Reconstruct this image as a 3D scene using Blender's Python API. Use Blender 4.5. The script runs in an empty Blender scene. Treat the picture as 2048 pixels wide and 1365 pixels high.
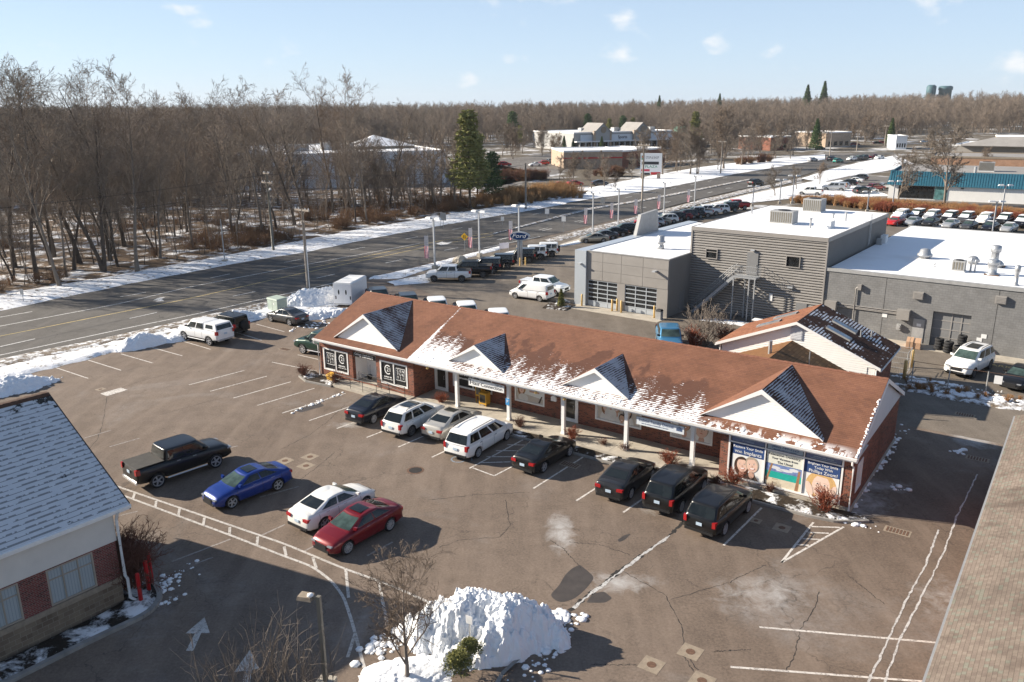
import bpy, math, random
import numpy as np
from mathutils import Vector, Matrix
R = math.radians
SC = bpy.context.scene
COL = SC.collection
random.seed(7)
RNG = np.random.default_rng(11)

# ------------------------------------------------------------------ camera
CAMH = 20.0
PITCH = 0.281
FPX, ROLL = 1622.0, -0.008           # focal length in pixels of a 2048 px wide frame
cam = bpy.data.cameras.new('camera')
cam.sensor_width = 36.0
cam.lens = FPX / 2048.0 * 36.0
cam.clip_start, cam.clip_end = 0.5, 30000
camo = bpy.data.objects.new('camera', cam)
COL.objects.link(camo)
camo.matrix_world = Matrix.Translation((0, 0, CAMH)) @ Matrix.Rotation(math.pi / 2 - PITCH, 4, 'X') @ Matrix.Rotation(ROLL, 4, 'Z')
SC.camera = camo

# ------------------------------------------------------------------ sky, sun, exposure
SUN_AZ, SUN_EL = R(-15.5), R(24.5)     # heading in which the shadows fall, and the sun's height
w = bpy.data.worlds.new('World'); SC.world = w; w.use_nodes = True
wn = w.node_tree; bg = wn.nodes['Background']
sky = wn.nodes.new('ShaderNodeTexSky'); sky.sky_type = 'NISHITA'; sky.sun_disc = False
sky.sun_elevation = SUN_EL
sky.sun_rotation = math.pi / 2 - (SUN_AZ + math.pi)      # sun stands opposite to the shadows
sky.altitude = 60; sky.air_density = 1.0; sky.dust_density = 0.2; sky.ozone_density = 4.0
bg.inputs['Strength'].default_value = 0.09
def wnode(t, **kw):
 n = wn.nodes.new('ShaderNode' + t)
 for k, v in kw.items(): setattr(n, k, v)
 return n
def wmix(f, a, b):
 n = wnode('MixRGB')
 for s, v in zip(n.inputs, (f, a, b)):
  if isinstance(v, bpy.types.NodeSocket): wn.links.new(v, s)
  else: s.default_value = v if not isinstance(v, tuple) else v + (1,)
 return n.outputs[0]
def wramp(v, a, b):
 n = wnode('MapRange', interpolation_type='SMOOTHSTEP'); wn.links.new(v, n.inputs[0]); n.inputs[1].default_value = a; n.inputs[2].default_value = b; return n.outputs[0]
wt = wnode('TexCoord'); ws = wnode('SeparateXYZ'); wn.links.new(wt.outputs['Generated'], ws.inputs[0])
haze_sky = wmix(wramp(ws.outputs[2], 0.0, 0.5), (3.05, 3.75, 4.75), (0.85, 1.25, 2.0))   # milky winter air, bluer overhead
col_sky = wmix(0.78, sky.outputs[0], haze_sky)
wm_ = wnode('Mapping'); wn.links.new(wt.outputs['Generated'], wm_.inputs[0]); wm_.inputs['Scale'].default_value = (9.5, 9.5, 17.0); wm_.inputs['Location'].default_value = (2.9, 1.3, 0.75)
wz_ = wnode('TexNoise'); wn.links.new(wm_.outputs[0], wz_.inputs[0]); wz_.inputs['Scale'].default_value = 1.35; wz_.inputs['Detail'].default_value = 7; wz_.inputs['Roughness'].default_value = 0.5
col_sky = wmix(wramp(wz_.outputs[0], 0.585, 0.76), col_sky, (4.9, 5.0, 5.1))
wn.links.new(col_sky, bg.inputs['Color'])
sl = bpy.data.lights.new('sun', 'SUN'); sl.energy = 5.0; sl.angle = R(0.55); sl.color = (1.0, 0.90, 0.76)
so = bpy.data.objects.new('sun', sl); COL.objects.link(so)
ldir = Vector((math.cos(SUN_AZ) * math.cos(SUN_EL), math.sin(SUN_AZ) * math.cos(SUN_EL), -math.sin(SUN_EL)))
so.rotation_euler = ldir.to_track_quat('-Z', 'Y').to_euler()
so.location = (-40, 30, 60)
SC.view_settings.view_transform = 'Standard'; SC.view_settings.look = 'None'
SC.view_settings.exposure = 1.16; SC.view_settings.gamma = 1.0; SC.view_settings.use_curve_mapping = False
SC.cycles.use_denoising = True
SC.cycles.max_bounces = 6; SC.cycles.diffuse_bounces = 3; SC.cycles.glossy_bounces = 3
SC.cycles.transparent_max_bounces = 8; SC.cycles.transmission_bounces = 4

# ------------------------------------------------------------------ survey: photograph pixel -> point in the place
def _ray(u, v):
 x = (u - 1024) / FPX; y = -(v - 682.5) / FPX
 c, s = math.cos(ROLL), math.sin(ROLL)
 a = x * c - y * s; b = x * s + y * c
 return (a, math.cos(PITCH) + b * math.sin(PITCH), -math.sin(PITCH) + b * math.cos(PITCH))
def gp(u, v, z=0.0):
 d = _ray(u, v); t = (z - CAMH) / d[2]
 return (d[0] * t, d[1] * t)
def hgt(base, top):
 B = gp(*base); r = _ray(*top)
 return CAMH + r[2] * math.hypot(*B) / math.hypot(r[0], r[1])
def gline(pts, z=0.0): return [gp(u, v, z) for u, v in pts]
def zz(ox, oy, s): return lambda pts: [(ox + a * s, oy + b * s) for a, b in pts]

# ------------------------------------------------------------------ object helpers
def tag(o, label=None, cat=None, group=None, kind=None):
 if label: o['label'] = label
 if cat: o['category'] = cat
 if group: o['group'] = group
 if kind: o['kind'] = kind
 return o
def empty(name, loc=(0, 0, 0), rz=0.0, label=None, cat=None, group=None, parent=None):
 o = bpy.data.objects.new(name, None); COL.objects.link(o)
 o.location = loc; o.rotation_euler = (0, 0, rz); o.empty_display_size = 0.3
 if parent: o.parent = parent
 return tag(o, label, cat, group)
def link_mesh(name, me, parent=None, loc=(0, 0, 0), rz=0.0):
 o = bpy.data.objects.new(name, me); COL.objects.link(o)
 o.location = loc; o.rotation_euler = (0, 0, rz)
 if parent: o.parent = parent
 return o
def copy_tree(o, parent=None):
 c = o.copy(); COL.objects.link(c)
 if parent: c.parent = parent
 for ch in KIDS(o): copy_tree(ch, c)
 return c
def KIDS(o): return list(o.children)

class MB:
 """collects faces and links them as ONE mesh object"""
 def __init__(s): s.v = []; s.f = []; s.m = []
 def face(s, pts, m=0):
  i = len(s.v); s.v.extend([tuple(p) for p in pts]); s.f.append(tuple(range(i, i + len(pts)))); s.m.append(m); return s
 def hexa(s, p, m=0):
  i = len(s.v); s.v.extend([tuple(q) for q in p])
  for q in ((0, 3, 2, 1), (4, 5, 6, 7), (0, 1, 5, 4), (1, 2, 6, 5), (2, 3, 7, 6), (3, 0, 4, 7)):
   s.f.append(tuple(i + k for k in q)); s.m.append(m)
  return s
 def box(s, x0, y0, z0, x1, y1, z1, m=0):
  return s.hexa([(x0, y0, z0), (x1, y0, z0), (x1, y1, z0), (x0, y1, z0), (x0, y0, z1), (x1, y0, z1), (x1, y1, z1), (x0, y1, z1)], m)
 def cbox(s, c, d, rz=0, m=0):
  cx, cy, cz = c; a, b, h = d[0] / 2, d[1] / 2, d[2] / 2; co, si = math.cos(rz), math.sin(rz)
  P = []
  for z in (-h, h):
   for x, y in ((-a, -b), (a, -b), (a, b), (-a, b)): P.append((cx + x * co - y * si, cy + x * si + y * co, cz + z))
  return s.hexa(P, m)
 def prism(s, poly, z0, z1, m=0, mside=None):
  n = len(poly); i = len(s.v); ms = m if mside is None else mside
  s.v.extend([(x, y, z0) for x, y in poly]); s.v.extend([(x, y, z1) for x, y in poly])
  s.f.append(tuple(i + n + k for k in range(n))); s.m.append(m)
  s.f.append(tuple(i + k for k in reversed(range(n)))); s.m.append(ms)
  for k in range(n):
   l = (k + 1) % n; s.f.append((i + k, i + l, i + n + l, i + n + k)); s.m.append(ms)
  return s
 def ext(s, poly, d, m=0, mside=None):
  """planar polygon of 3-D points extruded by vector d"""
  n = len(poly); i = len(s.v); ms = m if mside is None else mside
  s.v.extend([tuple(p) for p in poly]); s.v.extend([(p[0] + d[0], p[1] + d[1], p[2] + d[2]) for p in poly])
  s.f.append(tuple(i + n + k for k in range(n))); s.m.append(m)
  s.f.append(tuple(i + k for k in reversed(range(n)))); s.m.append(m)
  for k in range(n):
   l = (k + 1) % n; s.f.append((i + k, i + l, i + n + l, i + n + k)); s.m.append(ms)
  return s
 def tube(s, path, rad, n=8, m=0, cap=True):
  path = [Vector(p) for p in path]; k = len(path)
  rad = [rad] * k if not hasattr(rad, '__len__') else rad
  i0 = len(s.v)
  for j, p in enumerate(path):
   d = (path[min(j + 1, k - 1)] - path[max(j - 1, 0)])
   d = d.normalized() if d.length > 1e-9 else Vector((0, 0, 1))
   a = d.cross(Vector((0, 0, 1)))
   a = a.normalized() if a.length > 1e-3 else Vector((1, 0, 0))
   b = d.cross(a)
   for q in range(n):
    t = 2 * math.pi * q / n
    s.v.append(tuple(p + (a * math.cos(t) + b * math.sin(t)) * rad[j]))
  for j in range(k - 1):
   for q in range(n):
    r_ = (q + 1) % n
    s.f.append((i0 + j * n + q, i0 + j * n + r_, i0 + (j + 1) * n + r_, i0 + (j + 1) * n + q)); s.m.append(m)
  if cap:
   s.f.append(tuple(i0 + q for q in range(n))); s.m.append(m)
   s.f.append(tuple(i0 + (k - 1) * n + q for q in reversed(range(n)))); s.m.append(m)
  return s
 def lathe(s, prof, c=(0, 0, 0), n=16, axis='z', m=0, mats=None):
  """profile of (radius, height) pairs turned about an axis through c"""
  i0 = len(s.v); k = len(prof)
  for r_, h in prof:
   for q in range(n):
    t = 2 * math.pi * q / n; a, b = r_ * math.cos(t), r_ * math.sin(t)
    p = (a, b, h) if axis == 'z' else ((a, h, b) if axis == 'y' else (h, a, b))
    s.v.append((c[0] + p[0], c[1] + p[1], c[2] + p[2]))
  for j in range(k - 1):
   for q in range(n):
    r_ = (q + 1) % n
    s.f.append((i0 + j * n + q, i0 + j * n + r_, i0 + (j + 1) * n + r_, i0 + (j + 1) * n + q)); s.m.append(mats[j] if mats else m)
  s.f.append(tuple(i0 + (k - 1) * n + q for q in range(n))); s.m.append(mats[-1] if mats else m)
  s.f.append(tuple(i0 + q for q in reversed(range(n)))); s.m.append(mats[0] if mats else m)
  return s
 def mesh(s, name, mats, smooth=False, uv=True, bevel=0):
  me = bpy.data.meshes.new(name)
  me.from_pydata(s.v, [], s.f)
  for mt in (mats if isinstance(mats, (list, tuple)) else [mats]): me.materials.append(mt)
  if any(s.m): me.polygons.foreach_set('material_index', s.m)
  if smooth: me.polygons.foreach_set('use_smooth', [True] * len(s.f))
  me.update()
  if uv: auto_uv(me)
  return me
 def build(s, name, mats, parent=None, smooth=False, loc=(0, 0, 0), rz=0.0, uv=True):
  return link_mesh(name, s.mesh(name, mats, smooth, uv), parent, loc, rz)

def auto_uv(me):
 """UV in metres on each face: u along the level line of the face, v up its slope"""
 uvl = me.uv_layers.new(name='UVMap'); nl = len(me.loops)
 if nl == 0: return
 vi = np.empty(nl, int); me.loops.foreach_get('vertex_index', vi)
 co = np.empty(len(me.vertices) * 3); me.vertices.foreach_get('co', co); co = co.reshape(-1, 3)
 npoly = len(me.polygons)
 nrm = np.empty(npoly * 3); me.polygons.foreach_get('normal', nrm); nrm = nrm.reshape(-1, 3)
 tot = np.empty(npoly, int); me.polygons.foreach_get('loop_total', tot)
 N = np.repeat(nrm, tot, axis=0)
 T = np.cross(np.array([0, 0, 1.0]), N); ln = np.linalg.norm(T, axis=1)
 flat = ln < 1e-4
 T[flat] = (1, 0, 0); ln[flat] = 1; T /= ln[:, None]
 S = np.cross(N, T); P = co[vi]
 uv = np.stack([(P * T).sum(1), (P * S).sum(1)], 1)
 uvl.data.foreach_set('uv', uv.ravel())

# ------------------------------------------------------------------ material helpers
class NT:
 def __init__(s, name):
  s.mat = bpy.data.materials.new(name); s.mat.use_nodes = True
  s.nt = s.mat.node_tree; s.b = s.nt.nodes['Principled BSDF']; s._tc = None
 def n(s, t, **kw):
  nd = s.nt.nodes.new('ShaderNode' + t)
  for k, v in kw.items(): setattr(nd, k, v)
  return nd
 def l(s, a, b): s.nt.links.new(a, b)
 def put(s, sock, v):
  if hasattr(v, 'is_output') or isinstance(v, bpy.types.NodeSocket): s.l(v, sock)
  elif isinstance(v, (tuple, list)): sock.default_value = tuple(v) + ((1,) if len(v) == 3 and sock.type == 'RGBA' else ())
  else: sock.default_value = v
 def tc(s, which='Object'):
  if s._tc is None: s._tc = s.n('TexCoord')
  return s._tc.outputs[which]
 def mapping(s, vec, scale=(1, 1, 1), loc=(0, 0, 0), rot=(0, 0, 0)):
  m = s.n('Mapping'); s.l(vec, m.inputs['Vector']); m.inputs['Scale'].default_value = scale
  m.inputs['Location'].default_value = loc; m.inputs['Rotation'].default_value = rot
  return m.outputs[0]
 def noise(s, vec, scale, detail=4, rough=0.6, dist=0.0, out='Fac'):
  nd = s.n('TexNoise'); s.l(vec, nd.inputs['Vector']); nd.inputs['Scale'].default_value = scale
  nd.inputs['Detail'].default_value = detail; nd.inputs['Roughness'].default_value = rough; nd.inputs['Distortion'].default_value = dist
  return nd.outputs[out]
 def math(s, op, a, b=0.0, c=None, clamp=False):
  nd = s.n('Math', operation=op, use_clamp=clamp); s.put(nd.inputs[0], a); s.put(nd.inputs[1], b)
  if c is not None: s.put(nd.inputs[2], c)
  return nd.outputs[0]
 def ramp(s, v, lo, hi, a=0.0, b=1.0):
  nd = s.n('MapRange'); nd.clamp = True; s.put(nd.inputs['Value'], v)
  nd.inputs['From Min'].default_value = lo; nd.inputs['From Max'].default_value = hi
  nd.inputs['To Min'].default_value = a; nd.inputs['To Max'].default_value = b
  return nd.outputs[0]
 def mix(s, fac, a, b, blend='MIX'):
  nd = s.n('MixRGB', blend_type=blend); s.put(nd.inputs[0], fac); s.put(nd.inputs[1], a); s.put(nd.inputs[2], b); return nd.outputs[0]
 def xyz(s, vec):
  nd = s.n('SeparateXYZ'); s.l(vec, nd.inputs[0]); return nd.outputs
 def comb(s, x, y, z=0.0):
  nd = s.n('CombineXYZ'); s.put(nd.inputs[0], x); s.put(nd.inputs[1], y); s.put(nd.inputs[2], z); return nd.outputs[0]
 def bump(s, h, strength=0.3, dist=0.02):
  nd = s.n('Bump'); nd.inputs['Strength'].default_value = strength; nd.inputs['Distance'].default_value = dist
  s.l(h, nd.inputs['Height']); s.l(nd.outputs[0], s.b.inputs['Normal']); return nd
 def done(s, color, rough=0.8, spec=0.3, metal=0.0, **kw):
  s.put(s.b.inputs['Base Color'], color); s.put(s.b.inputs['Roughness'], rough)
  s.b.inputs['Specular IOR Level'].default_value = spec; s.put(s.b.inputs['Metallic'], metal)
  for k, v in kw.items(): s.put(s.b.inputs[k], v)
  return s.mat

def plain(name, col, rough=0.7, var=0.12, scale=3.0, spec=0.3, metal=0.0, bump=0.0, bscale=20, **kw):
 """plain colour with a slow, slight unevenness"""
 t = NT(name); o = t.tc('Object')
 f = t.ramp(t.noise(o, scale, 5, 0.65), 0.25, 0.75)
 c = t.mix(f, tuple(x * (1 - var) for x in col), tuple(min(1, x * (1 + var)) for x in col))
 if bump: t.bump(t.noise(o, bscale, 3), bump, 0.02)
 return t.done(c, rough, spec, metal, **kw)
# ------------------------------------------------------------------ materials
MT = {}
def asphalt(name, c1, c2, salt=0.35, cracks=1.0, crackscale=0.16, patches=True):
 t = NT(name); o = t.tc('Object')
 big = t.ramp(t.noise(o, 0.045, 5, 0.6, 0.4), 0.32, 0.68)
 col = t.mix(big, c1, c2)
 fine = t.ramp(t.noise(o, 9.0, 4, 0.75), 0.25, 0.75, 0.62, 1.38)
 col = t.mix(1.0, col, t.comb(fine, fine, fine), 'MULTIPLY')
 mid = t.ramp(t.noise(o, 0.9, 5, 0.7), 0.25, 0.75, 0.80, 1.20)
 col = t.mix(1.0, col, t.comb(mid, mid, mid), 'MULTIPLY')
 # tyre-worn streaks along the driving direction
 st = t.noise(t.mapping(o, (0.9, 0.12, 1), rot=(0, 0, R(-38))), 1.0, 3, 0.6)
 col = t.mix(t.ramp(st, 0.45, 0.8, 0, 0.5), col, tuple(min(1, x * 1.45) for x in c2))
 # dried road salt
 sa = t.math('MULTIPLY', t.ramp(t.noise(o, 0.11, 5, 0.62, 0.8), 0.56, 0.74), t.ramp(t.noise(o, 2.2, 5, 0.8), 0.3, 0.75))
 col = t.mix(t.math('MULTIPLY', sa, salt), col, (0.43, 0.42, 0.41))
 # specks
 sp = t.ramp(t.noise(o, 14.0, 2, 0.9), 0.76, 0.80, 0, 0.45)
 col = t.mix(sp, col, (0.42, 0.40, 0.38))
 if cracks:
  wv = t.n('TexNoise'); t.l(o, wv.inputs['Vector']); wv.inputs['Scale'].default_value = 0.7; wv.inputs['Detail'].default_value = 6
  dv = t.n('VectorMath', operation='MULTIPLY_ADD'); t.l(wv.outputs['Color'], dv.inputs[0]); dv.inputs[1].default_value = (2.6, 2.6, 0); t.l(o, dv.inputs[2])
  lines = None
  for sc_, wd, lo in ((crackscale, 0.0042, 0.45), (crackscale * 3.1, 0.012, 0.57)):
   vo = t.n('TexVoronoi', feature='DISTANCE_TO_EDGE'); t.l(dv.outputs[0], vo.inputs['Vector']); vo.inputs['Scale'].default_value = sc_
   k = t.ramp(vo.outputs['Distance'], wd * .4, wd, 1, 0)
   k = t.math('MULTIPLY', k, t.ramp(t.noise(o, 0.13 if lo < .5 else 0.08, 2), lo, lo + .06))
   lines = k if lines is None else t.math('MAXIMUM', lines, k)
  col = t.mix(t.math('MULTIPLY', lines, 0.75 * cracks), col, (0.022, 0.020, 0.019))
 t.bump(t.noise(o, 40, 2, 0.8), 0.25, 0.01)
 return t.done(col, t.ramp(t.noise(o, 0.3, 3), 0.3, 0.7, 0.72, 0.92), 0.25)
MT['lot'] = asphalt('lot_asphalt', (0.122, 0.090, 0.068), (0.180, 0.140, 0.110), 0.45, 0.5)
MT['dealer_lot'] = asphalt('dealer_lot_asphalt', (0.128, 0.106, 0.085), (0.165, 0.140, 0.114), 0.18, 0.35)
MT['road'] = asphalt('road_asphalt', (0.078, 0.072, 0.066), (0.112, 0.104, 0.095), 0.12, 0.6, 0.09)
MT['drive'] = asphalt('drive_asphalt', (0.095, 0.078, 0.068), (0.130, 0.108, 0.095), 0.35, 0.8)
MT['far_lot'] = asphalt('far_lot_asphalt', (0.11, 0.10, 0.09), (0.17, 0.155, 0.14), 0.9, 0)

def snowy(name, thr, soft, under1, under2, scale=0.6, lump=1.0):
 """snow lying over something else, broken up by a noise"""
 t = NT(name); o = t.tc('Object')
 n1 = t.noise(o, scale, 7, 0.68, 0.3)
 f = t.ramp(n1, thr - soft, thr + soft)
 un = t.mix(t.ramp(t.noise(o, 2.5, 6, 0.8), 0.3, 0.7), under1, under2)
 un = t.mix(1.0, un, t.mix(t.ramp(t.noise(o, 16, 3, 0.9), 0.3, 0.7), (0.5, 0.5, 0.5), (1.35, 1.35, 1.35)), 'MULTIPLY')
 sn = t.mix(t.ramp(t.noise(o, 0.5, 4), 0.3, 0.7), (0.80, 0.81, 0.83), (0.88, 0.88, 0.88))
 sn = t.mix(t.ramp(t.noise(o, 5.0, 5, 0.8), 0.62, 0.78, 0, 0.4), sn, (0.36, 0.33, 0.30))
 t.bump(t.math('ADD', t.math('MULTIPLY', t.noise(o, 3.0, 6, 0.7), 1.0), t.math('MULTIPLY', f, 0.5)), 0.9 * lump, 0.12)
 return t.done(t.mix(f, un, sn), t.ramp(f, 0, 1, 0.9, 0.55), 0.25)
MT['verge_snow'] = snowy('verge_snow', 0.40, 0.05, (0.12, 0.09, 0.06), (0.20, 0.16, 0.11), 1.4)
MT['verge_thin'] = snowy('verge_thin_snow', 0.52, 0.07, (0.13, 0.10, 0.07), (0.24, 0.19, 0.14), 1.6)
MT['wood_floor'] = snowy('woodland_floor', 0.56, 0.06, (0.085, 0.057, 0.036), (0.17, 0.11, 0.066), 0.32)
MT['far_ground'] = snowy('far_ground', 0.60, 0.08, (0.10, 0.08, 0.058), (0.15, 0.125, 0.09), 0.055, 0.2)
MT['bed'] = snowy('mulch_bed', 0.56, 0.04, (0.028, 0.020, 0.014), (0.060, 0.044, 0.03), 0.9)
MT['lawn_snow'] = snowy('lawn_snow', 0.36, 0.06, (0.16, 0.12, 0.06), (0.24, 0.19, 0.10), 0.16, 0.4)
def snow_mat(name, dirt=0.25):
 t = NT(name); o = t.tc('Object')
 c = t.mix(t.ramp(t.noise(o, 2.5, 7, 0.75), 0.55, 0.85, 0, dirt * 2), (0.86, 0.87, 0.88), (0.42, 0.40, 0.38))
 t.bump(t.noise(o, 9.0, 6, 0.75), 0.9, 0.05)
 return t.done(c, 0.6, 0.25)
MT['snow'] = snow_mat('snow_clean', 0.2)
MT['snow_dirty'] = snow_mat('snow_dirty', 0.3)
def roofsnow(name, dirt):
 t = NT(name); o = t.tc('Object')
 c = t.mix(t.ramp(t.noise(o, 0.16, 5, 0.6), 0.55, 0.8, 0, dirt), (0.84, 0.84, 0.85), (0.50, 0.47, 0.43))
 c = t.mix(t.ramp(t.noise(o, 1.2, 6, 0.7), 0.55, 0.85, 0, 0.25), c, (0.62, 0.60, 0.57))
 t.bump(t.noise(o, 1.2, 5), 0.25, 0.05)
 return t.done(c, 0.7, 0.2)
MT['roof_snow'] = roofsnow('flat_roof_snow', 0.5)
MT['roof_snow_clean'] = roofsnow('flat_roof_snow_clean', 0.12)
MT['concrete'] = plain('concrete', (0.40, 0.36, 0.30), 0.85, 0.22, 1.3, bump=0.15)
MT['kerb'] = plain('kerb_concrete', (0.26, 0.245, 0.225), 0.85, 0.3, 2.0)
MT['paint_w'] = None
def worn(name, col, under):
 t = NT(name); o = t.tc('Object')
 f = t.ramp(t.noise(o, 6.0, 6, 0.85), 0.40, 0.50)
 f = t.math('MULTIPLY', f, t.ramp(t.noise(o, 0.6, 4, 0.7), 0.25, 0.5, 0.55, 1.0))
 return t.done(t.mix(f, under, col), 0.75, 0.3)
MT['paint_w'] = worn('line_paint_white', (0.62, 0.58, 0.53), (0.17, 0.145, 0.13))
MT['paint_old'] = worn('line_paint_faded', (0.30, 0.27, 0.245), (0.14, 0.115, 0.10))
MT['paint_road'] = worn('road_paint_white', (0.72, 0.71, 0.69), (0.16, 0.155, 0.15))
MT['paint_y'] = worn('road_paint_yellow', (0.66, 0.50, 0.20), (0.16, 0.15, 0.13))
MT['paint_ladder'] = worn('ladder_paint', (0.52, 0.49, 0.45), (0.20, 0.175, 0.155))
MT['paint_blue'] = worn('blue_paint', (0.22, 0.27, 0.33), (0.16, 0.14, 0.13))
MT['tan_conc'] = plain('tan_concrete_pad', (0.27, 0.22, 0.165), 0.85, 0.25, 4.0)
MT['rust'] = plain('rusty_iron', (0.13, 0.075, 0.05), 0.85, 0.4, 9.0)
MT['crack'] = plain('crack_filler', (0.028, 0.026, 0.025), 0.9, 0.3, 3.0)
MT['wet'] = plain('damp_asphalt', (0.06, 0.05, 0.043), 0.55, 0.3, 2.0, 0.5)
MT['salt'] = worn('salt_crust', (0.52, 0.51, 0.49), (0.20, 0.18, 0.165))

def uv_brick(name, c1, c2, c3, mortar, bw=0.21, bh=0.068, ms=0.012, rough=0.9, bump=0.5, stain=0.25):
 t = NT(name); uv = t.tc('UV')
 br = t.n('TexBrick'); t.l(uv, br.inputs['Vector'])
 br.inputs['Scale'].default_value = 1.0; br.inputs['Brick Width'].default_value = bw; br.inputs['Row Height'].default_value = bh
 br.inputs['Mortar Size'].default_value = ms; br.inputs['Color1'].default_value = c1 + (1,); br.inputs['Color2'].default_value = c2 + (1,)
 br.inputs['Mortar'].default_value = mortar + (1,); br.inputs['Mortar Smooth'].default_value = 0.2; br.inputs['Bias'].default_value = -0.1
 # a third, darker brick thrown in
 cell = t.n('TexWhiteNoise', noise_dimensions='2D')
 x, y, _ = t.xyz(uv)
 row = t.math('FLOOR', t.math('DIVIDE', y, bh))
 colm = t.math('FLOOR', t.math('ADD', t.math('DIVIDE', x, bw), t.math('MULTIPLY', row, 0.5)))
 t.l(t.comb(colm, row), cell.inputs['Vector'])
 c = t.mix(t.math('MULTIPLY', t.math('GREATER_THAN', cell.outputs['Value'], 0.80), t.math('SUBTRACT', 1.0, br.outputs['Fac'])), br.outputs['Color'], c3)
 f = t.ramp(t.noise(t.tc('Object'), 0.7, 5, 0.7), 0.25, 0.75, 1 - stain, 1 + stain)
 c = t.mix(1.0, c, t.comb(f, f, f), 'MULTIPLY')
 t.bump(t.math('SUBTRACT', 1.0, br.outputs['Fac']), bump, 0.01)
 return t.done(c, rough, 0.2)
MT['brick'] = uv_brick('red_brick', (0.27, 0.083, 0.048), (0.20, 0.06, 0.036), (0.085, 0.035, 0.028), (0.20, 0.15, 0.12), 0.21, 0.07, 0.010)
MT['brick_bank'] = uv_brick('bank_brick', (0.21, 0.055, 0.045), (0.16, 0.045, 0.04), (0.10, 0.035, 0.03), (0.21, 0.15, 0.13), 0.20, 0.075, 0.012)
MT['cmu'] = uv_brick('split_face_block', (0.20, 0.155, 0.11), (0.165, 0.125, 0.09), (0.14, 0.105, 0.075), (0.25, 0.21, 0.16), 0.40, 0.205, 0.012, bump=0.8)
MT['grey_block'] = uv_brick('grey_painted_block', (0.205, 0.203, 0.200), (0.195, 0.193, 0.19), (0.185, 0.183, 0.18), (0.155, 0.154, 0.152), 0.40, 0.20, 0.012, bump=0.5, stain=0.2)
MT['orange_brick'] = uv_brick('orange_brick', (0.42, 0.20, 0.11), (0.36, 0.17, 0.09), (0.3, 0.13, 0.08), (0.4, 0.3, 0.22))
MT['tan_brick'] = uv_brick('tan_brick', (0.42, 0.31, 0.22), (0.36, 0.27, 0.19), (0.3, 0.22, 0.16), (0.4, 0.33, 0.27))

def shingles(name, c1, c2, c3, course=0.145, tab=0.30, snow=None, patch=None, thin=1.0):
 """asphalt shingles from the UV in metres; snow = function(t, u, v, course_saw, x, y) -> mask socket"""
 t = NT(name); uv = t.tc('UV'); x, y, z = t.xyz(uv)
 fr = t.math('DIVIDE', y, course); row = t.math('FLOOR', fr); saw = t.math('FRACT', fr)
 cx = t.math('ADD', t.math('DIVIDE', x, tab), t.math('MULTIPLY', row, 0.37))
 cell = t.n('TexWhiteNoise', noise_dimensions='2D'); t.l(t.comb(t.math('FLOOR', cx), row), cell.inputs['Vector'])
 c = t.mix(cell.outputs['Value'], c1, c2)
 c = t.mix(t.math('MULTIPLY', t.math('GREATER_THAN', cell.outputs['Value'], 0.86), 0.6), c, c3)
 f = t.ramp(t.noise(t.tc('Object'), 0.45, 6, 0.7), 0.28, 0.72, 0.66, 1.22)
 c = t.mix(1.0, c, t.comb(f, f, f), 'MULTIPLY')
 fg = t.ramp(t.noise(uv, 28, 2, 0.9), 0.2, 0.8, 0.8, 1.2)
 c = t.mix(1.0, c, t.comb(fg, fg, fg), 'MULTIPLY')
 butt = t.math('LESS_THAN', saw, 0.16)                      # the shadow gap under each butt edge
 slot = t.math('LESS_THAN', t.math('FRACT', cx), 0.05)
 c = t.mix(t.math('MAXIMUM', t.math('MULTIPLY', butt, 0.5), t.math('MULTIPLY', slot, 0.35)), c, tuple(q * 0.30 for q in c1))
 ox, oy, oz = t.xyz(t.tc('Object'))
 if patch: c = patch(t, c, ox, oy)
 rough = 0.9
 if snow:
  m = snow(t, x, y, saw, ox, oy)
  sn = t.mix(t.ramp(t.noise(uv, 3, 4), 0.3, 0.7), (0.80 * thin, 0.81 * thin, 0.83 * thin), (0.88 * thin, 0.88 * thin, 0.89 * thin))
  c = t.mix(m, c, sn); h = t.math('ADD', t.math('MULTIPLY', t.math('SUBTRACT', 1.0, saw), 0.4), t.math('MULTIPLY', m, 1.2))
 else: h = t.math('SUBTRACT', 1.0, saw)
 t.bump(h, 0.6, 0.02)
 return t.done(c, rough, 0.2)
def band(t, v, a, b, c, d):
 """1 between b and c, falling to 0 at a and d"""
 return t.math('MULTIPLY', t.ramp(v, a, b), t.ramp(v, c, d, 1, 0))
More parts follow.
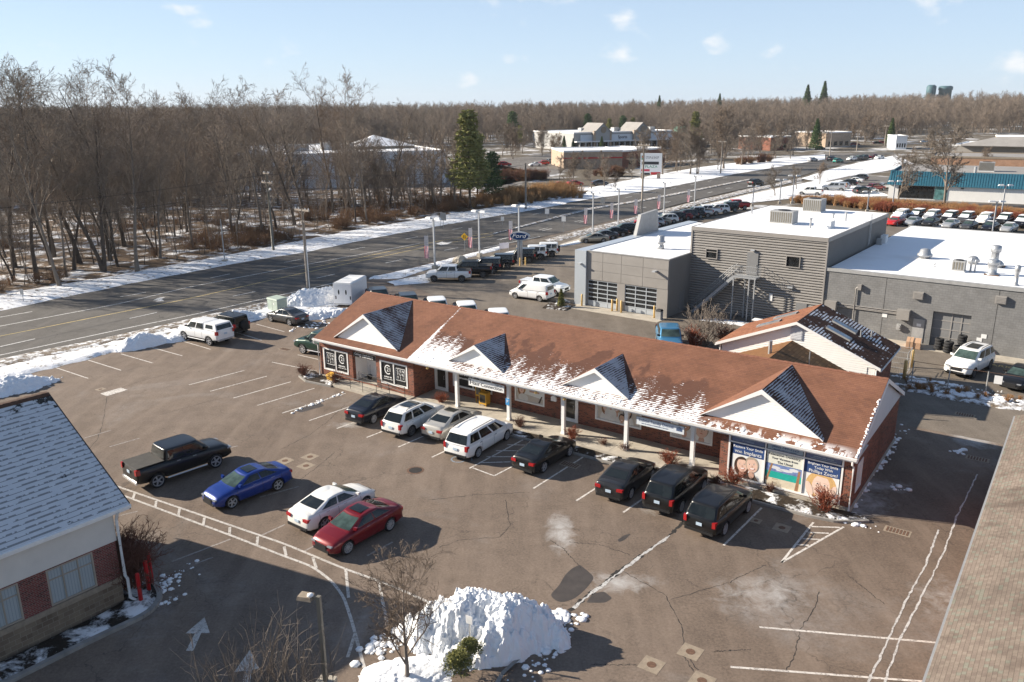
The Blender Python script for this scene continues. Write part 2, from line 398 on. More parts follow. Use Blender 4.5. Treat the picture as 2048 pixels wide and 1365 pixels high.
def snow_main(t, x, y, saw, ox, oy):
 # patches left on the lower slope between the dormers, feathered upward course by course
 d = t.math('ADD', oy, 0.45)                                # metres in from the eave
 fing = t.noise(t.comb(t.math('MULTIPLY', ox, 1.5), t.math('MULTIPLY', d, 0.35)), 1.0, 4, 0.65)
 rowj = t.noise(t.comb(t.math('MULTIPLY', ox, 3.2), t.math('MULTIPLY', t.math('FLOOR', t.math('DIVIDE', y, 0.145)), 7.3)), 1.0, 2, 0.6)
 a = t.ramp(d, 0.0, 4.2, 0.20, -0.30)
 one = t.math('MULTIPLY', band(t, ox, 9.6, 10.0, 21.0, 31.6), 1.0)
 left = t.math('MULTIPLY', band(t, ox, 9.6, 9.8, 12.2, 13.4), t.ramp(d, 0.0, 5.5, 0.22, 0.0))
 v = t.math('ADD', t.math('ADD', t.math('MULTIPLY', fing, 0.75), t.math('MULTIPLY', rowj, 0.55)), t.math('ADD', a, left))
 v = t.math('ADD', v, t.math('MULTIPLY', saw, 0.30))
 v = t.math('SUBTRACT', v, t.math('MULTIPLY', t.math('SUBTRACT', 1.0, band(t, ox, 9.5, 9.7, 31.0, 31.6)), 0.42))
 seam = t.math('MULTIPLY', band(t, ox, 9.45, 9.6, 9.72, 9.95), t.ramp(d, 0, 6, 0.45, 0.30)); v = t.math('ADD', v, seam)
 m1 = t.ramp(v, 0.90, 0.96)
 # edge crust along the eave of the right-hand part
 e = t.math('MULTIPLY', t.math('MULTIPLY', band(t, ox, 31, 32, 38.6, 39.4), t.ramp(d, 0.05, 0.7, 1, 0)), t.ramp(t.noise(t.comb(t.math('MULTIPLY', ox, 1.3), d), 1.2, 4, 0.7), 0.47, 0.53))
 return t.math('MAXIMUM', m1, e)
def patch_main(t, c, ox, oy):
 # wetter, darker shingles just above the melting snow
 n = t.noise(t.comb(t.math('MULTIPLY', ox, 0.55), t.math('MULTIPLY', oy, 0.4)), 1.0, 4, 0.6)
 v = t.math('ADD', n, t.ramp(oy, 0, 4.6, 0.38, -0.25))
 v = t.math('MULTIPLY', t.ramp(v, 0.50, 0.56), band(t, ox, 9.7, 10.2, 30, 32))
 return t.mix(t.math('MULTIPLY', v, 0.72), c, (0.075, 0.037, 0.028))
MT['roof_red'] = shingles('red_brown_shingles', (0.205, 0.096, 0.060), (0.182, 0.084, 0.053), (0.165, 0.078, 0.053), snow=snow_main, patch=patch_main)
MT['roof_red_bare'] = shingles('red_brown_shingles_bare', (0.205, 0.096, 0.060), (0.182, 0.084, 0.053), (0.165, 0.078, 0.053))
def snow_dormer(cov):
 def f(t, x, y, saw, ox, oy):
  rowi = t.math('FLOOR', t.math('DIVIDE', y, 0.145))
  n1 = t.noise(t.tc('Object'), 0.55, 3, 0.6)
  rowj = t.noise(t.comb(t.math('MULTIPLY', x, 3.0), t.math('MULTIPLY', rowi, 5.1)), 1.0, 3, 0.7)
  v = t.math('ADD', t.math('MULTIPLY', n1, 1.1), t.math('MULTIPLY', rowj, 0.55))
  v = t.math('ADD', v, t.math('MULTIPLY', saw, 0.42))
  return t.ramp(v, 1.05 - cov, 1.10 - cov)
 return f
MT['dormer_shaded'] = shingles('dormer_shingles_shaded', (0.105, 0.052, 0.035), (0.080, 0.040, 0.028), (0.06, 0.03, 0.022), snow=snow_dormer(0.03), thin=.55)  # right slopes away from the sun: shade put into darker shingle browns
MT['dormer_shaded_snowy'] = shingles('dormer_shingles_shaded_snowy', (0.105, 0.052, 0.035), (0.080, 0.040, 0.028), (0.06, 0.03, 0.022), snow=snow_dormer(0.15), thin=.55)  # small dormers' right slopes: shade painted into the browns, snow lying on top
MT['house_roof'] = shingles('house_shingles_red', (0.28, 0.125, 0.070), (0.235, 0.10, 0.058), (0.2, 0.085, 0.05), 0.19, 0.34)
def snow_house(t, x, y, saw, ox, oy):
 rowi = t.math('FLOOR', t.math('DIVIDE', y, 0.22))
 sw = t.math('FRACT', t.math('DIVIDE', y, 0.22))
 n1 = t.noise(t.tc('Object'), 0.5, 3, 0.6)
 rowj = t.noise(t.comb(t.math('MULTIPLY', x, 2.2), t.math('MULTIPLY', rowi, 5.1)), 1.0, 2, 0.7)
 v = t.math('ADD', t.math('MULTIPLY', n1, 0.9), t.math('MULTIPLY', rowj, 0.6))
 return t.math('MULTIPLY', t.ramp(v, 0.74, 0.80), t.math('GREATER_THAN', sw, 0.45))
MT['house_roof_shaded_snow'] = shingles('house_shingles_shaded', (0.085, 0.042, 0.028), (0.062, 0.031, 0.022), (0.05, 0.026, 0.02), 0.22, 0.34, snow=snow_house, thin=.85)  # house's right slope: same red shingles coloured dark for shade, with snow rows
MT['ell_roof'] = shingles('ell_shingles', (0.21, 0.105, 0.048), (0.18, 0.09, 0.042), (0.21, 0.11, 0.05), 0.22, 0.3)
MT['ell_roof_shaded'] = shingles('ell_shingles_shaded', (0.11, 0.07, 0.04), (0.085, 0.05, 0.03), (0.2, 0.12, 0.06), 0.24, 0.3)  # wing's right slope: its shade is in the darker shingle colour
def snow_bank(t, x, y, saw, ox, oy):
 c_ = 0.25
 row = t.math('FLOOR', t.math('DIVIDE', y, c_)); sw = t.math('FRACT', t.math('DIVIDE', y, c_))
 d = t.noise(t.comb(t.math('MULTIPLY', x, 2.6), t.math('MULTIPLY', row, 3.7)), 1.0, 2, 0.6)
 hole = t.math('MULTIPLY', t.math('GREATER_THAN', d, 0.50), t.math('LESS_THAN', sw, 0.36))
 hole = t.math('MAXIMUM', hole, t.math('MULTIPLY', t.math('LESS_THAN', sw, 0.14), t.math('GREATER_THAN', d, 0.38)))
 bare = t.ramp(t.math('ADD', t.noise(t.tc('Object'), 0.9, 5, 0.7), t.ramp(oy, 4.4, 6.2, 0, 0.22)), 0.66, 0.70)
 return t.math('MULTIPLY', t.math('SUBTRACT', 1.0, t.math('MULTIPLY', hole, 0.6)), t.math('SUBTRACT', 0.96, bare))
MT['bank_roof'] = shingles('bank_shingles', (0.055, 0.050, 0.046), (0.045, 0.042, 0.04), (0.03, 0.03, 0.03), 0.25, 0.3, snow=snow_bank, thin=.70)
def tan_stain(t, c, ox, oy):
 return t.mix(t.ramp(t.noise(t.mapping(t.tc('Object'), (0.5, 0.18, 1)), 1.0, 5, 0.6), 0.52, 0.70, 0, 0.75), c, (0.075, 0.055, 0.045))
MT['tan_roof'] = shingles('tan_shingles', (0.215, 0.175, 0.142), (0.155, 0.12, 0.10), (0.205, 0.215, 0.17), 0.14, 0.17, patch=tan_stain)
MT['ridge_cap'] = plain('ridge_cap', (0.20, 0.088, 0.055), 0.9, 0.25, 6)
MT['ridge_dark'] = plain('ridge_cap_dark', (0.08, 0.045, 0.032), 0.9, 0.25, 6)
MT['white_trim'] = plain('white_trim', (0.78, 0.77, 0.75), 0.5, 0.06, 1.5)
MT['siding'] = plain('white_siding', (0.80, 0.79, 0.76), 0.55, 0.05, 0.8)
MT['grey_siding'] = plain('pale_grey_siding', (0.56, 0.57, 0.59), 0.5, 0.05, 0.8)
MT['gutter'] = plain('white_gutter', (0.74, 0.73, 0.71), 0.45, 0.1, 2.0)
MT['soffit'] = plain('soffit', (0.6, 0.58, 0.55), 0.6, 0.06)
MT['stucco'] = plain('cream_stucco', (0.62, 0.59, 0.54), 0.9, 0.06, 1.2, bump=0.1)
MT['mullion_tan'] = plain('tan_window_frame', (0.33, 0.29, 0.235), 0.5, 0.06)
MT['black_metal'] = plain('black_metal', (0.022, 0.022, 0.024), 0.5, 0.2, 5)
MT['black_rubber'] = plain('tyre_rubber', (0.022, 0.022, 0.023), 0.85, 0.25, 6)
MT['red_paint'] = plain('red_bollard_paint', (0.46, 0.018, 0.02), 0.45, 0.15, 3)
MT['yellow_paint'] = plain('yellow_bollard_paint', (0.66, 0.45, 0.18), 0.55, 0.15, 3)
MT['steel'] = plain('galvanised_steel', (0.42, 0.43, 0.44), 0.42, 0.15, 2.0, 0.5, 0.6)
MT['steel_dull'] = plain('dull_steel', (0.34, 0.34, 0.335), 0.6, 0.15, 2.0, 0.4, 0.2)
MT['lamp_grey'] = plain('lamp_post_grey', (0.36, 0.375, 0.395), 0.5, 0.08)
MT['pole_wood'] = plain('utility_pole_wood', (0.27, 0.235, 0.20), 0.9, 0.25, 4)
MT['bronze'] = plain('bronze_post', (0.17, 0.155, 0.125), 0.5, 0.1)
MT['white_plain'] = plain('white_enamel', (0.80, 0.80, 0.80), 0.35, 0.04)
MT['sign_black'] = plain('sign_black', (0.018, 0.018, 0.02), 0.35, 0.1)
MT['letter_white'] = plain('letter_white', (0.80, 0.80, 0.79), 0.5, 0.03)
MT['letter_dark'] = plain('letter_dark', (0.03, 0.03, 0.035), 0.5, 0.05)
MT['navy'] = plain('poster_navy', (0.035, 0.07, 0.185), 0.4, 0.05)
MT['slate_blue'] = plain('poster_slate', (0.14, 0.17, 0.27), 0.4, 0.08)
MT['pale_blue'] = plain('poster_pale_blue', (0.34, 0.41, 0.46), 0.4, 0.05)
MT['cream'] = plain('poster_cream', (0.66, 0.66, 0.58), 0.4, 0.04)
MT['wood_box'] = plain('tan_crate', (0.52, 0.33, 0.21), 0.8, 0.1)
MT['yellow_box'] = plain('yellow_news_box', (0.56, 0.31, 0.04), 0.5, 0.15, 4)
MT['grey_clad'] = plain('grey_metal_panel', (0.275, 0.258, 0.24), 0.45, 0.13, 0.5, 0.4)
MT['silver_clad'] = plain('silver_metal_panel', (0.46, 0.50, 0.54), 0.35, 0.04, 0.6, 0.5, 0.3)
MT['corrug'] = plain('corrugated_grey', (0.28, 0.265, 0.248), 0.5, 0.14, 0.6, 0.4)
MT['corrug_dark'] = plain('ribbed_grey', (0.22, 0.212, 0.202), 0.5, 0.06, 0.6, 0.4)
MT['stair_grey'] = plain('stair_grey', (0.31, 0.32, 0.33), 0.5, 0.08)
MT['door_grey'] = plain('grey_door', (0.20, 0.20, 0.20), 0.5, 0.06)
MT['door_white'] = plain('white_door', (0.68, 0.68, 0.66), 0.5, 0.05)
MT['blue_metal'] = plain('blue_metal_roofing', (0.042, 0.165, 0.235), 0.5, 0.1, 0.8)
MT['grey_roof'] = plain('grey_flat_roof', (0.27, 0.255, 0.24), 0.9, 0.18, 0.25)
MT['teal'] = plain('teal_tank_steel', (0.05, 0.115, 0.135), 0.6, 0.1, 0.05)
MT['box_green'] = plain('utility_box_green', (0.36, 0.42, 0.36), 0.5, 0.06)
MT['sign_yellow'] = plain('warning_yellow', (0.72, 0.40, 0.02), 0.5, 0.05)
MT['sign_white'] = plain('sign_white', (0.72, 0.72, 0.71), 0.5, 0.05)
MT['sign_green'] = plain('sign_green', (0.03, 0.25, 0.13), 0.5, 0.05)
MT['sign_red'] = plain('sign_red', (0.50, 0.03, 0.035), 0.5, 0.05)
MT['sign_blue'] = plain('handicap_blue', (0.05, 0.25, 0.52), 0.5, 0.05)
MT['flag_red'] = plain('flag_red', (0.55, 0.06, 0.10), 0.8, 0.08)
MT['flag_white'] = plain('flag_white', (0.74, 0.68, 0.70), 0.8, 0.05)
MT['flag_blue'] = plain('flag_faded_blue', (0.27, 0.28, 0.32), 0.8, 0.1, 6)
MT['ford_blue'] = plain('oval_blue', (0.012, 0.045, 0.14), 0.25, 0.05)
MT['orange'] = plain('cone_orange', (0.72, 0.16, 0.03), 0.6, 0.05)
def glass(name, col, rough=0.06, spec=0.6, blinds=False):
 t = NT(name)
 c = col
 if blinds:
  x, y, z = t.xyz(t.tc('UV'))
  sl_ = t.math('FRACT', t.math('MULTIPLY', x, 9.0))
  c = t.mix(t.ramp(sl_, 0.0, 0.25), tuple(q * 0.62 for q in col), col)
 else:
  c = t.mix(t.ramp(t.noise(t.tc('Object'), 1.3, 3), 0.35, 0.65), tuple(q * 0.55 for q in col), tuple(min(1, q * 1.4) for q in col))
 return t.done(c, rough, spec)
MT['glass_dark'] = glass('window_glass_dark', (0.020, 0.022, 0.024))
MT['glass_door'] = glass('door_glass', (0.055, 0.050, 0.042))
MT['glass_blind'] = glass('window_glass_blinds', (0.36, 0.40, 0.41), 0.08, 0.6, True)
MT['glass_green'] = glass('green_glass', (0.10, 0.22, 0.22))
MT['glass_sky'] = glass('skylight_glass', (0.16, 0.22, 0.28), 0.1, 0.8)
MT['car_glass'] = glass('car_glass', (0.012, 0.015, 0.015), 0.03, 0.5)
MT['car_glass_green'] = glass('car_windscreen', (0.055, 0.085, 0.075), 0.04, 0.45)  # paler green tint for the interior showing through the windscreen
MT['bark'] = plain('bark_grey_brown', (0.18, 0.148, 0.12), 0.95, 0.35, 1.2)
MT['bark_dark'] = plain('bark_dark', (0.085, 0.066, 0.053), 0.95, 0.35, 1.2)
MT['bark_pale'] = plain('bark_pale', (0.22, 0.185, 0.155), 0.95, 0.3, 1.2)
def twig(name, a, b):
 t = NT(name); oi = t.n('ObjectInfo')
 c = t.mix(oi.outputs['Random'], a, b)
 f = t.ramp(t.noise(t.tc('Object'), 0.5, 3), 0.3, 0.7, 0.75, 1.25)
 return t.done(t.mix(1.0, c, t.comb(f, f, f), 'MULTIPLY'), 0.95, 0.15)
MT['twig'] = twig('twigs_grey_brown', (0.165, 0.140, 0.116), (0.21, 0.172, 0.140))
MT['twig_red'] = twig('twigs_red_brown', (0.175, 0.138, 0.108), (0.21, 0.16, 0.122))
MT['twig_far'] = twig('twigs_far', (0.180, 0.148, 0.120), (0.255, 0.205, 0.165))
MT['brush'] = twig('brush_brown', (0.16, 0.095, 0.058), (0.23, 0.135, 0.078))
MT['reed'] = twig('reed_tan', (0.32, 0.19, 0.09), (0.36, 0.22, 0.11))
MT['shrub_red'] = twig('shrub_red', (0.24, 0.075, 0.045), (0.28, 0.10, 0.06))
MT['shrub_brown'] = twig('shrub_brown', (0.13, 0.06, 0.045), (0.17, 0.085, 0.06))
MT['needle'] = twig('pine_needles', (0.07, 0.115, 0.05), (0.10, 0.145, 0.058))
MT['needle_yel'] = twig('pine_needles_yellowed', (0.19, 0.195, 0.07), (0.23, 0.22, 0.08))
MT['grass_tan'] = twig('dead_grass', (0.34, 0.18, 0.08), (0.40, 0.24, 0.12))
# ------------------------------------------------------------------ ground, road, lots
def vnoise(x, y, seed=0):
 x = np.asarray(x, float); y = np.asarray(y, float)
 xi = np.floor(x).astype(int); yi = np.floor(y).astype(int); fx = x - xi; fy = y - yi
 fx = fx * fx * (3 - 2 * fx); fy = fy * fy * (3 - 2 * fy)
 def h(a, b):
  n = (a * 374761393 + b * 668265263 + seed * 974711) & 0x7fffffff
  n = ((n ^ (n >> 13)) * 1274126177) & 0x7fffffff
  return ((n ^ (n >> 16)) & 0xffff) / 65535.0
 return (h(xi, yi) * (1 - fx) + h(xi + 1, yi) * fx) * (1 - fy) + (h(xi, yi + 1) * (1 - fx) + h(xi + 1, yi + 1) * fx) * fy
def fbm(x, y, oct=4, seed=0, gain=0.5):
 s = 0; a = 1; n = 0
 for k in range(oct): s = s + a * vnoise(x * 2 ** k, y * 2 ** k, seed + k); n += a; a *= gain
 return s / n
def resample(pts, n):
 p = np.array(pts, float); d = np.r_[0, np.cumsum(np.linalg.norm(np.diff(p, axis=0), axis=1))]
 t = np.linspace(0, d[-1], n); return np.stack([np.interp(t, d, p[:, 0]), np.interp(t, d, p[:, 1])], 1)
def smooth(p, k=2):
 p = p.copy()
 for _ in range(k): p[1:-1] = (p[:-2] + 2 * p[1:-1] + p[2:]) / 4
 return p
def grid_mesh(name, P, mats, smoothsh=True):
 """mesh from a grid of points (n, m, 3)"""
 n, m = P.shape[:2]
 me = bpy.data.meshes.new(name)
 idx = np.arange(n * m).reshape(n, m)
 f = np.stack([idx[:-1, :-1], idx[1:, :-1], idx[1:, 1:], idx[:-1, 1:]], -1).reshape(-1, 4)
 raw_mesh(me, P.reshape(-1, 3), f)
 me.materials.append(mats)
 if smoothsh: me.polygons.foreach_set('use_smooth', np.ones(len(f), bool))
 return me
def raw_mesh(me, co, faces):
 k = faces.shape[1]; nf = len(faces)
 me.vertices.add(len(co)); me.vertices.foreach_set('co', np.ascontiguousarray(co, dtype=np.float32).ravel())
 me.loops.add(nf * k); me.loops.foreach_set('vertex_index', np.ascontiguousarray(faces, dtype=np.int32).ravel())
 me.polygons.add(nf); me.polygons.foreach_set('loop_start', np.arange(0, nf * k, k, dtype=np.int32))
 me.update(calc_edges=True); me.validate()
def strip(name, A, B, mat, z=0.0, n=60, m=2, hump=0.0, rough=0.0, edge=0.0, seed=1, kind='structure', rag=0.0):
 """sheet between two polylines; hump = its height in the middle, edge = thickness at its rim"""
 a = smooth(resample(A, n)); b = smooth(resample(B, n)); t = np.linspace(0, 1, m)
 if rag:
  for q, o_, sd in ((a, b, 0), (b, a, 9)):
   d = q - o_; d /= np.maximum(np.linalg.norm(d, axis=1), 1e-6)[:, None]
   q += d * ((fbm(q[:, 0] * 1.1, q[:, 1] * 1.1, 4, seed + sd) - 0.5) * 2 * rag)[:, None]
 P = a[:, None, :] * (1 - t)[None, :, None] + b[:, None, :] * t[None, :, None]
 pr = np.minimum(1, np.minimum(t, 1 - t) * 6)[None, :]
 h = z + hump * pr * (0.6 + 0.8 * fbm(P[..., 0] * 0.5, P[..., 1] * 0.5, 3, seed)) + rough * pr * (fbm(P[..., 0] * 2.2, P[..., 1] * 2.2, 4, seed + 5) - 0.4)
 P3 = np.concatenate([P, h[..., None]], -1)
 me = grid_mesh(name, P3, mat); o = link_mesh(name, me)
 # make it face up
 if me.polygons and me.polygons[len(me.polygons) // 2].normal.z < 0: me.flip_normals()
 o['kind'] = kind; return o
def sheet(name, poly, z, mat, kind='structure', parent=None):
 mb = MB(); mb.face([(x, y, z) for x, y in poly]); me = mb.mesh(name, mat, uv=False)
 if me.polygons[0].normal.z < 0: me.flip_normals()
 o = link_mesh(name, me, parent)
 if kind and not parent: o['kind'] = kind
 return o
def ribbon(mb, pts, w, z, m=0):
 p = np.array(pts, float)
 d = np.gradient(p, axis=0); d /= np.maximum(np.linalg.norm(d, axis=1), 1e-9)[:, None]
 nn = np.stack([-d[:, 1], d[:, 0]], 1) * w / 2
 L, Rr = p + nn, p - nn
 for i in range(len(p) - 1):
  mb.face([(*Rr[i], z), (*Rr[i + 1], z), (*L[i + 1], z), (*L[i], z)], m)
 return mb

BTH = R(-35.3); BX, BY = -14.86, 60.04
def Lw(u, v): return (BX + u * math.cos(BTH) - v * math.sin(BTH), BY + u * math.sin(BTH) + v * math.cos(BTH))
DTH = R(-37.4); DX, DY = 7.52, 82.8
def Dw(u, v): return (DX + u * math.cos(DTH) - v * math.sin(DTH), DY + u * math.sin(DTH) + v * math.cos(DTH))

# base ground as one sheet, finer near, out to the horizon
g_ = MB()
for x0, y0, x1, y1 in ((-9000, -3000, 9000, 20000),):
 g_.face([(x0, y0, -0.10), (x1, y0, -0.10), (x1, y1, -0.10), (x0, y1, -0.10)])
gr = g_.build('ground', MT['far_ground'], uv=False); gr['kind'] = 'structure'

NEAR = gline([(0, 718), (200, 678), (400, 634), (600, 588), (670, 571), (760, 550), (840, 531), (966, 500), (1040, 484), (1080, 476), (1180, 452), (1300, 424), (1395, 399), (1490, 377), (1548, 365), (1590, 356), (1656, 336), (1720, 321), (1790, 306), (1850, 296)])
FAR = gline([(0, 622), (250, 570), (500, 522), (600, 507), (771, 472), (942, 441), (1045, 424), (1134, 408), (1300, 379), (1391, 362), (1471, 347), (1510, 341), (1586, 328), (1650, 318), (1700, 309), (1760, 299), (1830, 289)])
def extend(l, dist, at_end=False):
 a, b = (l[-1], l[-3]) if at_end else (l[0], l[2])
 d = np.array(a) - np.array(b); d /= np.linalg.norm(d)
 q = tuple(np.array(a) + d * dist)
 return l + [q] if at_end else [q] + l
NEAR = extend(extend(NEAR, 70), 300, True); FAR = extend(extend(FAR, 80), 300, True)
strip('road', NEAR, FAR, MT['road'], 0.008, 160, 3)

lot_poly = [NEAR[0], (-30, 2), (60, 2), (110, 40), Dw(70, 60), Dw(30, 60), gp(1300, 424), gp(1080, 476), gp(966, 500), gp(840, 531), gp(760, 550), gp(600, 588), gp(400, 634), gp(200, 678), gp(0, 718)]
def lot_blobs(mat, blobs):
 """patches of dried salt, each with a place and shape of its own"""
 t = NT.__new__(NT); t.mat = mat; t.nt = mat.node_tree; t.b = t.nt.nodes['Principled BSDF']; t._tc = None
 o = t.tc('Object'); src = t.b.inputs['Base Color'].links[0].from_socket
 n = t.noise(o, 1.3, 7, 0.72, 0.5); tot = None
 for (px, py), rx, ry, rot, a in blobs:
  x, y = gp(px, py)
  v = t.n('VectorMath', operation='LENGTH')
  t.l(t.mapping(o, (1 / rx, 1 / ry, 0), loc=(-(x * math.cos(rot) + y * math.sin(rot)) / rx, -(-x * math.sin(rot) + y * math.cos(rot)) / ry, 0), rot=(0, 0, -rot)), v.inputs[0])
  k = t.math('MULTIPLY', t.ramp(v.outputs['Value'], 0.1, 1.15, 1, 0), a)
  tot = k if tot is None else t.math('MAXIMUM', tot, k)
 f = t.math('MULTIPLY', t.ramp(t.math('ADD', n, t.math('MULTIPLY', tot, 0.45)), 0.58, 1.0), t.ramp(tot, 0.0, 0.4))
 t.l(t.mix(t.math('MULTIPLY', f, 0.8), src, (0.46, 0.45, 0.435)), t.b.inputs['Base Color'])
lot_blobs(MT['lot'], [((1165, 1115), 5.2, 2.4, R(-30), 0.7), ((1100, 1085), 3.0, 2.0, R(-40), 0.55), ((1240, 1165), 2.2, 1.0, R(0), 0.8), ((850, 905), 2.2, 1.3, R(-35), 0.85), ((990, 935), 2.6, 1.0, R(-35), 0.8), ((700, 850), 1.6, 0.8, 0, 0.7),
 ((1770, 1130), 2.6, 3.2, R(55), 1.0), ((1690, 1190), 0.9, 2.4, R(-35), 0.9), ((1560, 1045), 2.2, 0.9, R(-35), 0.6), ((610, 728), 4.0, 1.6, R(55), 1.0), ((560, 775), 3.0, 1.1, R(-35), 0.8), ((450, 745), 3.5, 0.6, R(52), 0.8), ((440, 715), 5.0, 0.6, R(52), 0.7), ((1950, 880), 1.6, 1.6, 0, 1.0), ((1440, 900), 2, .7, R(-35), 0.6), ((1000, 1000), 5, 1.2, R(-35), 0.55), ((350, 735), 2, .6, R(50), 0.7)])
sheet('parking_lot', lot_poly, 0.0, MT['lot'])
sheet('dealership_lot', [Lw(-6, 24), Lw(2, 14.2), Lw(75, 14.2), (110, 90), gp(2200, 500), gp(1760, 440), gp(1300, 425.5), gp(1080, 477.5), gp(966, 501.5), gp(840, 533), gp(772, 549)], 0.004, MT['dealer_lot'])

# snow verges and footpath along the road
INN = gline([(-300, 820), (0, 768), (34, 752), (103, 738), (171, 720), (239, 701), (291, 694), (339, 681), (400, 668), (506, 643), (560, 630), (640, 622), (668, 618), (690, 600)])
def between(A, B, t0, t1, n=40):
 a = resample(A, n); b = resample(B, n)
 return [tuple(q) for q in a + (b - a) * t0], [tuple(q) for q in a + (b - a) * t1]
nearA = gline([(-330, 790), (0, 718), (200, 678), (400, 634), (600, 588), (690, 567)])
A0, A1 = between(nearA, INN, 0.0, 0.42); strip('verge', A0, A1, MT['verge_thin'], 0.01, 110, 9, 0.10, 0.06, seed=3)
A0, A1 = between(nearA, INN, 0.18, 0.30); strip('footpath', A0, A1, plain('dirty_footpath', (0.20, 0.165, 0.13), 0.9, 0.3, 2.0), 0.085, 60, 3, 0.04, 0.05, seed=4)
A0, A1 = between(nearA, INN, 0.40, 1.0); strip('verge', A0, A1, MT['verge_snow'], 0.01, 160, 14, 0.17, 0.16, seed=8, rag=0.45)
# dealership frontage
dA = gline([(752, 553), (840, 533), (915, 514), (1008, 490)]); dB = gline([(735, 560), (800, 560), (842, 545), (915, 523), (990, 503), (1010, 497)])
A0, A1 = between(dA, dB, 0, 0.9); strip('verge', A0, A1, MT['verge_snow'], 0.012, 50, 6, 0.12, 0.10, seed=13, rag=0.2)
dC = gline([(770, 566), (850, 549), (930, 527), (1000, 508), (1090, 487), (1112, 490)]); dD = gline([(790, 572), (858, 566), (900, 548), (950, 536), (1010, 522), (1112, 494)])
strip('verge', dC, dD, MT['verge_snow'], 0.012, 60, 8, 0.14, 0.14, seed=14, rag=0.25)
dE = gline([(1085, 481), (1180, 456), (1300, 427), (1395, 402), (1490, 380), (1548, 368), (1600, 356)]); dF = gline([(1100, 487), (1180, 466), (1300, 436), (1395, 410), (1490, 387), (1548, 374), (1605, 361)])
strip('verge', dE, dF, MT['verge_thin'], 0.012, 80, 6, 0.12, 0.10, seed=15, rag=0.3)
dG = gline([(1115, 494), (1185, 474), (1300, 442), (1395, 414), (1490, 391), (1560, 376), (1640, 360)]); dH = gline([(1122, 494), (1190, 482), (1300, 450), (1395, 424), (1500, 406), (1580, 398), (1690, 380)])
strip('verge', dG, dH, MT['verge_snow'], 0.012, 80, 8, 0.16, 0.14, seed=16, rag=0.3)
dI = gline([(1120, 489), (1185, 469), (1300, 439), (1395, 412), (1490, 389), (1560, 375)]); dJ = gline([(1122, 492), (1186, 472.5), (1301, 441.5), (1396, 413.5), (1491, 390.5), (1561, 376)])
strip('footpath', dI, dJ, MT['concrete'], 0.03, 40, 2)
# woodland side
wA = extend(gline([(0, 622), (250, 570), (500, 522), (600, 507), (771, 472), (942, 441), (1045, 424), (1134, 408)]), 70)
wB = extend(gline([(0, 590), (250, 548), (420, 517), (560, 490), (700, 462), (860, 435), (1000, 412), (1105, 400)]), 70)
strip('verge', wA, wB, MT['verge_snow'], 0.012, 170, 12, 0.16, 0.16, seed=21, rag=0.5)
wC = extend(gline([(0, 600), (250, 556), (420, 524), (560, 497), (700, 467), (860, 439), (1000, 416), (1112, 402)]), 75)
wD = [(-230, 120), (-160, 190), (-120, 210), (-60, 220), (-20, 215), (20, 200)]
strip('woodland_floor', wC, wD, MT['wood_floor'], -0.05, 130, 60, 0.5, 0.5, seed=22)
pA = gline([(1120, 408), (1300, 381), (1391, 364), (1471, 348), (1510, 342), (1586, 329), (1650, 319)]); pB = gline([(1060, 394), (1180, 376), (1290, 354), (1391, 336), (1471, 326), (1540, 318), (1650, 309)])
strip('lawn', pA, pB, MT['lawn_snow'], 0.01, 90, 10, 0.10, 0.05, seed=23, rag=0.6)
# raised median
mA = gline([(986, 470), (1079, 446.5), (1181, 420.5), (1300, 401), (1420, 377), (1500, 361)]); mB = gline([(986.5, 469), (1079, 443), (1181, 417), (1300, 397.5), (1420, 374), (1498, 359)])
strip('median', mA, mB, MT['verge_thin'], 0.13, 70, 4, 0.05, 0.03, seed=24)
mk = MB()
for l in (mA, mB):
 q = resample(l, 70)
 for i in range(69): mk.face([(*q[i], 0.0), (*q[i + 1], 0.0), (*q[i + 1], 0.14), (*q[i], 0.14)])
o = mk.build('median_kerb', MT['kerb'], uv=False); o['kind'] = 'structure'
# far car parks beyond the road
for nm, px in (('plaza_lot', [(1000, 372), (1090, 352), (1250, 322), (1400, 312), (1560, 305), (1560, 290), (1350, 298), (1150, 305), (980, 320), (930, 345)]), ('supermarket_lot', [(850, 372), (990, 380), (1100, 352), (1000, 330), (900, 345)]), ('showroom_lot', [(1600, 393), (1680, 397), (1780, 400), (2200, 440), (2200, 390), (1800, 380), (1790, 355), (1700, 352), (1640, 366)]), ('side_street', [(1560, 330), (1700, 312), (2100, 300), (2100, 285), (1800, 290), (1600, 312)]), ('supermarket_yard', [(300, 400), (850, 380), (850, 360), (300, 372)])):
 sheet(nm, gline(px), -0.03 if nm != 'showroom_lot' else 0.014, MT['far_lot'])
strip('lawn', gline([(1600, 358), (1660, 339), (1720, 325), (1790, 311)]), gline([(1640, 366), (1700, 352), (1760, 345), (1830, 330)]), MT['verge_snow'], 0.01, 40, 8, 0.15, 0.1, seed=31, rag=0.5)
strip('lawn', gline([(1560, 381), (1620, 370), (1680, 360)]), gline([(1590, 398), (1680, 396), (1780, 392)]), MT['verge_snow'], 0.012, 40, 8, 0.12, 0.1, seed=32, rag=0.5)

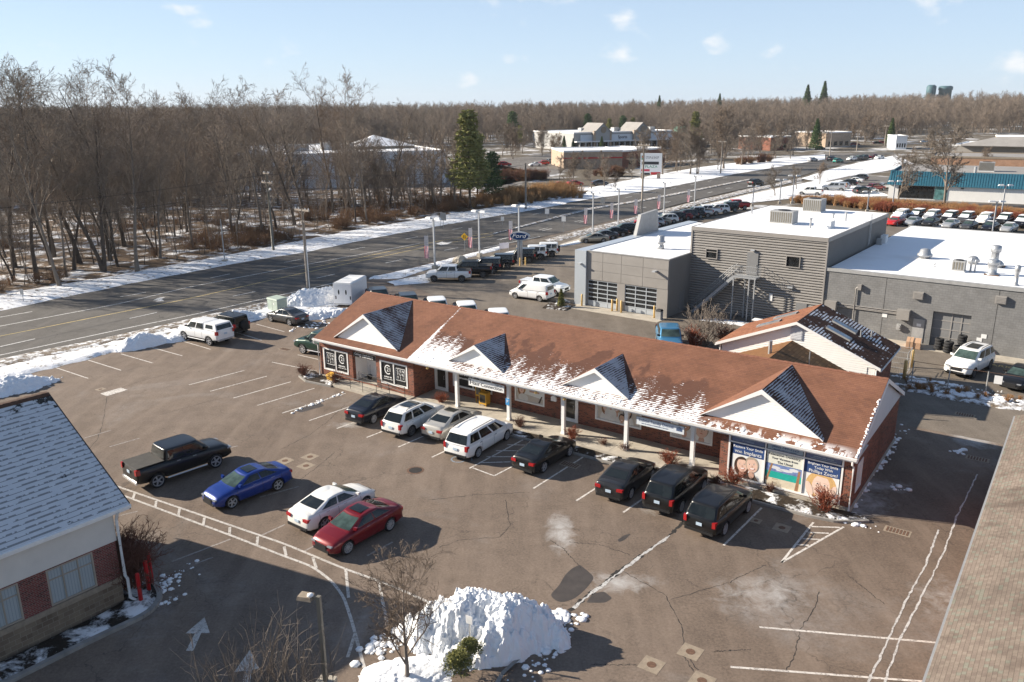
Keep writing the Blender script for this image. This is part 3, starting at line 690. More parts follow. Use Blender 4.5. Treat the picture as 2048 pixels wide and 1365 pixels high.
# ------------------------------------------------------------------ painted markings (thin sheets 4 mm above the asphalt)
z4 = zz(0, 540, .3421); zM = zz(600, 560, .3421); z7 = zz(0, 780, .3906); zR = zz(1248, 900, .3906); z2_ = zz(600, 170, .3421)
LINES = []
LINES += [z4(q) for q in ([(200, 645), (300, 685)], [(320, 570), (515, 635)], [(515, 528), (708, 588)], [(708, 492), (892, 545)], [(890, 455), (1065, 503)], [(1060, 415), (1230, 465)], [(1500, 318), (1662, 362)], [(1360, 360), (1530, 412)], [(1105, 673), (1430, 588)], [(1230, 710), (1560, 622)], [(1365, 750), (1700, 655)], [(1505, 793), (1838, 693)], [(1650, 838), (2020, 722)], [(1808, 882), (2046, 800)], [(1590, 540), (1850, 593)], [(1740, 497), (1860, 524)])]
LINES += [zM(q) for q in ([(215, 870), (420, 795)], [(390, 922), (600, 840)], [(575, 978), (800, 880)], [(770, 1038), (1000, 930)], [(990, 1103), (1305, 935)], [(1365, 1220), (1665, 1030)], [(1615, 1292), (1790, 1180)], [(1890, 1360), (2100, 1215)])]
LINES += [zR(q) for q in ([(510, 490), (705, 297)], [(970, 372), (805, 578)], [(805, 578), (1125, 395)], [(955, 393), (1105, 398)], [(940, 423), (1050, 428)], [(915, 455), (1005, 460)], [(885, 485), (950, 490)], [(693, 908), (1605, 988)], [(545, 1112), (1535, 1187)])]
HATCH = [zM(q) for q in ([(1010, 1100), (1135, 1147)], [(1135, 1147), (1245, 1090)], [(1145, 1000), (1300, 1000)], [(1090, 1035), (1265, 1035)], [(1050, 1070), (1230, 1065)], [(1210, 965), (1330, 967)])]
FADED = [z4(q) for q in ([(490, 985), (650, 938)], [(640, 1035), (815, 985)], [(1300, 1050), (1390, 1030)])] + [z7(q) for q in ([(880, 880), (1180, 765)], [(1000, 890), (1090, 858)], [(610, 645), (705, 622)], [(1330, 550), (1530, 495)], [(1340, 745), (1460, 690)], [(1560, 825), (1640, 785)], [(1880, 850), (2010, 780)])]
def put_lines(lines, wdt, mat, z=0.004, nm='parking_line'):
 for q in lines:
  a, b = np.array(gp(*q[0])), np.array(gp(*q[1]))
  mb = MB(); ribbon(mb, [tuple(a + (b - a) * t) for t in np.linspace(0, 1, 6)], wdt, z)
  o = mb.build(nm, mat, uv=False); o['kind'] = 'structure'
put_lines(LINES, 0.11, MT['paint_w']); put_lines(FADED, 0.11, MT['paint_old']); put_lines(HATCH, 0.10, MT['paint_w'], 0.008)
LAD = MB()
up_ = z7([(560, 480), (610, 498), (1170, 690), (1460, 790), (1760, 915), (2000, 1000), (2200, 1090)]); lo_ = z7([(590, 527), (640, 545), (1180, 745), (1450, 850), (1600, 905), (1700, 980), (1760, 1060), (1800, 1180), (1822, 1260), (1850, 1370), (1870, 1440)])
ribbon(LAD, smooth(resample(gline(up_), 60)), 0.13, 0.004); ribbon(LAD, smooth(resample(gline(lo_), 80), 3), 0.13, 0.0055)
for q in ([(690, 528), (680, 560)], [(800, 570), (795, 605)], [(920, 608), (912, 648)], [(1047, 655), (1040, 695)], [(1177, 703), (1175, 743)], [(1320, 752), (1315, 798)], [(1455, 803), (1465, 850)], [(1602, 858), (1620, 915)], [(1770, 915), (1785, 1065)], [(1940, 985), (1985, 1210)], [(1818, 1250), (1780, 1370)]):
 ribbon(LAD, gline(z7(q)), 0.13, 0.007)
o = LAD.build('lane_marking', MT['paint_ladder'], uv=False); o['kind'] = 'structure'
for q in ([(1047, 1165), (950, 1248), (998, 1248), (952, 1337), (990, 1337), (1030, 1246), (1075, 1246)],):
 sheet('painted_arrow', gline(z7(q)), 0.0045, MT['paint_ladder'])
sheet('painted_arrow', gline([(500, 1300), (468, 1345), (490, 1342), (470, 1420), (490, 1420), (505, 1340), (520, 1338)]), 0.0045, MT['paint_ladder'])
SC_ = MB()
for q in ([(1810, 125), (1700, 350), (1640, 520), (1500, 800), (1400, 1000), (1335, 1190)], [(1610, 410), (1540, 600), (1440, 780), (1350, 980), (1250, 1190)]):
 l = resample(gline(zR(q)), 60); l[1:-1] += (RNG.random((58, 2)) - .5) * .05
 for i in range(59): ribbon(SC_, [l[i], l[i + 1]], .05 + .05 * random.random(), .0062)
o = SC_.build('sealed_crack', MT['salt'], uv=False); o['kind'] = 'structure'
# wheelchair symbol
wc = MB(); cx_, cy_ = gp(917, 919)
for r_, a0, a1 in ((0.42, 20, 330), ):
 ribbon(wc, [(cx_ + r_ * math.cos(R(a)), cy_ + r_ * math.sin(R(a))) for a in np.linspace(a0, a1, 24)], 0.10, 0.004)
ribbon(wc, [(cx_ + .05, cy_ + .1), (cx_ + .3, cy_ + .45), (cx_ + .45, cy_ + .75)], 0.10, 0.0046); ribbon(wc, [(cx_ + .3, cy_ + .45), (cx_ + .75, cy_ + .25), (cx_ + .8, cy_ - .2)], 0.10, 0.0052)
o = wc.build('wheelchair_symbol', MT['paint_blue'], uv=False); o['kind'] = 'structure'
# road lines
RL = MB(); RY = MB()
def pxl(pts, n=60): return smooth(resample(gline(pts), n))
W_ = .17
ribbon(RL, pxl([(-200, 753), (0, 711), (267, 654), (386, 630), (479, 609), (600, 582), (670, 566)]), W_, 0.012)
ribbon(RL, pxl([(-200, 690), (0, 653), (239, 608), (376, 575), (564, 539), (600, 532), (760, 502), (840, 487)]), W_, 0.012)
ribbon(RL, pxl([(966, 497), (1040, 481.5), (1080, 473.5)]), W_, 0.012)
ribbon(RY, pxl([(-200, 712), (0, 673), (205, 632), (368, 600), (581, 552), (771, 512), (880, 489), (987, 472)]), W_, 0.012)
ribbon(RY, pxl([(600, 541), (771, 505), (880, 482), (985, 466)]), W_, 0.0125)
def dashes(pts, w_=0.17, dash=3.0, gap=9.0, z=0.0122):
 p = resample(gline(pts), 400); d = np.r_[0, np.cumsum(np.linalg.norm(np.diff(p, axis=0), axis=1))]; s = 0
 while s < d[-1] - dash:
  q = [tuple((np.interp(s + dash * k, d, p[:, 0]), np.interp(s + dash * k, d, p[:, 1]))) for k in (0, .5, 1)]
  ribbon(RL, q, w_, z); s += dash + gap
dashes([(0, 694), (147, 661), (208, 649), (365, 614), (420, 603), (560, 573), (700, 542), (880, 503), (1080, 463), (1300, 413), (1490, 369)])
dashes([(0, 635), (212, 598), (263, 591), (400, 561), (560, 527), (771, 487), (942, 452), (1134, 417), (1300, 387), (1471, 352), (1600, 333)])
dashes([(1000, 480), (1100, 455), (1300, 410), (1490, 371)], 0.12, 3, 9, 0.0126); dashes([(940, 447), (1134, 412), (1300, 383), (1471, 349)], 0.12, 3, 9, 0.0126)
o = RL.build('road_line', MT['paint_road'], uv=False); o['kind'] = 'structure'
o = RY.build('road_line', MT['paint_y'], uv=False); o['kind'] = 'structure'
sheet('painted_arrow', gline(z4([(895, 180), (925, 165), (965, 160), (945, 172), (960, 183), (905, 187), (930, 178)])), 0.013, MT['paint_road'])
sheet('painted_arrow', gline([(872, 488), (884, 484), (893, 486), (905, 484), (896, 489), (882, 491)]), 0.013, MT['paint_road'])

# cracks with ragged width, damp patches, salt-filled crack
CR = MB()
def crack(pts, w_, jit=0.10, z=0.0032, mb=None):
 p = resample(gline(pts), 40); p += (RNG.random(p.shape) - 0.5) * jit
 for i in range(len(p) - 1):
  ribbon(mb or CR, [p[i], p[i + 1]], w_ * (0.4 + 1.1 * random.random()), z)
for q in ([(1372, 1040), (1330, 1080), (1290, 1105), (1230, 1150), (1165, 1200), (1140, 1222)],): crack(q, 0.20)
crack([(1340, 1072), (1290, 1106), (1232, 1150), (1166, 1200), (1148, 1216)], 0.13, 0.08, 0.0042, mb := MB())
o = mb.build('salted_crack', MT['salt'], uv=False); o['kind'] = 'structure'
for q in ([(1248, 1145), (1330, 1190), (1360, 1245), (1370, 1300), (1395, 1340)], [(1340, 1200), (1460, 1165), (1530, 1130)], [(1640, 1185), (1625, 1225), (1600, 1260), (1590, 1310), (1570, 1345)], [(1690, 1146), (1770, 1210)], [(560, 900), (620, 870), (660, 840), (690, 810)], [(215, 795), (205, 850), (195, 880), (170, 905)], [(215, 785), (290, 760), (370, 740), (400, 725)], [(1010, 1000), (1020, 1050), (1000, 1075), (920, 1080), (880, 1095)], [(1100, 1080), (1130, 1100), (1160, 1135)], [(1140, 1085), (1200, 1090), (1260, 1110)], [(700, 985), (620, 1005), (560, 1010)], [(860, 1000), (950, 990), (1060, 985)], [(320, 830), (430, 800), (480, 790)], [(600, 960), (640, 930), (670, 905)], [(1500, 1300), (1430, 1303)], [(1300, 1330), (1180, 1330)], [(1360, 1300), (1400, 1365)]):
 crack(q, 0.026)
o = CR.build('asphalt_crack', MT['crack'], uv=False); o['kind'] = 'structure'
for q in ([(1160, 1130), (1172, 1140), (1190, 1155), (1172, 1178), (1150, 1198), (1120, 1207), (1098, 1192), (1118, 1172), (1130, 1150), (1145, 1136)], [(1185, 1188), (1208, 1183), (1225, 1197), (1210, 1206), (1172, 1206)], [(1235, 1080), (1250, 1070), (1262, 1068), (1250, 1080), (1238, 1085)], [(590, 820), (640, 806), (650, 812), (600, 826)]):
 p_ = smooth(resample(gline(q + [q[0]]), 40)); sheet('damp_patch', [tuple(x) for x in p_[:-1]], 0.0028, MT['wet'])
# survey pads with rusty covers, catch basins, manholes
def pad(px, s, rot, lab, cov=True, mat='tan_conc', s2=None):
 s *= .85 if cov else 1; x, y = gp(*px)
 e = empty('utility_cover', (x, y, 0), rot, lab, 'utility cover', 'covers set in the asphalt')
 MB().prism([(-s / 2, -(s2 or s) / 2), (s / 2, -(s2 or s) / 2), (s / 2, (s2 or s) / 2), (-s / 2, (s2 or s) / 2)], -0.05, 0.006, ).build('pad', MT[mat], e)
 if cov: MB().lathe([(0.0, 0.0), (s * .22, 0.0), (s * .22, 0.012), (s * .16, 0.014)], n=14).build('cover', MT['rust'], e)
 return e
for i, (px, s, lab) in enumerate([((570, 922), .95, 'tan pad with rusty cover behind the blue sedan'), ((620, 914), .95, 'tan pad with rusty cover, farthest of three by the blue sedan'), ((612, 932), .95, 'tan pad with rusty cover, nearest of three by the blue sedan'), ((1303, 1330), .95, 'tan pad with rusty cover, left of two at the bottom'), ((1381, 1304), .95, 'tan pad with rusty cover, right of two at the bottom'), ((1404, 1362), .95, 'tan pad cut by the bottom edge of the picture'), ((1564, 1056), .9, 'shaded pad with cover right of the last black car'), ((1512, 1042), .6, 'small shaded pad beside the last black car'), ((1622, 1070), .4, 'small rusty cover inside the painted triangle')]):
 pad(px, s, BTH, lab)
pad((228, 784), 1.6, R(55), 'bright concrete patch in the empty lot', False, 'paint_w', 0.9); pad((201, 779), .7, R(55), 'small pad beside the bright concrete patch')
for px, lab in (((1795, 1063), 'catch basin with tan frame at the shaded drive'), ((570, 699), 'tan framed grate behind the boxy black off-roader'), ((1955, 918), 'catch basin in the shade between the buildings'), ((1930, 830), 'framed grate by the snow at the back of the drive'), ((1140, 930), 'catch basin beside the black coupe'), ((1225, 927), 'square grate in shade right of the black coupe')):
 e = empty('catch_basin', (*gp(*px), 0), BTH, lab, 'catch basin', 'grates set in the asphalt')
 fr = MB(); fr.box(-.6, -.32, -.05, .6, .32, 0.005); fr.build('frame', MT['tan_conc'], e)
 gt = MB()
 for k in range(7): gt.box(-.5 + k * .15, -.24, 0.005, -.41 + k * .15, .24, 0.016)
 gt.build('grate', MT['rust'], e)
e = empty('manhole', (*gp(831, 941), 0), 0, 'round manhole in front of the parked vans', 'manhole'); MB().lathe([(0, -.02), (.5, -.02), (.5, .006), (.42, .008)], n=24).build('ring', MT['rust'], e)
MB().lathe([(0, 0), (.38, 0), (.38, .012), (.1, .014)], n=24).build('lid', MT['crack'], e)

# ------------------------------------------------------------------ snow piles
def pile(name, px, rx, ry, rot, h, label, seed, mat='snow', n=90, lump=0.35):
 x0, y0 = gp(*px)
 a = np.linspace(-1.15, 1.15, n); X, Y = np.meshgrid(a * rx, a * ry, indexing='ij')
 rr = np.sqrt((X / rx) ** 2 + (Y / ry) ** 2) + (fbm(X * .9 + 50, Y * .9, 5, seed, .62) - 0.5) * 0.8
 d = np.clip(1 - rr, 0, 1) ** 0.9
 crest = 0.55 + 0.9 * fbm(X * 0.45, Y * 0.45, 3, seed + 3)
 # blocky lumps: rounded cells of two sizes
 def cells(s, sd):
  gx, gy = X * s, Y * s; best = np.full(X.shape, 9.0)
  ix, iy = np.floor(gx).astype(int), np.floor(gy).astype(int)
  for dx in (-1, 0, 1):
   for dy in (-1, 0, 1):
    cx = ix + dx; cy = iy + dy
    hx = vnoise(cx * 1.0 + .01, cy * 1.0 + .01, sd); hy = vnoise(cx * 1.0 + .01, cy * 1.0 + .01, sd + 7)
    best = np.minimum(best, (cx + hx - gx) ** 2 + (cy + hy - gy) ** 2)
  return np.clip(1 - best * 1.3, 0, 1) ** 0.5
 L = 0.28 * cells(1.2, seed) + 0.30 * cells(2.9, seed + 2) + 0.34 * cells(5.7, seed + 4) + 0.26 * cells(10.3, seed + 6)
 Z = h * d * crest * (1 + 0.0 * L) + (lump * np.minimum(1, d * 2.2)) * (L - 0.25) - 0.05
 P = np.stack([X, Y, Z], -1)
 P[..., :2] += (np.stack([fbm(X * 3, Y * 3 + 9, 3, seed + 8), fbm(X * 3 + 7, Y * 3, 3, seed + 9)], -1) - 0.5) * 0.25
 me = grid_mesh(name, P, MT[mat]); o = link_mesh(name, me, None, (x0, y0, 0), rot)
 tag(o, label, 'snow pile', 'heaps of ploughed snow'); return o
pile('snow_pile', (955, 1275), 3.15, 1.9, R(-4), 1.9, 'big lumpy heap of clean ploughed snow at the bottom of the lot', 5, n=240, lump=0.55)
pile('snow_pile', (815, 1350), 2.0, 1.2, R(10), 0.35, 'low flat snow around the foot of the bare tree', 6, lump=0.12)
pile('snow_pile', (622, 608), 4.0, 2.0, R(25), 1.35, 'tall dirty heap of snow beside the white trailer', 15, 'snow_dirty', 110, 0.5)
pile('snow_pile', (650, 630), 3.2, 1.6, R(40), 0.55, 'low heap of snow in front of the white trailer', 16, 'snow_dirty', 80, 0.4)
pile('snow_pile', (20, 780), 3.2, 1.7, R(40), 0.9, 'heap of snow behind the shingled roof at the left edge', 25, 'snow', 90, 0.4)
pile('snow_pile', (285, 692), 2.9, 1.1, R(45), 0.8, 'small ridge of ploughed snow on the verge left of the white pickup', 26, 'snow', 80, 0.35)
pile('snow_pile', (478, 640), 3.4, 1.0, R(45), 0.75, 'ridge of ploughed snow behind the boxy black off-roader', 27, 'snow_dirty', 80, 0.35)
pile('snow_pile', (355, 680), 2.0, 0.8, R(45), 0.5, 'lump of snow at the nose of the white pickup', 28, 'snow', 60, 0.3)
# ------------------------------------------------------------------ building helpers
def wall_holes(mb, u0, u1, z0, z1, holes, v0, v1, m=0, axis='u'):
 """wall slab along u (or v) with rectangular openings"""
 us = sorted(set([u0, u1] + [h[0] for h in holes] + [h[1] for h in holes]))
 for a, b in zip(us[:-1], us[1:]):
  cuts = sorted([(h[2], h[3]) for h in holes if h[0] < b - 1e-6 and h[1] > a + 1e-6]); z = z0
  for c, d in cuts + [(z1, z1)]:
   if c - z > 1e-4:
    if axis == 'u': mb.box(a, v0, z, b, v1, c, m)
    else: mb.box(v0, a, z, v1, b, c, m)
   z = max(z, d)
 return mb
def window(par, u0, u1, z0, z1, v, mat='glass_dark', fw=0.10, mull=(), trans=(), depth=0.10, frame='white_trim', proud=0.03, name='window', axis='u', sgn=1):
 f = MB(); a, b = (v - proud * sgn, v + (depth - proud) * sgn); a, b = min(a, b), max(a, b)
 def bx(p0, q0, p1, q1, x=0.0):
  if axis == 'u': f.box(p0, a + x, q0, p1, b - x, q1)
  else: f.box(a + x, p0, q0, b - x, p1, q1)
 bx(u0, z0, u0 + fw, z1); bx(u1 - fw, z0, u1, z1); bx(u0 + fw, z0, u1 - fw, z0 + fw); bx(u0 + fw, z1 - fw, u1 - fw, z1)
 for q in mull: bx(q - fw * .35, z0 + fw, q + fw * .35, z1 - fw, 0.012)
 for q in trans: bx(u0 + fw, q - fw * .35, u1 - fw, q + fw * .35, 0.018)
 o = f.build(name, MT[frame], par)
 p = MB(); vv = v + 0.05 * sgn
 if axis == 'u': p.box(u0 + fw * .8, vv, z0 + fw * .8, u1 - fw * .8, vv + .015, z1 - fw * .8)
 else: p.box(min(vv, vv + .015 * sgn), u0 + fw * .8, z0 + fw * .8, max(vv, vv + .015 * sgn), u1 - fw * .8, z1 - fw * .8)
 p.build('pane', MT[mat], o)
 return o
_txt = {}
def text(par, s, u, z, v, size, mat='letter_white', name='lettering', align='CENTER', depth=0.01, rz=0.0, wide=None, up=None):
 """lettering standing on a facade: +x along the facade, up = z"""
 key = (s, size, align, depth)
 if key not in _txt:
  cu = bpy.data.curves.new('lettering', 'FONT'); cu.body = s; cu.size = size; cu.align_x = align; cu.align_y = 'CENTER'; cu.extrude = depth / 2; cu.resolution_u = 2
  ob = bpy.data.objects.new('lettering', cu); COL.objects.link(ob)
  dg = bpy.context.evaluated_depsgraph_get(); me = bpy.data.meshes.new_from_object(ob.evaluated_get(dg))
  bpy.data.objects.remove(ob); _txt[key] = me
 me = _txt[key].copy(); me.materials.clear(); me.materials.append(MT[mat])
 o = link_mesh(name, me, par, (u, v, z)); o.rotation_euler = (math.pi / 2, 0, rz)
 if wide:
  w0 = max((q.co.x for q in me.vertices), default=1) - min((q.co.x for q in me.vertices), default=0)
  if w0 > 0: o.scale = (wide / w0, 1, 1)
 return o
def scribble(par, u, z, v, w_, h, mat='letter_white'):
 """a line of small print too small to read: a row of short marks"""
 mb = MB(); x = u - w_ / 2; rr = random.Random(int(u * 100))
 while x < u + w_ / 2 - h * .3:
  q = h * rr.uniform(.35, .7); mb.box(x, v - .004, z - h / 2 * rr.uniform(.6, 1), min(x + q, u + w_ / 2), v, z + h / 2 * rr.uniform(.6, 1)); x += q + h * (.22 if rr.random() < .8 else .7)
 return mb.build('small_print', MT[mat], par)
def siding(par, pts, n_u, lap=0.13, mat='siding', name='siding', axis='u', sgn=-1):
 """clapboards filling a gable triangle pts = (left, apex, right) given as (u, z) at depth n_u"""
 (ul, zl), (ua, za), (ur, zr) = pts; mb = MB(); z = min(zl, zr)
 while z < za - 0.02:
  z1 = min(z + lap, za - 0.005)
  def ext_(zz_):
   t = (zz_ - min(zl, zr)) / (za - min(zl, zr)); return ul + (ua - ul) * t, ur + (ua - ur) * t
  a0, b0 = ext_(z); a1, b1 = ext_(z1)
  o0, o1 = 0.028 * sgn, 0.004 * sgn
  q = [(a0, n_u + o0, z), (b0, n_u + o0, z), (b1, n_u + o1, z1), (a1, n_u + o1, z1)]
  r_ = [(a0, n_u, z), (b0, n_u, z), (b0, n_u + o0, z), (a0, n_u + o0, z)]
  for f in (q, r_): mb.face(f if axis == 'u' else [(p[1], p[0], p[2]) for p in f])
  z = z1
 return mb.build(name, MT[mat], par)
def beam(mb, a, b, wdt, hgt_, m=0):
 """square bar from a to b"""
 a, b = Vector(a), Vector(b); d = (b - a).normalized()
 s = d.cross(Vector((0, 0, 1))); s = s.normalized() if s.length > 1e-3 else Vector((1, 0, 0)); t = s.cross(d)
 s, t = s * wdt / 2, t * hgt_ / 2
 return mb.hexa([a - s - t, a + s - t, a + s + t, a - s + t, b - s - t, b + s - t, b + s + t, b - s + t], m)

# ------------------------------------------------------------------ the brick shop row
SH = empty('shop_building', (BX, BY, 0), BTH, 'long low brick shop row with red-brown shingle roof and four white gables', 'building')
BL, BD, HE, HR, OV = 39.24, 11.04, 3.13, 5.66, 0.415
SLP = (HR - HE) / (BD / 2 + OV)
def mroof(v): return HE + SLP * (v + OV)
wl = MB()
wall_holes(wl, 0, 9.65, 0, 2.95, [(0.45, 3.05, .66, 2.34), (3.55, 6.0, .25, 2.62), (6.45, 9.02, .70, 2.38)], 0, .3)
wl.box(9.35, .3, 0, 9.65, 2.25, 2.95)                                   # return into the porch
wl.box(0, .3, 0, .3, BD, 2.95); wl.box(.3, BD - .3, 0, BL - .3, BD, 2.95)
wall_holes(wl, 9.65, 32.25, 0, 2.95, [(9.42 + .25, 10.95, .16, 2.42), (11.42, 14.9, .78, 2.25), (16.85, 19.2, .78, 2.25), (20.5, 21.85, .16, 2.42), (23.15, 26.3, .82, 2.3), (28.3, 30.9, .82, 2.3)], 2.25, 2.5)
wl.box(32.25, .3, 0, 32.5, 2.25, 2.95)
wall_holes(wl, 32.25, BL, 0, 2.95, [(32.75, 38.72, .27, 2.86)], 0, .3)
wall_holes(wl, .3, BD, 0, 2.95, [(0.75, 1.95, .75, 2.3)], BL - .3, BL, axis='v')
wl.build('wall', MT['brick'], SH)
for q in ((-.06, -.06, -.05, 3.4, 0, .14), (6.1, -.06, -.05, 9.65, 0, .14), (32.2, -.07, -.05, BL + .07, 0, .2), (BL, 0, -.05, BL + .07, BD, .2)): MB().box(*q).build('foundation', MT['concrete'], SH)
al = MB(); al.box(3.3, 1.5, .2, 6.3, 1.6, 2.7, 0); al.box(3.35, .3, .2, 3.55, 1.5, 2.7, 0); al.box(6.0, .3, .2, 6.2, 1.5, 2.7, 0); al.box(3.55, .3, 2.62, 6.0, 1.5, 2.7, 0); al.build('entrance_recess', MT['white_trim'], SH)
MB().box(3.4, -.2, -.05, 6.15, 1.5, .24).build('entrance_step', MT['concrete'], SH)
# roof slabs with eave thickness
rf = MB(); x0, x1 = -.165, BL + .165
for sgn in (1, -1):
 e = -OV if sgn == 1 else BD + OV
 p = [(x0, e, HE), (x1, e, HE), (x1, BD / 2, HR), (x0, BD / 2, HR)]
 if sgn == -1: p = [p[1], p[0], p[3], p[2]]
 rf.hexa([(a, b, c - .11) for a, b, c in p] + p)
rf.build('roof', MT['roof_red'], SH)
rc = MB(); k = 0
u = x0
while u < x1:
 u2 = min(u + .30, x1); hz = .018 + .012 * (k % 2)
 for s in (1, -1): rc.hexa([(u, BD / 2, HR - .02), (u2, BD / 2, HR - .02), (u2, BD / 2 - s * .16, HR - .07 - .02), (u, BD / 2 - s * .16, HR - .09), (u, BD / 2, HR + hz), (u2, BD / 2, HR + hz - .012), (u2, BD / 2 - s * .16, HR - .07 + hz), (u, BD / 2 - s * .16, HR - .07 + hz)])
 u = u2; k += 1
rc.build('ridge_cap', MT['ridge_cap'], SH)
fs = MB(); fs.box(x0, -OV - .015, HE - .26, x1, -OV + .02, HE - .03); fs.box(x0, BD + OV - .02, HE - .26, x1, BD + OV + .015, HE - .03); fs.build('fascia', MT['white_trim'], SH)
gu = MB()
gu.hexa([(x0, -OV - .13, HE - .15), (x1, -OV - .13, HE - .15), (x1, -OV - .016, HE - .17), (x0, -OV - .016, HE - .17), (x0, -OV - .15, HE - .02), (x1, -OV - .15, HE - .02), (x1, -OV - .016, HE - .04), (x0, -OV - .016, HE - .04)])
gu.build('gutter', MT['gutter'], SH)
MB().box(x0 + .05, -OV + .02, 2.86, x1 - .05, 2.3, 2.90).build('soffit', MT['soffit'], SH)
for u in (-.07, BL - .02, 30.75, 13.55):
 d = MB(); d.tube([(u, -OV - .07, HE - .2), (u, -OV - .07, 2.75), (u, -.09, 2.5), (u, -.09, .12), (u, -.25, .04)], .05, 6)
 if u in (30.75, 13.55): d = MB().tube([(u, -OV - .05, HE - .2), (u, .10, 2.7), (u, .10, .25), (u, -.1, .2)], .04, 6)
 d.build('downspout', MT['gutter'], SH)
# rake boards and end gables
for xe, s in ((BL, 1), (0, -1)):
 siding(SH, ((-.1, 2.95), (BD / 2, HR - .16), (BD + .1, 2.95)), xe - .15 * 0 + .012 * s, .125, 'grey_siding', 'gable_siding', 'v', s)
 MB().ext([(xe - .02 * s, -.05, 2.95), (xe - .02 * s, BD + .05, 2.95), (xe - .02 * s, BD / 2, HR - .15)], (.025 * s, 0, 0)).build('gable_backing', MT['grey_siding'], SH)
 rk = MB()
 for a, b in (((-OV), BD / 2), ((BD + OV), BD / 2)):
  za, zb = HE - .02, HR - .03
  xx = xe + .165 * s
  rk.hexa([(xx, a, za - .24), (xx + .03 * s, a, za - .24), (xx + .03 * s, b, zb - .24), (xx, b, zb - .24), (xx, a, za), (xx + .03 * s, a, za), (xx + .03 * s, b, zb), (xx, b, zb)])
 rk.build('rake_board', MT['white_trim'], SH)
# snow crust on the right rake edge
cr = MB()
for k in range(60):
 t = random.random() ** 1.3; v = -OV + .05 + t * 4.2; s_ = random.uniform(.03, .08)
 cr.lathe([(s_, 0), (s_ * .9, s_ * .5), (s_ * .4, s_ * .8)], (BL + .13 + random.uniform(-.05, .02), v, mroof(v) - .01), 6)
o = cr.build('rake_snow', MT['snow'], SH); o['kind'] = 'stuff'
# snow cushions along the eave (ragged low mounds)
cr = MB()
for a, b, dens in ((10, 31.5, 60), (31.5, 39.2, 26), (11, 30, 40)):
 for k in range(dens):
  u = random.uniform(a, b); s_ = random.uniform(.04, .12); v = -OV + random.uniform(.03, .55) * (1 if dens < 200 else .7)
  if fbm(np.array(u * .9), np.array(3.3), 3, 5) < .42: continue
  cr.lathe([(s_, 0), (s_ * .85, s_ * .22), (s_ * .4, s_ * .36)], (u, v, mroof(v) - .005), 7)
o = cr.build('eave_snow', MT['snow'], SH, True); o['kind'] = 'stuff'
# dormers
for uc, hw, v0, za, lab in ((4.98, 3.15, .20, 5.58, 1), (15.04, 2.18, .34, 4.86, 2), (24.15, 2.20, .36, 4.90, 2), (34.25, 3.23, .34, 5.56, 1)):
 vf = v0 - .22; ve = (za - HE) / SLP - OV; zb = mroof(v0) + .02; vb = v0
 dm = MB(); th_ = .09
 for s in (1, -1):
  p = [(uc, vf, za), (uc, ve, za), (uc + s * hw * 1.03, vb, zb), (uc + s * hw * 1.03, vf, zb - .03)]
  if s == -1: p = p[::-1]
  top = [(a, b, c + .03) for a, b, c in p]; n = len(p)
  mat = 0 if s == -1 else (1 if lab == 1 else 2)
  i = len(dm.v); dm.v += [(a, b, c - .06) for a, b, c in p] + top
  dm.f.append(tuple(i + 4 + q for q in range(4))); dm.m.append(mat)
  dm.f.append(tuple(i + q for q in (3, 2, 1, 0))); dm.m.append(mat)
  for q in range(4): r_ = (q + 1) % 4; dm.f.append((i + q, i + r_, i + 4 + r_, i + 4 + q)); dm.m.append(mat)
 d = dm.build('dormer', [MT['roof_red_bare'], MT['dormer_shaded'], MT['dormer_shaded_snowy']], SH)
 siding(d, ((uc - hw * .985, mroof(v0) - .02), (uc, za - .10), (uc + hw * .985, mroof(v0) - .02)), v0, .135, 'siding', 'gable_siding', 'u', -1)
 MB().ext([(uc - hw * .98, v0 + .03, mroof(v0) - .05), (uc + hw * .98, v0 + .03, mroof(v0) - .05), (uc, v0 + .03, za - .1)], (0, .03, 0)).build('gable_backing', MT['siding'], d)
 tr = MB()
 for s in (1, -1):
  a, b = (uc + s * hw * 1.03, zb - .03), (uc, za)
  tr.hexa([(a[0], vf - .02, a[1] - .02), (a[0], vf + .03, a[1] - .02), (b[0], vf + .03, b[1] - .25), (b[0], vf - .02, b[1] - .25), (a[0], vf - .02, a[1] + .02), (a[0], vf + .03, a[1] + .02), (b[0], vf + .03, b[1] + .025), (b[0], vf - .02, b[1] + .025)])
  # soffit of the overhang
  tr.face([(a[0], vf + .03, a[1] - .05), (a[0], v0, a[1] - .05), (b[0], v0, b[1] - .22), (b[0], vf + .03, b[1] - .22)])
 tr.build('gable_trim', MT['white_trim'], d)
# porch columns and beam
bmn = MB(); bmn.box(9.65, .12, 2.62, 32.25, .38, 2.86); bmn.build('porch_beam', MT['white_trim'], SH)
for u in (13.39, 17.75, 21.95, 26.35, 30.55):
 c = MB(); c.box(u - .11, .14, .15, u + .11, .36, 2.62); c.box(u - .14, .11, .15, u + .14, .39, .30); c.box(u - .14, .11, 2.5, u + .14, .39, 2.62); c.build('porch_column', MT['white_trim'], SH)
for u in (11.2, 20.2, 22.3):
 l = MB(); l.lathe([(.05, 2.80), (.10, 2.74), (.11, 2.68), (.06, 2.62)], (u, .25 - .5, 0), 10); l.build('soffit_lamp', MT['yellow_paint'], SH, True)
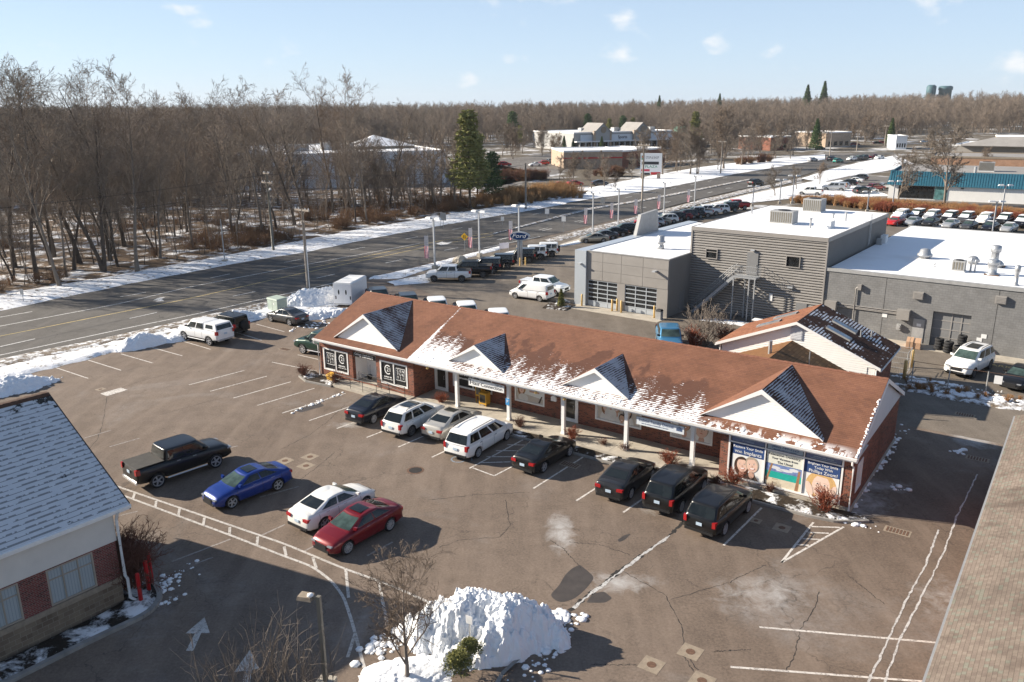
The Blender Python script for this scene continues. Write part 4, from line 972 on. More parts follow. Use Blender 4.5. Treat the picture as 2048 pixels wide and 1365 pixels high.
# windows, doors
BLK = dict(mat='sign_black')
def c21_square(par, u, z, s, v=-.0):
 mb = MB(); h = s / 2
 for a, b, c, d in ((-h, -h, h, -h + .03), (-h, h - .03, h, h), (-h, -h, -h + .03, h), (h - .03, -h, h, h)): mb.box(u + a, v - .008, z + b, u + c, v, z + d)
 mb.build('poster_frame', MT['letter_white'], par)
 for i, row in enumerate(('CEN', 'TUR', 'Y21')):
  for j, ch in enumerate(row): text(par, ch, u + (j - 1) * s * .27, z + (1 - i) * s * .28, v - .004, s * .30)
def c21_mono(par, u, z, s, v=0.0):
 mb = MB()
 P = [(u + s * .5 * math.cos(R(a)) * .9, z + s * .5 * math.sin(R(a))) for a in np.linspace(50, 310, 22)]
 for (a, b), (c, d) in zip(P[:-1], P[1:]):
  k = 1 - .13 / .5
  q = lambda x, y: (u + (x - u) * .80, z + (y - z) * .80)
  (e, f), (g2, h) = q(a, b), q(c, d)
  mb.ext([(a, v - .004, b), (c, v - .004, d), (g2, v - .004, h), (e, v - .004, f)], (0, .004, 0))
 mb.build('poster_frame', MT['letter_white'], par)
 text(par, '21', u + s * .14, z + .0, v - .004, s * .62)
 scribble(par, u, z - s * .78, v - .004, s * 1.1, s * .15); scribble(par, u, z - s * 1.0, v - .004, s * 1.3, s * .08)
for u0, u1, z0, z1, flip in ((.39, 3.08, .62, 2.37, 0), (6.40, 9.07, .67, 2.41, 1)):
 wd = window(SH, u0, u1, z0, z1, 0, 'sign_black', .11, mull=[(u0 + u1) / 2])
 a, b = u0 + .72, u1 - .72
 if flip: a, b = b, a
 c21_square(wd, a, (z0 + z1) / 2 + .05, .92, .045); c21_mono(wd, b, (z0 + z1) / 2 + .22, .72, .045)
sb = MB().box(3.72, -.06, 2.24, 6.0, -.01, 2.60).build('entrance_sign', MT['sign_black'], SH)
text(sb, 'Century', 4.25, 2.47, -.068, .24, wide=.7); text(sb, '21', 4.5, 2.33, -.068, .2); text(sb, 'CENTURY 21', 5.25, 2.46, -.068, .19); scribble(sb, 5.25, 2.32, -.068, 1.1, .08)
dr = MB().box(5.1, 1.47, .24, 5.95, 1.50, 2.4).build('entrance_door', MT['white_trim'], SH); MB().box(5.22, 1.45, .4, 5.83, 1.469, 2.28).build('door_glass', MT['glass_door'], dr)
for u0, u1 in ((9.68, 10.93), (20.52, 21.83)):
 d = window(SH, u0, u1, .17, 2.42, 2.25, 'glass_door', .22, name='shop_door', depth=.14); MB().tube([(u1 - .3, 2.20, 1.05), (u1 - .3, 2.13, 1.08), (u1 - .3, 2.13, 1.32), (u1 - .3, 2.20, 1.35)], .018, 6).build('handle', MT['steel'], d)
w3 = window(SH, 11.4, 14.9, .74, 2.28, 2.25, 'sign_black', .11, mull=[13.2]); text(w3, 'CENTURY 21', 12.9, 1.75, 2.29, .36, wide=2.4); scribble(w3, 12.75, 1.42, 2.29, 1.7, .12)
# ---- posters: flat prints made of coloured shapes
SKN = [plain('print_skin_pale', (0.70, 0.48, 0.38), .5, .08), plain('print_skin_mid', (0.50, 0.32, 0.22), .5, .08), plain('print_skin_light', (0.76, 0.58, 0.48), .5, .06)]
HAIR = [plain('print_hair_dark', (0.06, 0.035, 0.025), .5, .2), plain('print_hair_grey', (0.40, 0.33, 0.26), .5, .2, 20), plain('print_hair_blond', (0.62, 0.40, 0.17), .5, .2, 12), plain('print_hair_auburn', (0.25, 0.12, 0.06), .5, .2)]
LIP, WHT, EYE, CLOTH = plain('print_lip', (0.50, 0.14, 0.12), .5, .05), plain('print_white', (0.80, 0.79, 0.76), .5, .03), plain('print_eye', (0.08, 0.06, 0.05), .5, .1), plain('print_cloth', (0.62, 0.60, 0.57), .5, .1)
SHD = plain('print_shade', (0.55, 0.34, 0.26), .5, .08); BEIGE = plain('print_beige', (0.52, 0.46, 0.40), .5, .1, 5)
BGW = plain('print_background', (0.72, 0.72, 0.70), .5, .05)
PMATS = SKN + HAIR + [LIP, WHT, EYE, CLOTH, SHD, BEIGE, BGW]
PI = {'pale': 0, 'mid': 1, 'light': 2, 'dark': 3, 'grey': 4, 'blond': 5, 'auburn': 6, 'lip': 7, 'white': 8, 'eye': 9, 'cloth': 10, 'shade': 11, 'beige': 12, 'bg': 13}
class Poster:
 def __init__(s, u0, u1, z0, z1, v): s.mb = MB(); s.b = (u0, u1, z0, z1); s.v = v; s.k = 0
 def poly(s, pts, m):
  s.k += 1; u0, u1, z0, z1 = s.b; v = s.v - .0009 * s.k
  P = [(min(max(x, u0), u1), v, min(max(z, z0), z1)) for x, z in pts]
  s.mb.face(P, PI[m]); return s
 def ell(s, x, z, rx, rz, m, a0=0, a1=360, tilt=0.0, n=22):
  T = np.radians(np.linspace(a0, a1, n + 1)); c, si = math.cos(tilt), math.sin(tilt)
  pts = [(x + rx * math.cos(t) * c - rz * math.sin(t) * si, z + rx * math.cos(t) * si + rz * math.sin(t) * c) for t in T]
  if a1 - a0 >= 360: pts = pts[:-1]
  return s.poly(pts, m)
 def rect(s, m): u0, u1, z0, z1 = s.b; return s.poly([(u0, z0), (u1, z0), (u1, z1), (u0, z1)], m)
 def head(s, x, z, r, skin, hair, tilt=0.0, longh=False, smile=True):
  if longh: s.ell(x - .1 * r, z - .25 * r, 1.12 * r, 1.6 * r, hair, tilt=tilt)
  s.ell(x, z - 1.45 * r, .42 * r, .6 * r, 'shade')
  s.ell(x, z + .18 * r, .98 * r, 1.22 * r, hair, tilt=tilt)
  s.ell(x, z, .80 * r, 1.10 * r, skin, tilt=tilt)
  c, si = math.cos(tilt), math.sin(tilt)
  def q(a, b): return x + (a * c - b * si) * r, z + (a * si + b * c) * r
  s.ell(*q(0, .92), .78 * r, .34 * r, hair, 0, 180, tilt)
  for e in (-.33, .33):
   s.ell(*q(e, .18), .15 * r, .065 * r, 'white', tilt=tilt); s.ell(*q(e, .18), .075 * r, .07 * r, 'eye', tilt=tilt); s.ell(*q(e, .38), .17 * r, .02 * r, 'shade', tilt=tilt)
  s.ell(*q(.02, -.12), .10 * r, .17 * r, 'shade', tilt=tilt)
  if smile: s.ell(*q(0, -.40), .40 * r, .30 * r, 'lip', 180, 360, tilt); s.ell(*q(0, -.41), .34 * r, .20 * r, 'white', 180, 360, tilt)
  else: s.ell(*q(0, -.45), .25 * r, .06 * r, 'lip', tilt=tilt)
  return s
 def build(s, par): return s.mb.build('poster', PMATS, par)
w4 = window(SH, 16.83, 19.23, .74, 2.28, 2.25, 'sign_white', .10)
p = Poster(16.95, 19.1, .86, 2.18, 2.288); p.rect('bg'); p.poly([(16.95, .86), (19.1, .86), (19.1, 1.2), (18.2, 1.3), (17.4, 1.35), (16.95, 1.5)], 'beige'); p.ell(17.35, 1.75, .36, .45, 'blond'); p.head(17.35, 1.65, .26, 'pale', 'auburn', .1, True, False); p.ell(17.5, 1.05, .4, .3, 'cloth'); p.poly([(18.0, 1.55), (18.8, 1.55), (18.8, 1.66), (18.0, 1.66)], 'shade'); p.poly([(17.9, 1.9), (19.0, 1.9), (19.0, 1.96), (17.9, 1.96)], 'cloth'); p.poly([(18.7, .9), (18.85, .9), (19.05, 1.4), (18.95, 1.4)], 'eye'); p.build(w4)
w5 = window(SH, 23.1, 26.35, .76, 2.33, 2.25, 'sign_white', .10)
p = Poster(23.25, 26.2, .88, 2.22, 2.288); p.rect('beige')
for x_, z_, r_, sk, hr, lg in ((23.85, 1.7, .27, 'pale', 'auburn', True), (24.6, 1.78, .28, 'mid', 'dark', False), (25.4, 1.7, .27, 'mid', 'dark', True), (24.2, 2.05, .22, 'pale', 'dark', False), (25.0, 1.2, .22, 'mid', 'dark', False)):
 p.ell(x_, z_ - .75, .42, .5, 'cloth'); p.head(x_, z_, r_, sk, hr, 0, lg)
p.build(w5)
w6 = window(SH, 28.28, 30.95, .78, 2.34, 2.25, 'sign_white', .10)
p = Poster(28.42, 30.8, .9, 2.22, 2.288); p.rect('bg'); p.ell(29.1, 1.1, .6, .5, 'cloth'); p.head(29.15, 1.75, .42, 'mid', 'dark', .05); p.ell(30.25, 1.0, .5, .4, 'bg'); p.head(30.25, 1.6, .44, 'pale', 'grey', -.1, False, False); p.build(w6)
# big three-bay window of the dental practice
bw = window(SH, 32.72, 38.74, .25, 2.88, 0, 'glass_dark', .09, mull=[34.74, 36.76], trans=[2.36], proud=.03)
bays = [(32.83, 34.69), (34.79, 36.71), (36.81, 38.63)]
def panel(u0, u1, z0, z1, mat, v=.038): return MB().box(u0, v, z0, u1, v + .008, z1).build('poster', MT[mat], bw)
for (a, b), m in zip(bays, ('slate_blue', 'pale_blue', 'slate_blue')): panel(a + .03, b - .03, 2.42, 2.76, m)
text(bw, 'Painless Emergency Care', 33.77, 2.66, .034, .14, 'pale_blue'); text(bw, 'IV Sedation', 33.77, 2.52, .034, .14, 'pale_blue')
text(bw, '(860) 749-2225', 35.75, 2.62, .034, .23, 'navy'); scribble(bw, 35.75, 2.46, .034, 1.2, .05, 'navy')
text(bw, 'New Patients Welcome', 37.72, 2.68, .034, .14, 'pale_blue'); scribble(bw, 37.72, 2.56, .034, 1.0, .07, 'pale_blue'); scribble(bw, 37.72, 2.46, .034, 1.3, .05, 'pale_blue')
a, b = bays[0]; panel(a + .12, b, 1.68, 2.29, 'navy'); text(bw, 'Restore Your Smile', (a + b) / 2 + .03, 2.12, .034, .205); text(bw, 'With', a + .45, 1.84, .034, .2); text(bw, 'Implants', b - .62, 1.85, .034, .29)
p = Poster(a + .12, b, .35, 1.675, .036); p.rect('bg'); p.poly([(a + .3, .35), (b - .2, .35), (b - .5, .75), (a + .8, .7)], 'eye'); p.head(a + .70, 1.08, .36, 'pale', 'dark', .12, True); p.head(b - .62, 1.20, .37, 'pale', 'grey', .18); p.build(bw)
a, b = bays[1]; panel(a + .04, b, 1.62, 2.29, 'cream'); text(bw, 'Relaxation Dentistry:', (a + b) / 2, 2.16, .034, .2, 'letter_dark'); text(bw, 'Your Vacation from', (a + b) / 2 + .03, 1.95, .034, .17, 'letter_dark'); text(bw, 'The Usual', (a + b) / 2 + .05, 1.74, .034, .2, 'letter_dark')
bp = MB(); mm = [plain('print_sky', (0.16, 0.22, 0.42), .5, .3, 4), plain('print_sea', (0.02, 0.36, 0.30), .5, .12, 3), plain('print_sand', (0.62, 0.55, 0.42), .5, .1, 4), plain('print_palm', (0.32, 0.17, 0.09), .5, .25, 9), plain('print_cloud', (0.62, 0.63, 0.66), .5, .1, 4)]
v = .037
for z0_, z1_, m_ in ((1.18, 1.61, 0), (.80, 1.18, 1), (.35, .80, 2)): bp.face([(a + .04, v, z0_), (b, v, z0_), (b, v, z1_), (a + .04, v, z1_)], m_)
for x_, z_, rx, rz in ((35.3, 1.42, .3, .09), (35.9, 1.36, .36, .08), (36.3, 1.48, .25, .09), (35.55, 1.30, .2, .05)):
 bp.face([(x_ + rx * math.cos(t), v - .001, z_ + rz * math.sin(t)) for t in np.linspace(0, 2 * math.pi, 14)[:-1]], 4)
bp.face([(b - .30, v - .002, .35), (b - .12, v - .002, .35), (b - .06, v - .002, 1.5), (b - .18, v - .002, 1.5)], 3); bp.face([(a + .05, v - .002, .6), (a + .16, v - .002, .6), (a + .40, v - .002, 1.61), (a + .3, v - .002, 1.61)], 3)
bp.face([(35.2, v - .003, .72), (35.5, v - .003, .74), (35.5, v - .003, .76), (35.2, v - .003, .75)], 3)
bp.build('poster', mm, bw)
a, b = bays[2]; panel(a, b - .04, 1.60, 2.27, 'navy'); text(bw, 'Brighten Your Smile', (a + b) / 2, 2.15, .034, .185); text(bw, 'Today With', (a + b) / 2 + .05, 1.95, .034, .19); text(bw, 'Phillips Zoom!', (a + b) / 2 + .05, 1.73, .034, .25)
p = Poster(a, b - .04, .35, 1.595, .036); p.rect('bg'); p.ell(37.72, .95, .78, .85, 'blond'); p.head(37.72, .98, .56, 'light', 'blond', -.08); p.ell(37.15, .72, .17, .42, 'light', tilt=.35); p.ell(38.3, .75, .17, .42, 'light', tilt=-.35); p.build(bw)
window(SH, .75, 1.95, .72, 2.32, BL, 'sign_white', .10, axis='v', sgn=-1)
for u, z in ((20.0, 1.35), (31.9, 1.3)):
 vv = 2.25 if u < 30 else .0
 mbx = MB(); mbx.box(u - .2, vv - .12, z, u + .2, vv, z + .28); mbx.ext([(u - .2, vv - .12, z + .28), (u + .2, vv - .12, z + .28), (u, vv - .12, z + .38)], (0, .12, 0))
 if u > 30: mbx = MB().box(32.05, .9, 1.25, 32.25, 1.2, 1.6)
 mbx.build('wall_mailbox', MT['white_plain'], SH)
# hanging signs are things of their own
def hang_sign(u0, u1, z0, z1, v, label, mat='sign_white'):
 x, y = Lw((u0 + u1) / 2, v); e = empty('hanging_sign', (x, y, z0), BTH, label, 'sign'); w_ = u1 - u0; h = z1 - z0
 MB().box(-w_ / 2, -.03, 0, w_ / 2, .03, h).build('board', MT[mat], e)
 f = MB(); f.box(-w_ / 2 - .02, -.04, -.02, w_ / 2 + .02, .04, 0); f.box(-w_ / 2 - .02, -.04, h, w_ / 2 + .02, .04, h + .02); f.box(-w_ / 2 - .02, -.04, 0, -w_ / 2, .04, h); f.box(w_ / 2, -.04, 0, w_ / 2 + .02, .04, h); f.build('frame', MT['steel_dull'], e)
 hk = MB()
 for s in (-1, 1): hk.tube([(s * w_ * .4, 0, h), (s * w_ * .4, 0, h + .12)], .012, 5)
 hk.build('hook', MT['steel'], e); return e
e = hang_sign(14.71, 17.62, 2.12, 2.60, -.1, 'white board lettered Hair Connection hanging under the porch eave')
text(e, 'The', -1.32, .40, -.035, .13, 'letter_dark'); text(e, 'Hair', -.93, .22, -.035, .40, 'letter_dark', wide=.85); text(e, 'Connection', .45, .20, -.035, .36, 'letter_dark', wide=1.75); scribble(e, 1.05, .42, -.035, .6, .06, 'letter_dark')
e = hang_sign(27.16, 30.13, 2.14, 2.60, -.1, 'pale board lettered Enfield Family Dental hanging under the porch eave', 'pale_blue')
e.children[0].data.materials[0] = plain('pale_sign_board', (0.60, 0.64, 0.68), .5, .04)
text(e, 'Enfield Family Dental', -.25, .30, -.035, .26, 'slate_blue', wide=2.15); scribble(e, -.3, .11, -.035, 1.7, .06, 'slate_blue')
fg = MB()
for k, h_ in enumerate((.17, .24, .30, .26, .2)):
 u = 1.05 + k * .075; fg.box(u - .02, -.04, .14, u + .02, -.035, .14 + h_ * .7); fg.lathe([(.001, -.04), (.028, -.04), (.028, -.035)], (u, 0, .14 + h_ * .7 + .03), 8, 'y')
fg.build('family_emblem', MT['navy'], e)

# ------------------------------------------------------------------ walkway, ramp, beds in front
def lprism(name, pts, z0, z1, mat, kind='structure'):
 mb = MB(); mb.prism([Lw(*p) for p in pts], z0, z1); o = mb.build(name, MT[mat]); o['kind'] = kind; return o
lprism('walkway', [(9.7, -.55), (32.2, -.75), (32.2, 2.24), (9.7, 2.24)], -.05, .155, 'concrete')
wj = MB()
for u in np.arange(11.2, 32, 1.6): ribbon(wj, [Lw(u, -.6), Lw(u, 2.2)], .02, .158)
o = wj.build('walkway_joint', MT['kerb'], uv=False); o['kind'] = 'structure'
lprism('ramp', [(2.7, -1.35), (9.7, -1.45), (9.7, -.02), (6.2, -.02), (2.7, -.08)], -.05, .22, 'concrete')
lprism('walkway', [(9.7, -1.45), (14.5, -.9), (14.5, -.56), (9.71, -.56)], -.05, .12, 'concrete')
def bed(pts, seed):
 a = [Lw(*p) for p in pts[0]]; b = [Lw(*p) for p in pts[1]]
 strip('planting_bed', a, b, MT['bed'], .05, 60, 8, .10, .10, seed=seed, rag=.08)
 kb = MB(); q = resample(b, 50); 
 for i in range(49):
  d = q[i + 1] - q[i]; nrm = np.array([d[1], -d[0]]) / max(np.linalg.norm(d), 1e-6) * .07
  kb.hexa([(*(q[i] - nrm), -.05), (*(q[i + 1] - nrm), -.05), (*(q[i + 1] + nrm), -.05), (*(q[i] + nrm), -.05), (*(q[i] - nrm), .12), (*(q[i + 1] - nrm), .12), (*(q[i + 1] + nrm), .12), (*(q[i] + nrm), .12)])
 o = kb.build('bed_kerb', MT['kerb']); o['kind'] = 'structure'
bed(([(13.2, -.6), (31.5, -.78)], [(13.2, -1.55), (20, -1.7), (20.3, -1.6), (22.2, -1.55), (22.5, -1.75), (31.5, -1.8)]), 41)
bed(([(31.5, -.3), (39.4, -.1)], [(31.2, -1.9), (33, -1.75), (37.5, -1.75), (39.0, -1.55), (40.3, -.6)]), 42)
bed(([(-.9, .3), (-.3, -.1), (2.7, -.1)], [(-1.3, .1), (-1.2, -1.2), (.2, -1.75), (2.7, -1.5)]), 43)
# handrail
HRL = empty('handrail', (*Lw(3.0, -1.3), .2), BTH, 'dark metal handrail along the concrete ramp', 'railing')
pts_ = [(0, 0), (1.6, -.05), (2.9, -.08), (4.3, -.1), (5.6, -.12)]
for z in (.45, .85): MB().tube([(u, v, z) for u, v in pts_], .022, 6).build('rail', MT['black_metal'], HRL)
for u, v in pts_: MB().tube([(u, v, 0), (u, v, .87)], .02, 6).build('post', MT['black_metal'], HRL)
HRL = empty('handrail', (*Lw(6.6, -.2), .2), BTH, 'dark metal handrail at the foot of the left office window', 'railing')
for z in (.4, .75): MB().tube([(-2.3, .05, z + .2), (0, 0, z), (2.6, -.3, z)], .02, 6).build('rail', MT['black_metal'], HRL)
for u, v in ((-2.3, .05), (0, 0), (2.6, -.3)): MB().tube([(u, v, 0), (u, v, .8 if u >= 0 else .95)], .02, 6).build('post', MT['black_metal'], HRL)
# yellow salt bin, news boxes, broom bucket
def newsbox(u, v, z, w_, d_, h, label, legs):
 e = empty('newspaper_box', (*Lw(u, v), z), BTH, label, 'newspaper box', 'newspaper boxes under the porch')
 b = MB(); b.box(-w_ / 2, -d_ / 2, legs, w_ / 2, d_ / 2, h); b.build('case', MT['yellow_box'], e)
 MB().box(-w_ * .38, -d_ / 2 - .012, legs + .12, w_ * .38, -d_ / 2, h - .12).build('window', MT['glass_door'], e)
 if legs > .1:
  for sx in (-1, 1):
   for sy in (-1, 1): MB().box(sx * w_ * .42 - .02, sy * d_ * .42 - .02, 0, sx * w_ * .42 + .02, sy * d_ * .42 + .02, legs).build('leg', MT['yellow_box'], e)
newsbox(14.75, 1.55, .155, .62, .5, .95, 'lower yellow newspaper box with legs by the brick wall', .14)
newsbox(14.15, 1.85, .155, .55, .42, 1.35, 'taller yellow newspaper box behind the lower one', .5)
e = empty('salt_bin', (*Lw(1.75, -.55), .06), BTH, 'yellow plastic salt bin beside the ramp', 'bin'); b = MB(); b.hexa([(-.28, -.2, 0), (.28, -.2, 0), (.28, .2, 0), (-.28, .2, 0), (-.34, -.25, .42), (.34, -.25, .42), (.34, .25, .42), (-.34, .25, .42)]); b.build('tub', MT['yellow_box'], e)
MB().hexa([(-.37, -.28, .42), (.37, -.28, .42), (.37, .28, .42), (-.37, .28, .42), (-.33, -.24, .52), (.33, -.24, .52), (.33, .24, .60), (-.33, .24, .60)]).build('lid', MT['yellow_box'], e)
e = empty('bucket', (*Lw(4.35, .9), .24), BTH, 'black bucket with a broom standing in the white entrance', 'bucket'); MB().lathe([(.13, 0), (.2, .35), (.18, .36)], n=12).build('pail', MT['black_metal'], e); MB().tube([(.05, 0, .2), (.0, .1, 1.15)], .015, 6).build('broom_stick', MT['black_metal'], e)
# wheelchair parking sign fixed on a column
e = empty('parking_sign', (*Lw(17.75, .10), 1.25), BTH, 'blue wheelchair parking sign fixed to a white porch column', 'sign'); MB().box(-.15, -.02, 0, .15, 0, .46).build('plate', MT['sign_blue'], e); text(e, 'P', 0, .24, -.025, .3)
# ------------------------------------------------------------------ brick office building at the lower left
def frame_ob(name, x, y, th, label, cat, group=None): return empty(name, (x, y, 0), th, label, cat, group)
BKT = R(52.0)     # +x runs along the eave to the upper right, -y faces the drive
ex, ey = math.cos(BKT), math.sin(BKT)
BK = empty('office_building', (-16.44, 29.89, 0), BKT, 'brick and block office with snowy grey shingle roof, lower left', 'building')
bl, bd = 15.0, 11.9      # local: wall corner at origin, wall runs to -x, depth to +y (away from the drive)
wz = (0, 1.05, 1.28, 2.95, 4.25)
WIN = [(-2.75, -.95, 1.42, 2.88), (-5.6, -3.75, 1.42, 2.88), (-8.6, -6.75, 1.42, 2.88)]
m0 = MB(); m0.box(-bl, 0, -.05, 0, .3, wz[1]); m0.box(-.3, .3, -.05, 0, bd, wz[1]); m0.build('block_base', MT['cmu'], BK)
m1 = MB(); m1.box(-bl, -.04, wz[1], .04, .3, wz[2]); m1.box(-.3, .3, wz[1], .04, bd, wz[2]); m1.build('sill_course', MT['tan_conc'], BK)
m2 = MB(); wall_holes(m2, -bl, 0, wz[2], wz[3], [(a, b, wz[2], min(d, wz[3])) for a, b, c, d in WIN], 0, .3); m2.box(-.3, .3, wz[2], 0, bd, wz[3]); m2.build('wall', MT['brick_bank'], BK)
m3 = MB(); m3.box(-bl, -.05, wz[3], .05, .3, wz[4]); m3.box(-.3, .3, wz[3], .05, bd, wz[4])
m3.ext([(.05, 0, wz[4]), (.05, bd, wz[4]), (.05, bd / 2, 7.6)], (-.2, 0, 0)); m3.build('stucco_band', MT['stucco'], BK)
for a, b, c, d in WIN: window(BK, a, b, wz[2] + .02, d, 0, 'glass_blind', .07, mull=[a + .6, b - .6], trans=[d - .48], frame='mullion_tan', proud=.0, depth=.16)
EZ, RZ, O1, O2 = 4.5, 8.0, .34, .63
yr = -O1 + 6.10; rr_ = MB()
A_ = [(-bl, -O1, EZ), (O2, -O1, EZ), (O2, yr, RZ), (-bl, yr, RZ)]; B_ = [(O2, 2 * yr + O1, EZ), (-bl, 2 * yr + O1, EZ), (-bl, yr, RZ), (O2, yr, RZ)]
for p in (A_, B_): rr_.hexa([(a, b, c - .14) for a, b, c in p] + p)
rr_.build('roof', MT['bank_roof'], BK)
rc = MB()
for k in range(50):
 a = O2 - k * .31; rc.hexa([(a - .31, yr - .2, RZ - .1), (a, yr - .2, RZ - .1), (a, yr + .2, RZ - .1), (a - .31, yr + .2, RZ - .1), (a - .31, yr - .12, RZ + .05), (a, yr - .12, RZ + .035), (a, yr + .12, RZ + .035), (a - .31, yr + .12, RZ + .05)])
rc.build('ridge_cap', MT['ridge_dark'], BK)
rk = MB()
for q in (A_, B_):
 a, b = (q[1], q[2]) if q is A_ else (q[0], q[3])
 rk.hexa([(a[0], a[1], a[2] - .3), (a[0] + .04, a[1], a[2] - .3), (b[0] + .04, b[1], b[2] - .3), (b[0], b[1], b[2] - .3), (a[0], a[1], a[2] + .015), (a[0] + .04, a[1], a[2] + .015), (b[0] + .04, b[1], b[2] + .015), (b[0], b[1], b[2] + .015)])
rk.build('rake_board', MT['black_metal'], BK)
MB().box(-bl, -O1 - .14, EZ - .16, O2 + .02, -O1, EZ - .03).build('gutter', MT['gutter'], BK)
MB().box(-bl, -O1, EZ - .27, O2, 0, EZ - .20).build('soffit', MT['white_trim'], BK)
MB().tube([(.12, -.36, EZ - .2), (.12, -.14, 3.9), (.12, -.14, 1.3), (.18, -.18, 1.15), (.18, -.18, .25), (.3, -.4, .12)], .065, 8).build('downspout', MT['gutter'], BK)
def Kw(u, v): return (-16.44 + u * ex - v * ey, 29.89 + u * ey + v * ex)
# kerbed bed around it
inn = [Kw(-16, -.05), Kw(-1, -.05), Kw(.05, -.05), Kw(.15, .6), Kw(.15, 4)]; out = [Kw(-16, -1.45), Kw(-2, -1.5), Kw(.3, -1.65), Kw(1.2, -.9), Kw(1.6, .8), Kw(1.5, 3), Kw(.4, 4.6)]
strip('planting_bed', inn, out, snowy('office_bed', .53, .05, (.02, .016, .013), (.04, .03, .022), .8), .05, 70, 10, .1, .08, seed=51)
kb = MB(); q = smooth(resample(out, 70), 4)
for i in range(69):
 d = q[i + 1] - q[i]; nn_ = np.array([d[1], -d[0]]) / np.linalg.norm(d) * .11
 kb.hexa([(*(q[i] - nn_), -.05), (*(q[i + 1] - nn_), -.05), (*(q[i + 1] + nn_), -.05), (*(q[i] + nn_), -.05), (*(q[i] - nn_), .15), (*(q[i + 1] - nn_), .15), (*(q[i + 1] + nn_), .15), (*(q[i] + nn_), .15)])
o = kb.build('bed_kerb', MT['kerb']); o['kind'] = 'structure'
for i, (px, tp) in enumerate((((283, 1207), (271, 1148)), ((299, 1186), (295, 1121)), ((305, 1170), (300, 1104)))):
 x, y = gp(*px); e = empty('bollard', (x, y, 0), 0, ('nearest', 'middle', 'farthest')[i] + ' of three red bollards at the corner of the office', 'bollard', 'red bollards by the office')
 h = hgt(px, tp); MB().lathe([(.085, 0), (.085, h - .04), (.07, h), (.0, h + .02)], n=12).build('post', MT['red_paint'], e, True)
# scattered snow around that corner
def flakes(name, px, n, spread, size, mat='snow', z=0.004):
 x0, y0 = gp(*px); mb = MB(); rr2 = random.Random(int(px[0] * 7 + px[1]))
 for _ in range(n):
  a, b = rr2.gauss(0, spread[0]), rr2.gauss(0, spread[1]); c, s = math.cos(spread[2]), math.sin(spread[2])
  s_ = size * (.35 + 1.5 * rr2.random() ** 2.5); mb.lathe([(s_, 0), (s_ * .8, s_ * .3), (s_ * .3, s_ * .45)], (x0 + a * c - b * s, y0 + a * s + b * c, z), 6)
 o = mb.build(name, MT[mat], None, True); o['kind'] = 'stuff'; return o
flakes('snow_scatter', (333, 1165), 90, (.8, .22, R(75)), .08); flakes('snow_scatter', (318, 1210), 40, (.6, .12, R(40)), .06); flakes('snow_scatter', (180, 1262), 60, (1.6, .12, BKT), .08)
flakes('snow_scatter', (1100, 1300), 70, (1.2, .25, R(60)), .12); flakes('snow_scatter', (1120, 1235), 50, (.6, .25, 0), .14); flakes('snow_scatter', (770, 1290), 60, (.7, .3, R(60)), .12); flakes('snow_scatter', (650, 800), 60, (1.3, .12, R(56)), .08); flakes('snow_scatter', (1775, 905), 110, (2.3, .16, BTH + math.pi / 2), .12); flakes('snow_scatter', (1718, 985), 50, (1.0, .12, BTH + math.pi / 2), .12); flakes('snow_scatter', (1797, 978), 12, (.3, .2, 0), .12); flakes('snow_scatter', (1915, 905), 14, (.3, .2, 0), .12)
flakes('snow_scatter', (1640, 1030), 60, (1.1, .12, BTH), .11); flakes('snow_scatter', (1690, 1040), 30, (.5, .12, BTH), .12); flakes('snow_scatter', (640, 650), 60, (1.5, .5, R(30)), .12); flakes('snow_scatter', (1950, 795), 200, (4.2, .4, BTH), .17); flakes('snow_scatter', (1850, 763), 120, (2.0, .35, BTH), .15); flakes('snow_scatter', (2000, 800), 70, (2.2, .3, BTH), .2)
strip('snow_bank', gline([(1800, 770), (1880, 786), (1960, 800), (2070, 812)]), gline([(1800, 778), (1880, 797), (1960, 812), (2070, 826)]), MT['verge_thin'], .01, 60, 8, .12, .12, seed=71, rag=.4)
strip('snow_bank', gline([(1810, 757), (1850, 762), (1900, 772)]), gline([(1815, 768), (1850, 775), (1900, 786)]), MT['verge_thin'], .01, 40, 8, .15, .12, seed=72, rag=.3)

# ------------------------------------------------------------------ tan-roofed building, right edge
TT = R(-36.0); tx, ty = gp(2031, 832, 3.0); ux, uy = gp(1849.5, 1365, 3.0)
TTH = math.atan2(uy - ty, ux - tx)       # +x runs along the eave towards the camera
TB = empty('tan_roof_building', (tx, ty, 0), TTH, 'low building with mottled tan shingle roof at the right edge', 'building')
tl = 36.0; sl_ = .42
rt = MB(); p = [(0, 0, 3.0), (0, 9.0, 3.0 + 9 * sl_), (tl, 9.0, 3.0 + 9 * sl_), (tl, 0, 3.0)]
rt.hexa([(a, b, c - .1) for a, b, c in p[::-1]] + p[::-1]); p2 = [(0, 9.0, 3 + 9 * sl_), (0, 18, 3.0), (tl, 18, 3.0), (tl, 9.0, 3 + 9 * sl_)]; rt.hexa([(a, b, c - .1) for a, b, c in p2[::-1]] + p2[::-1]); rt.build('roof', MT['tan_roof'], TB)
MB().box(.4, .5, 0, tl - .4, 17.5, 2.95).build('wall', MT['brick'], TB)
MB().box(0, -.08, 2.86, tl, .0, 2.97).build('gutter', MT['steel_dull'], TB)
MB().box(.02, .0, 2.80, tl, .5, 2.86).build('soffit', MT['soffit'], TB)
gm = MB(); gm.ext([(.38, .5, 2.9), (.38, 17.5, 2.9), (.38, 9, 3 + 8.4 * sl_)], (.1, 0, 0)); gm.build('gable', MT['siding'], TB)

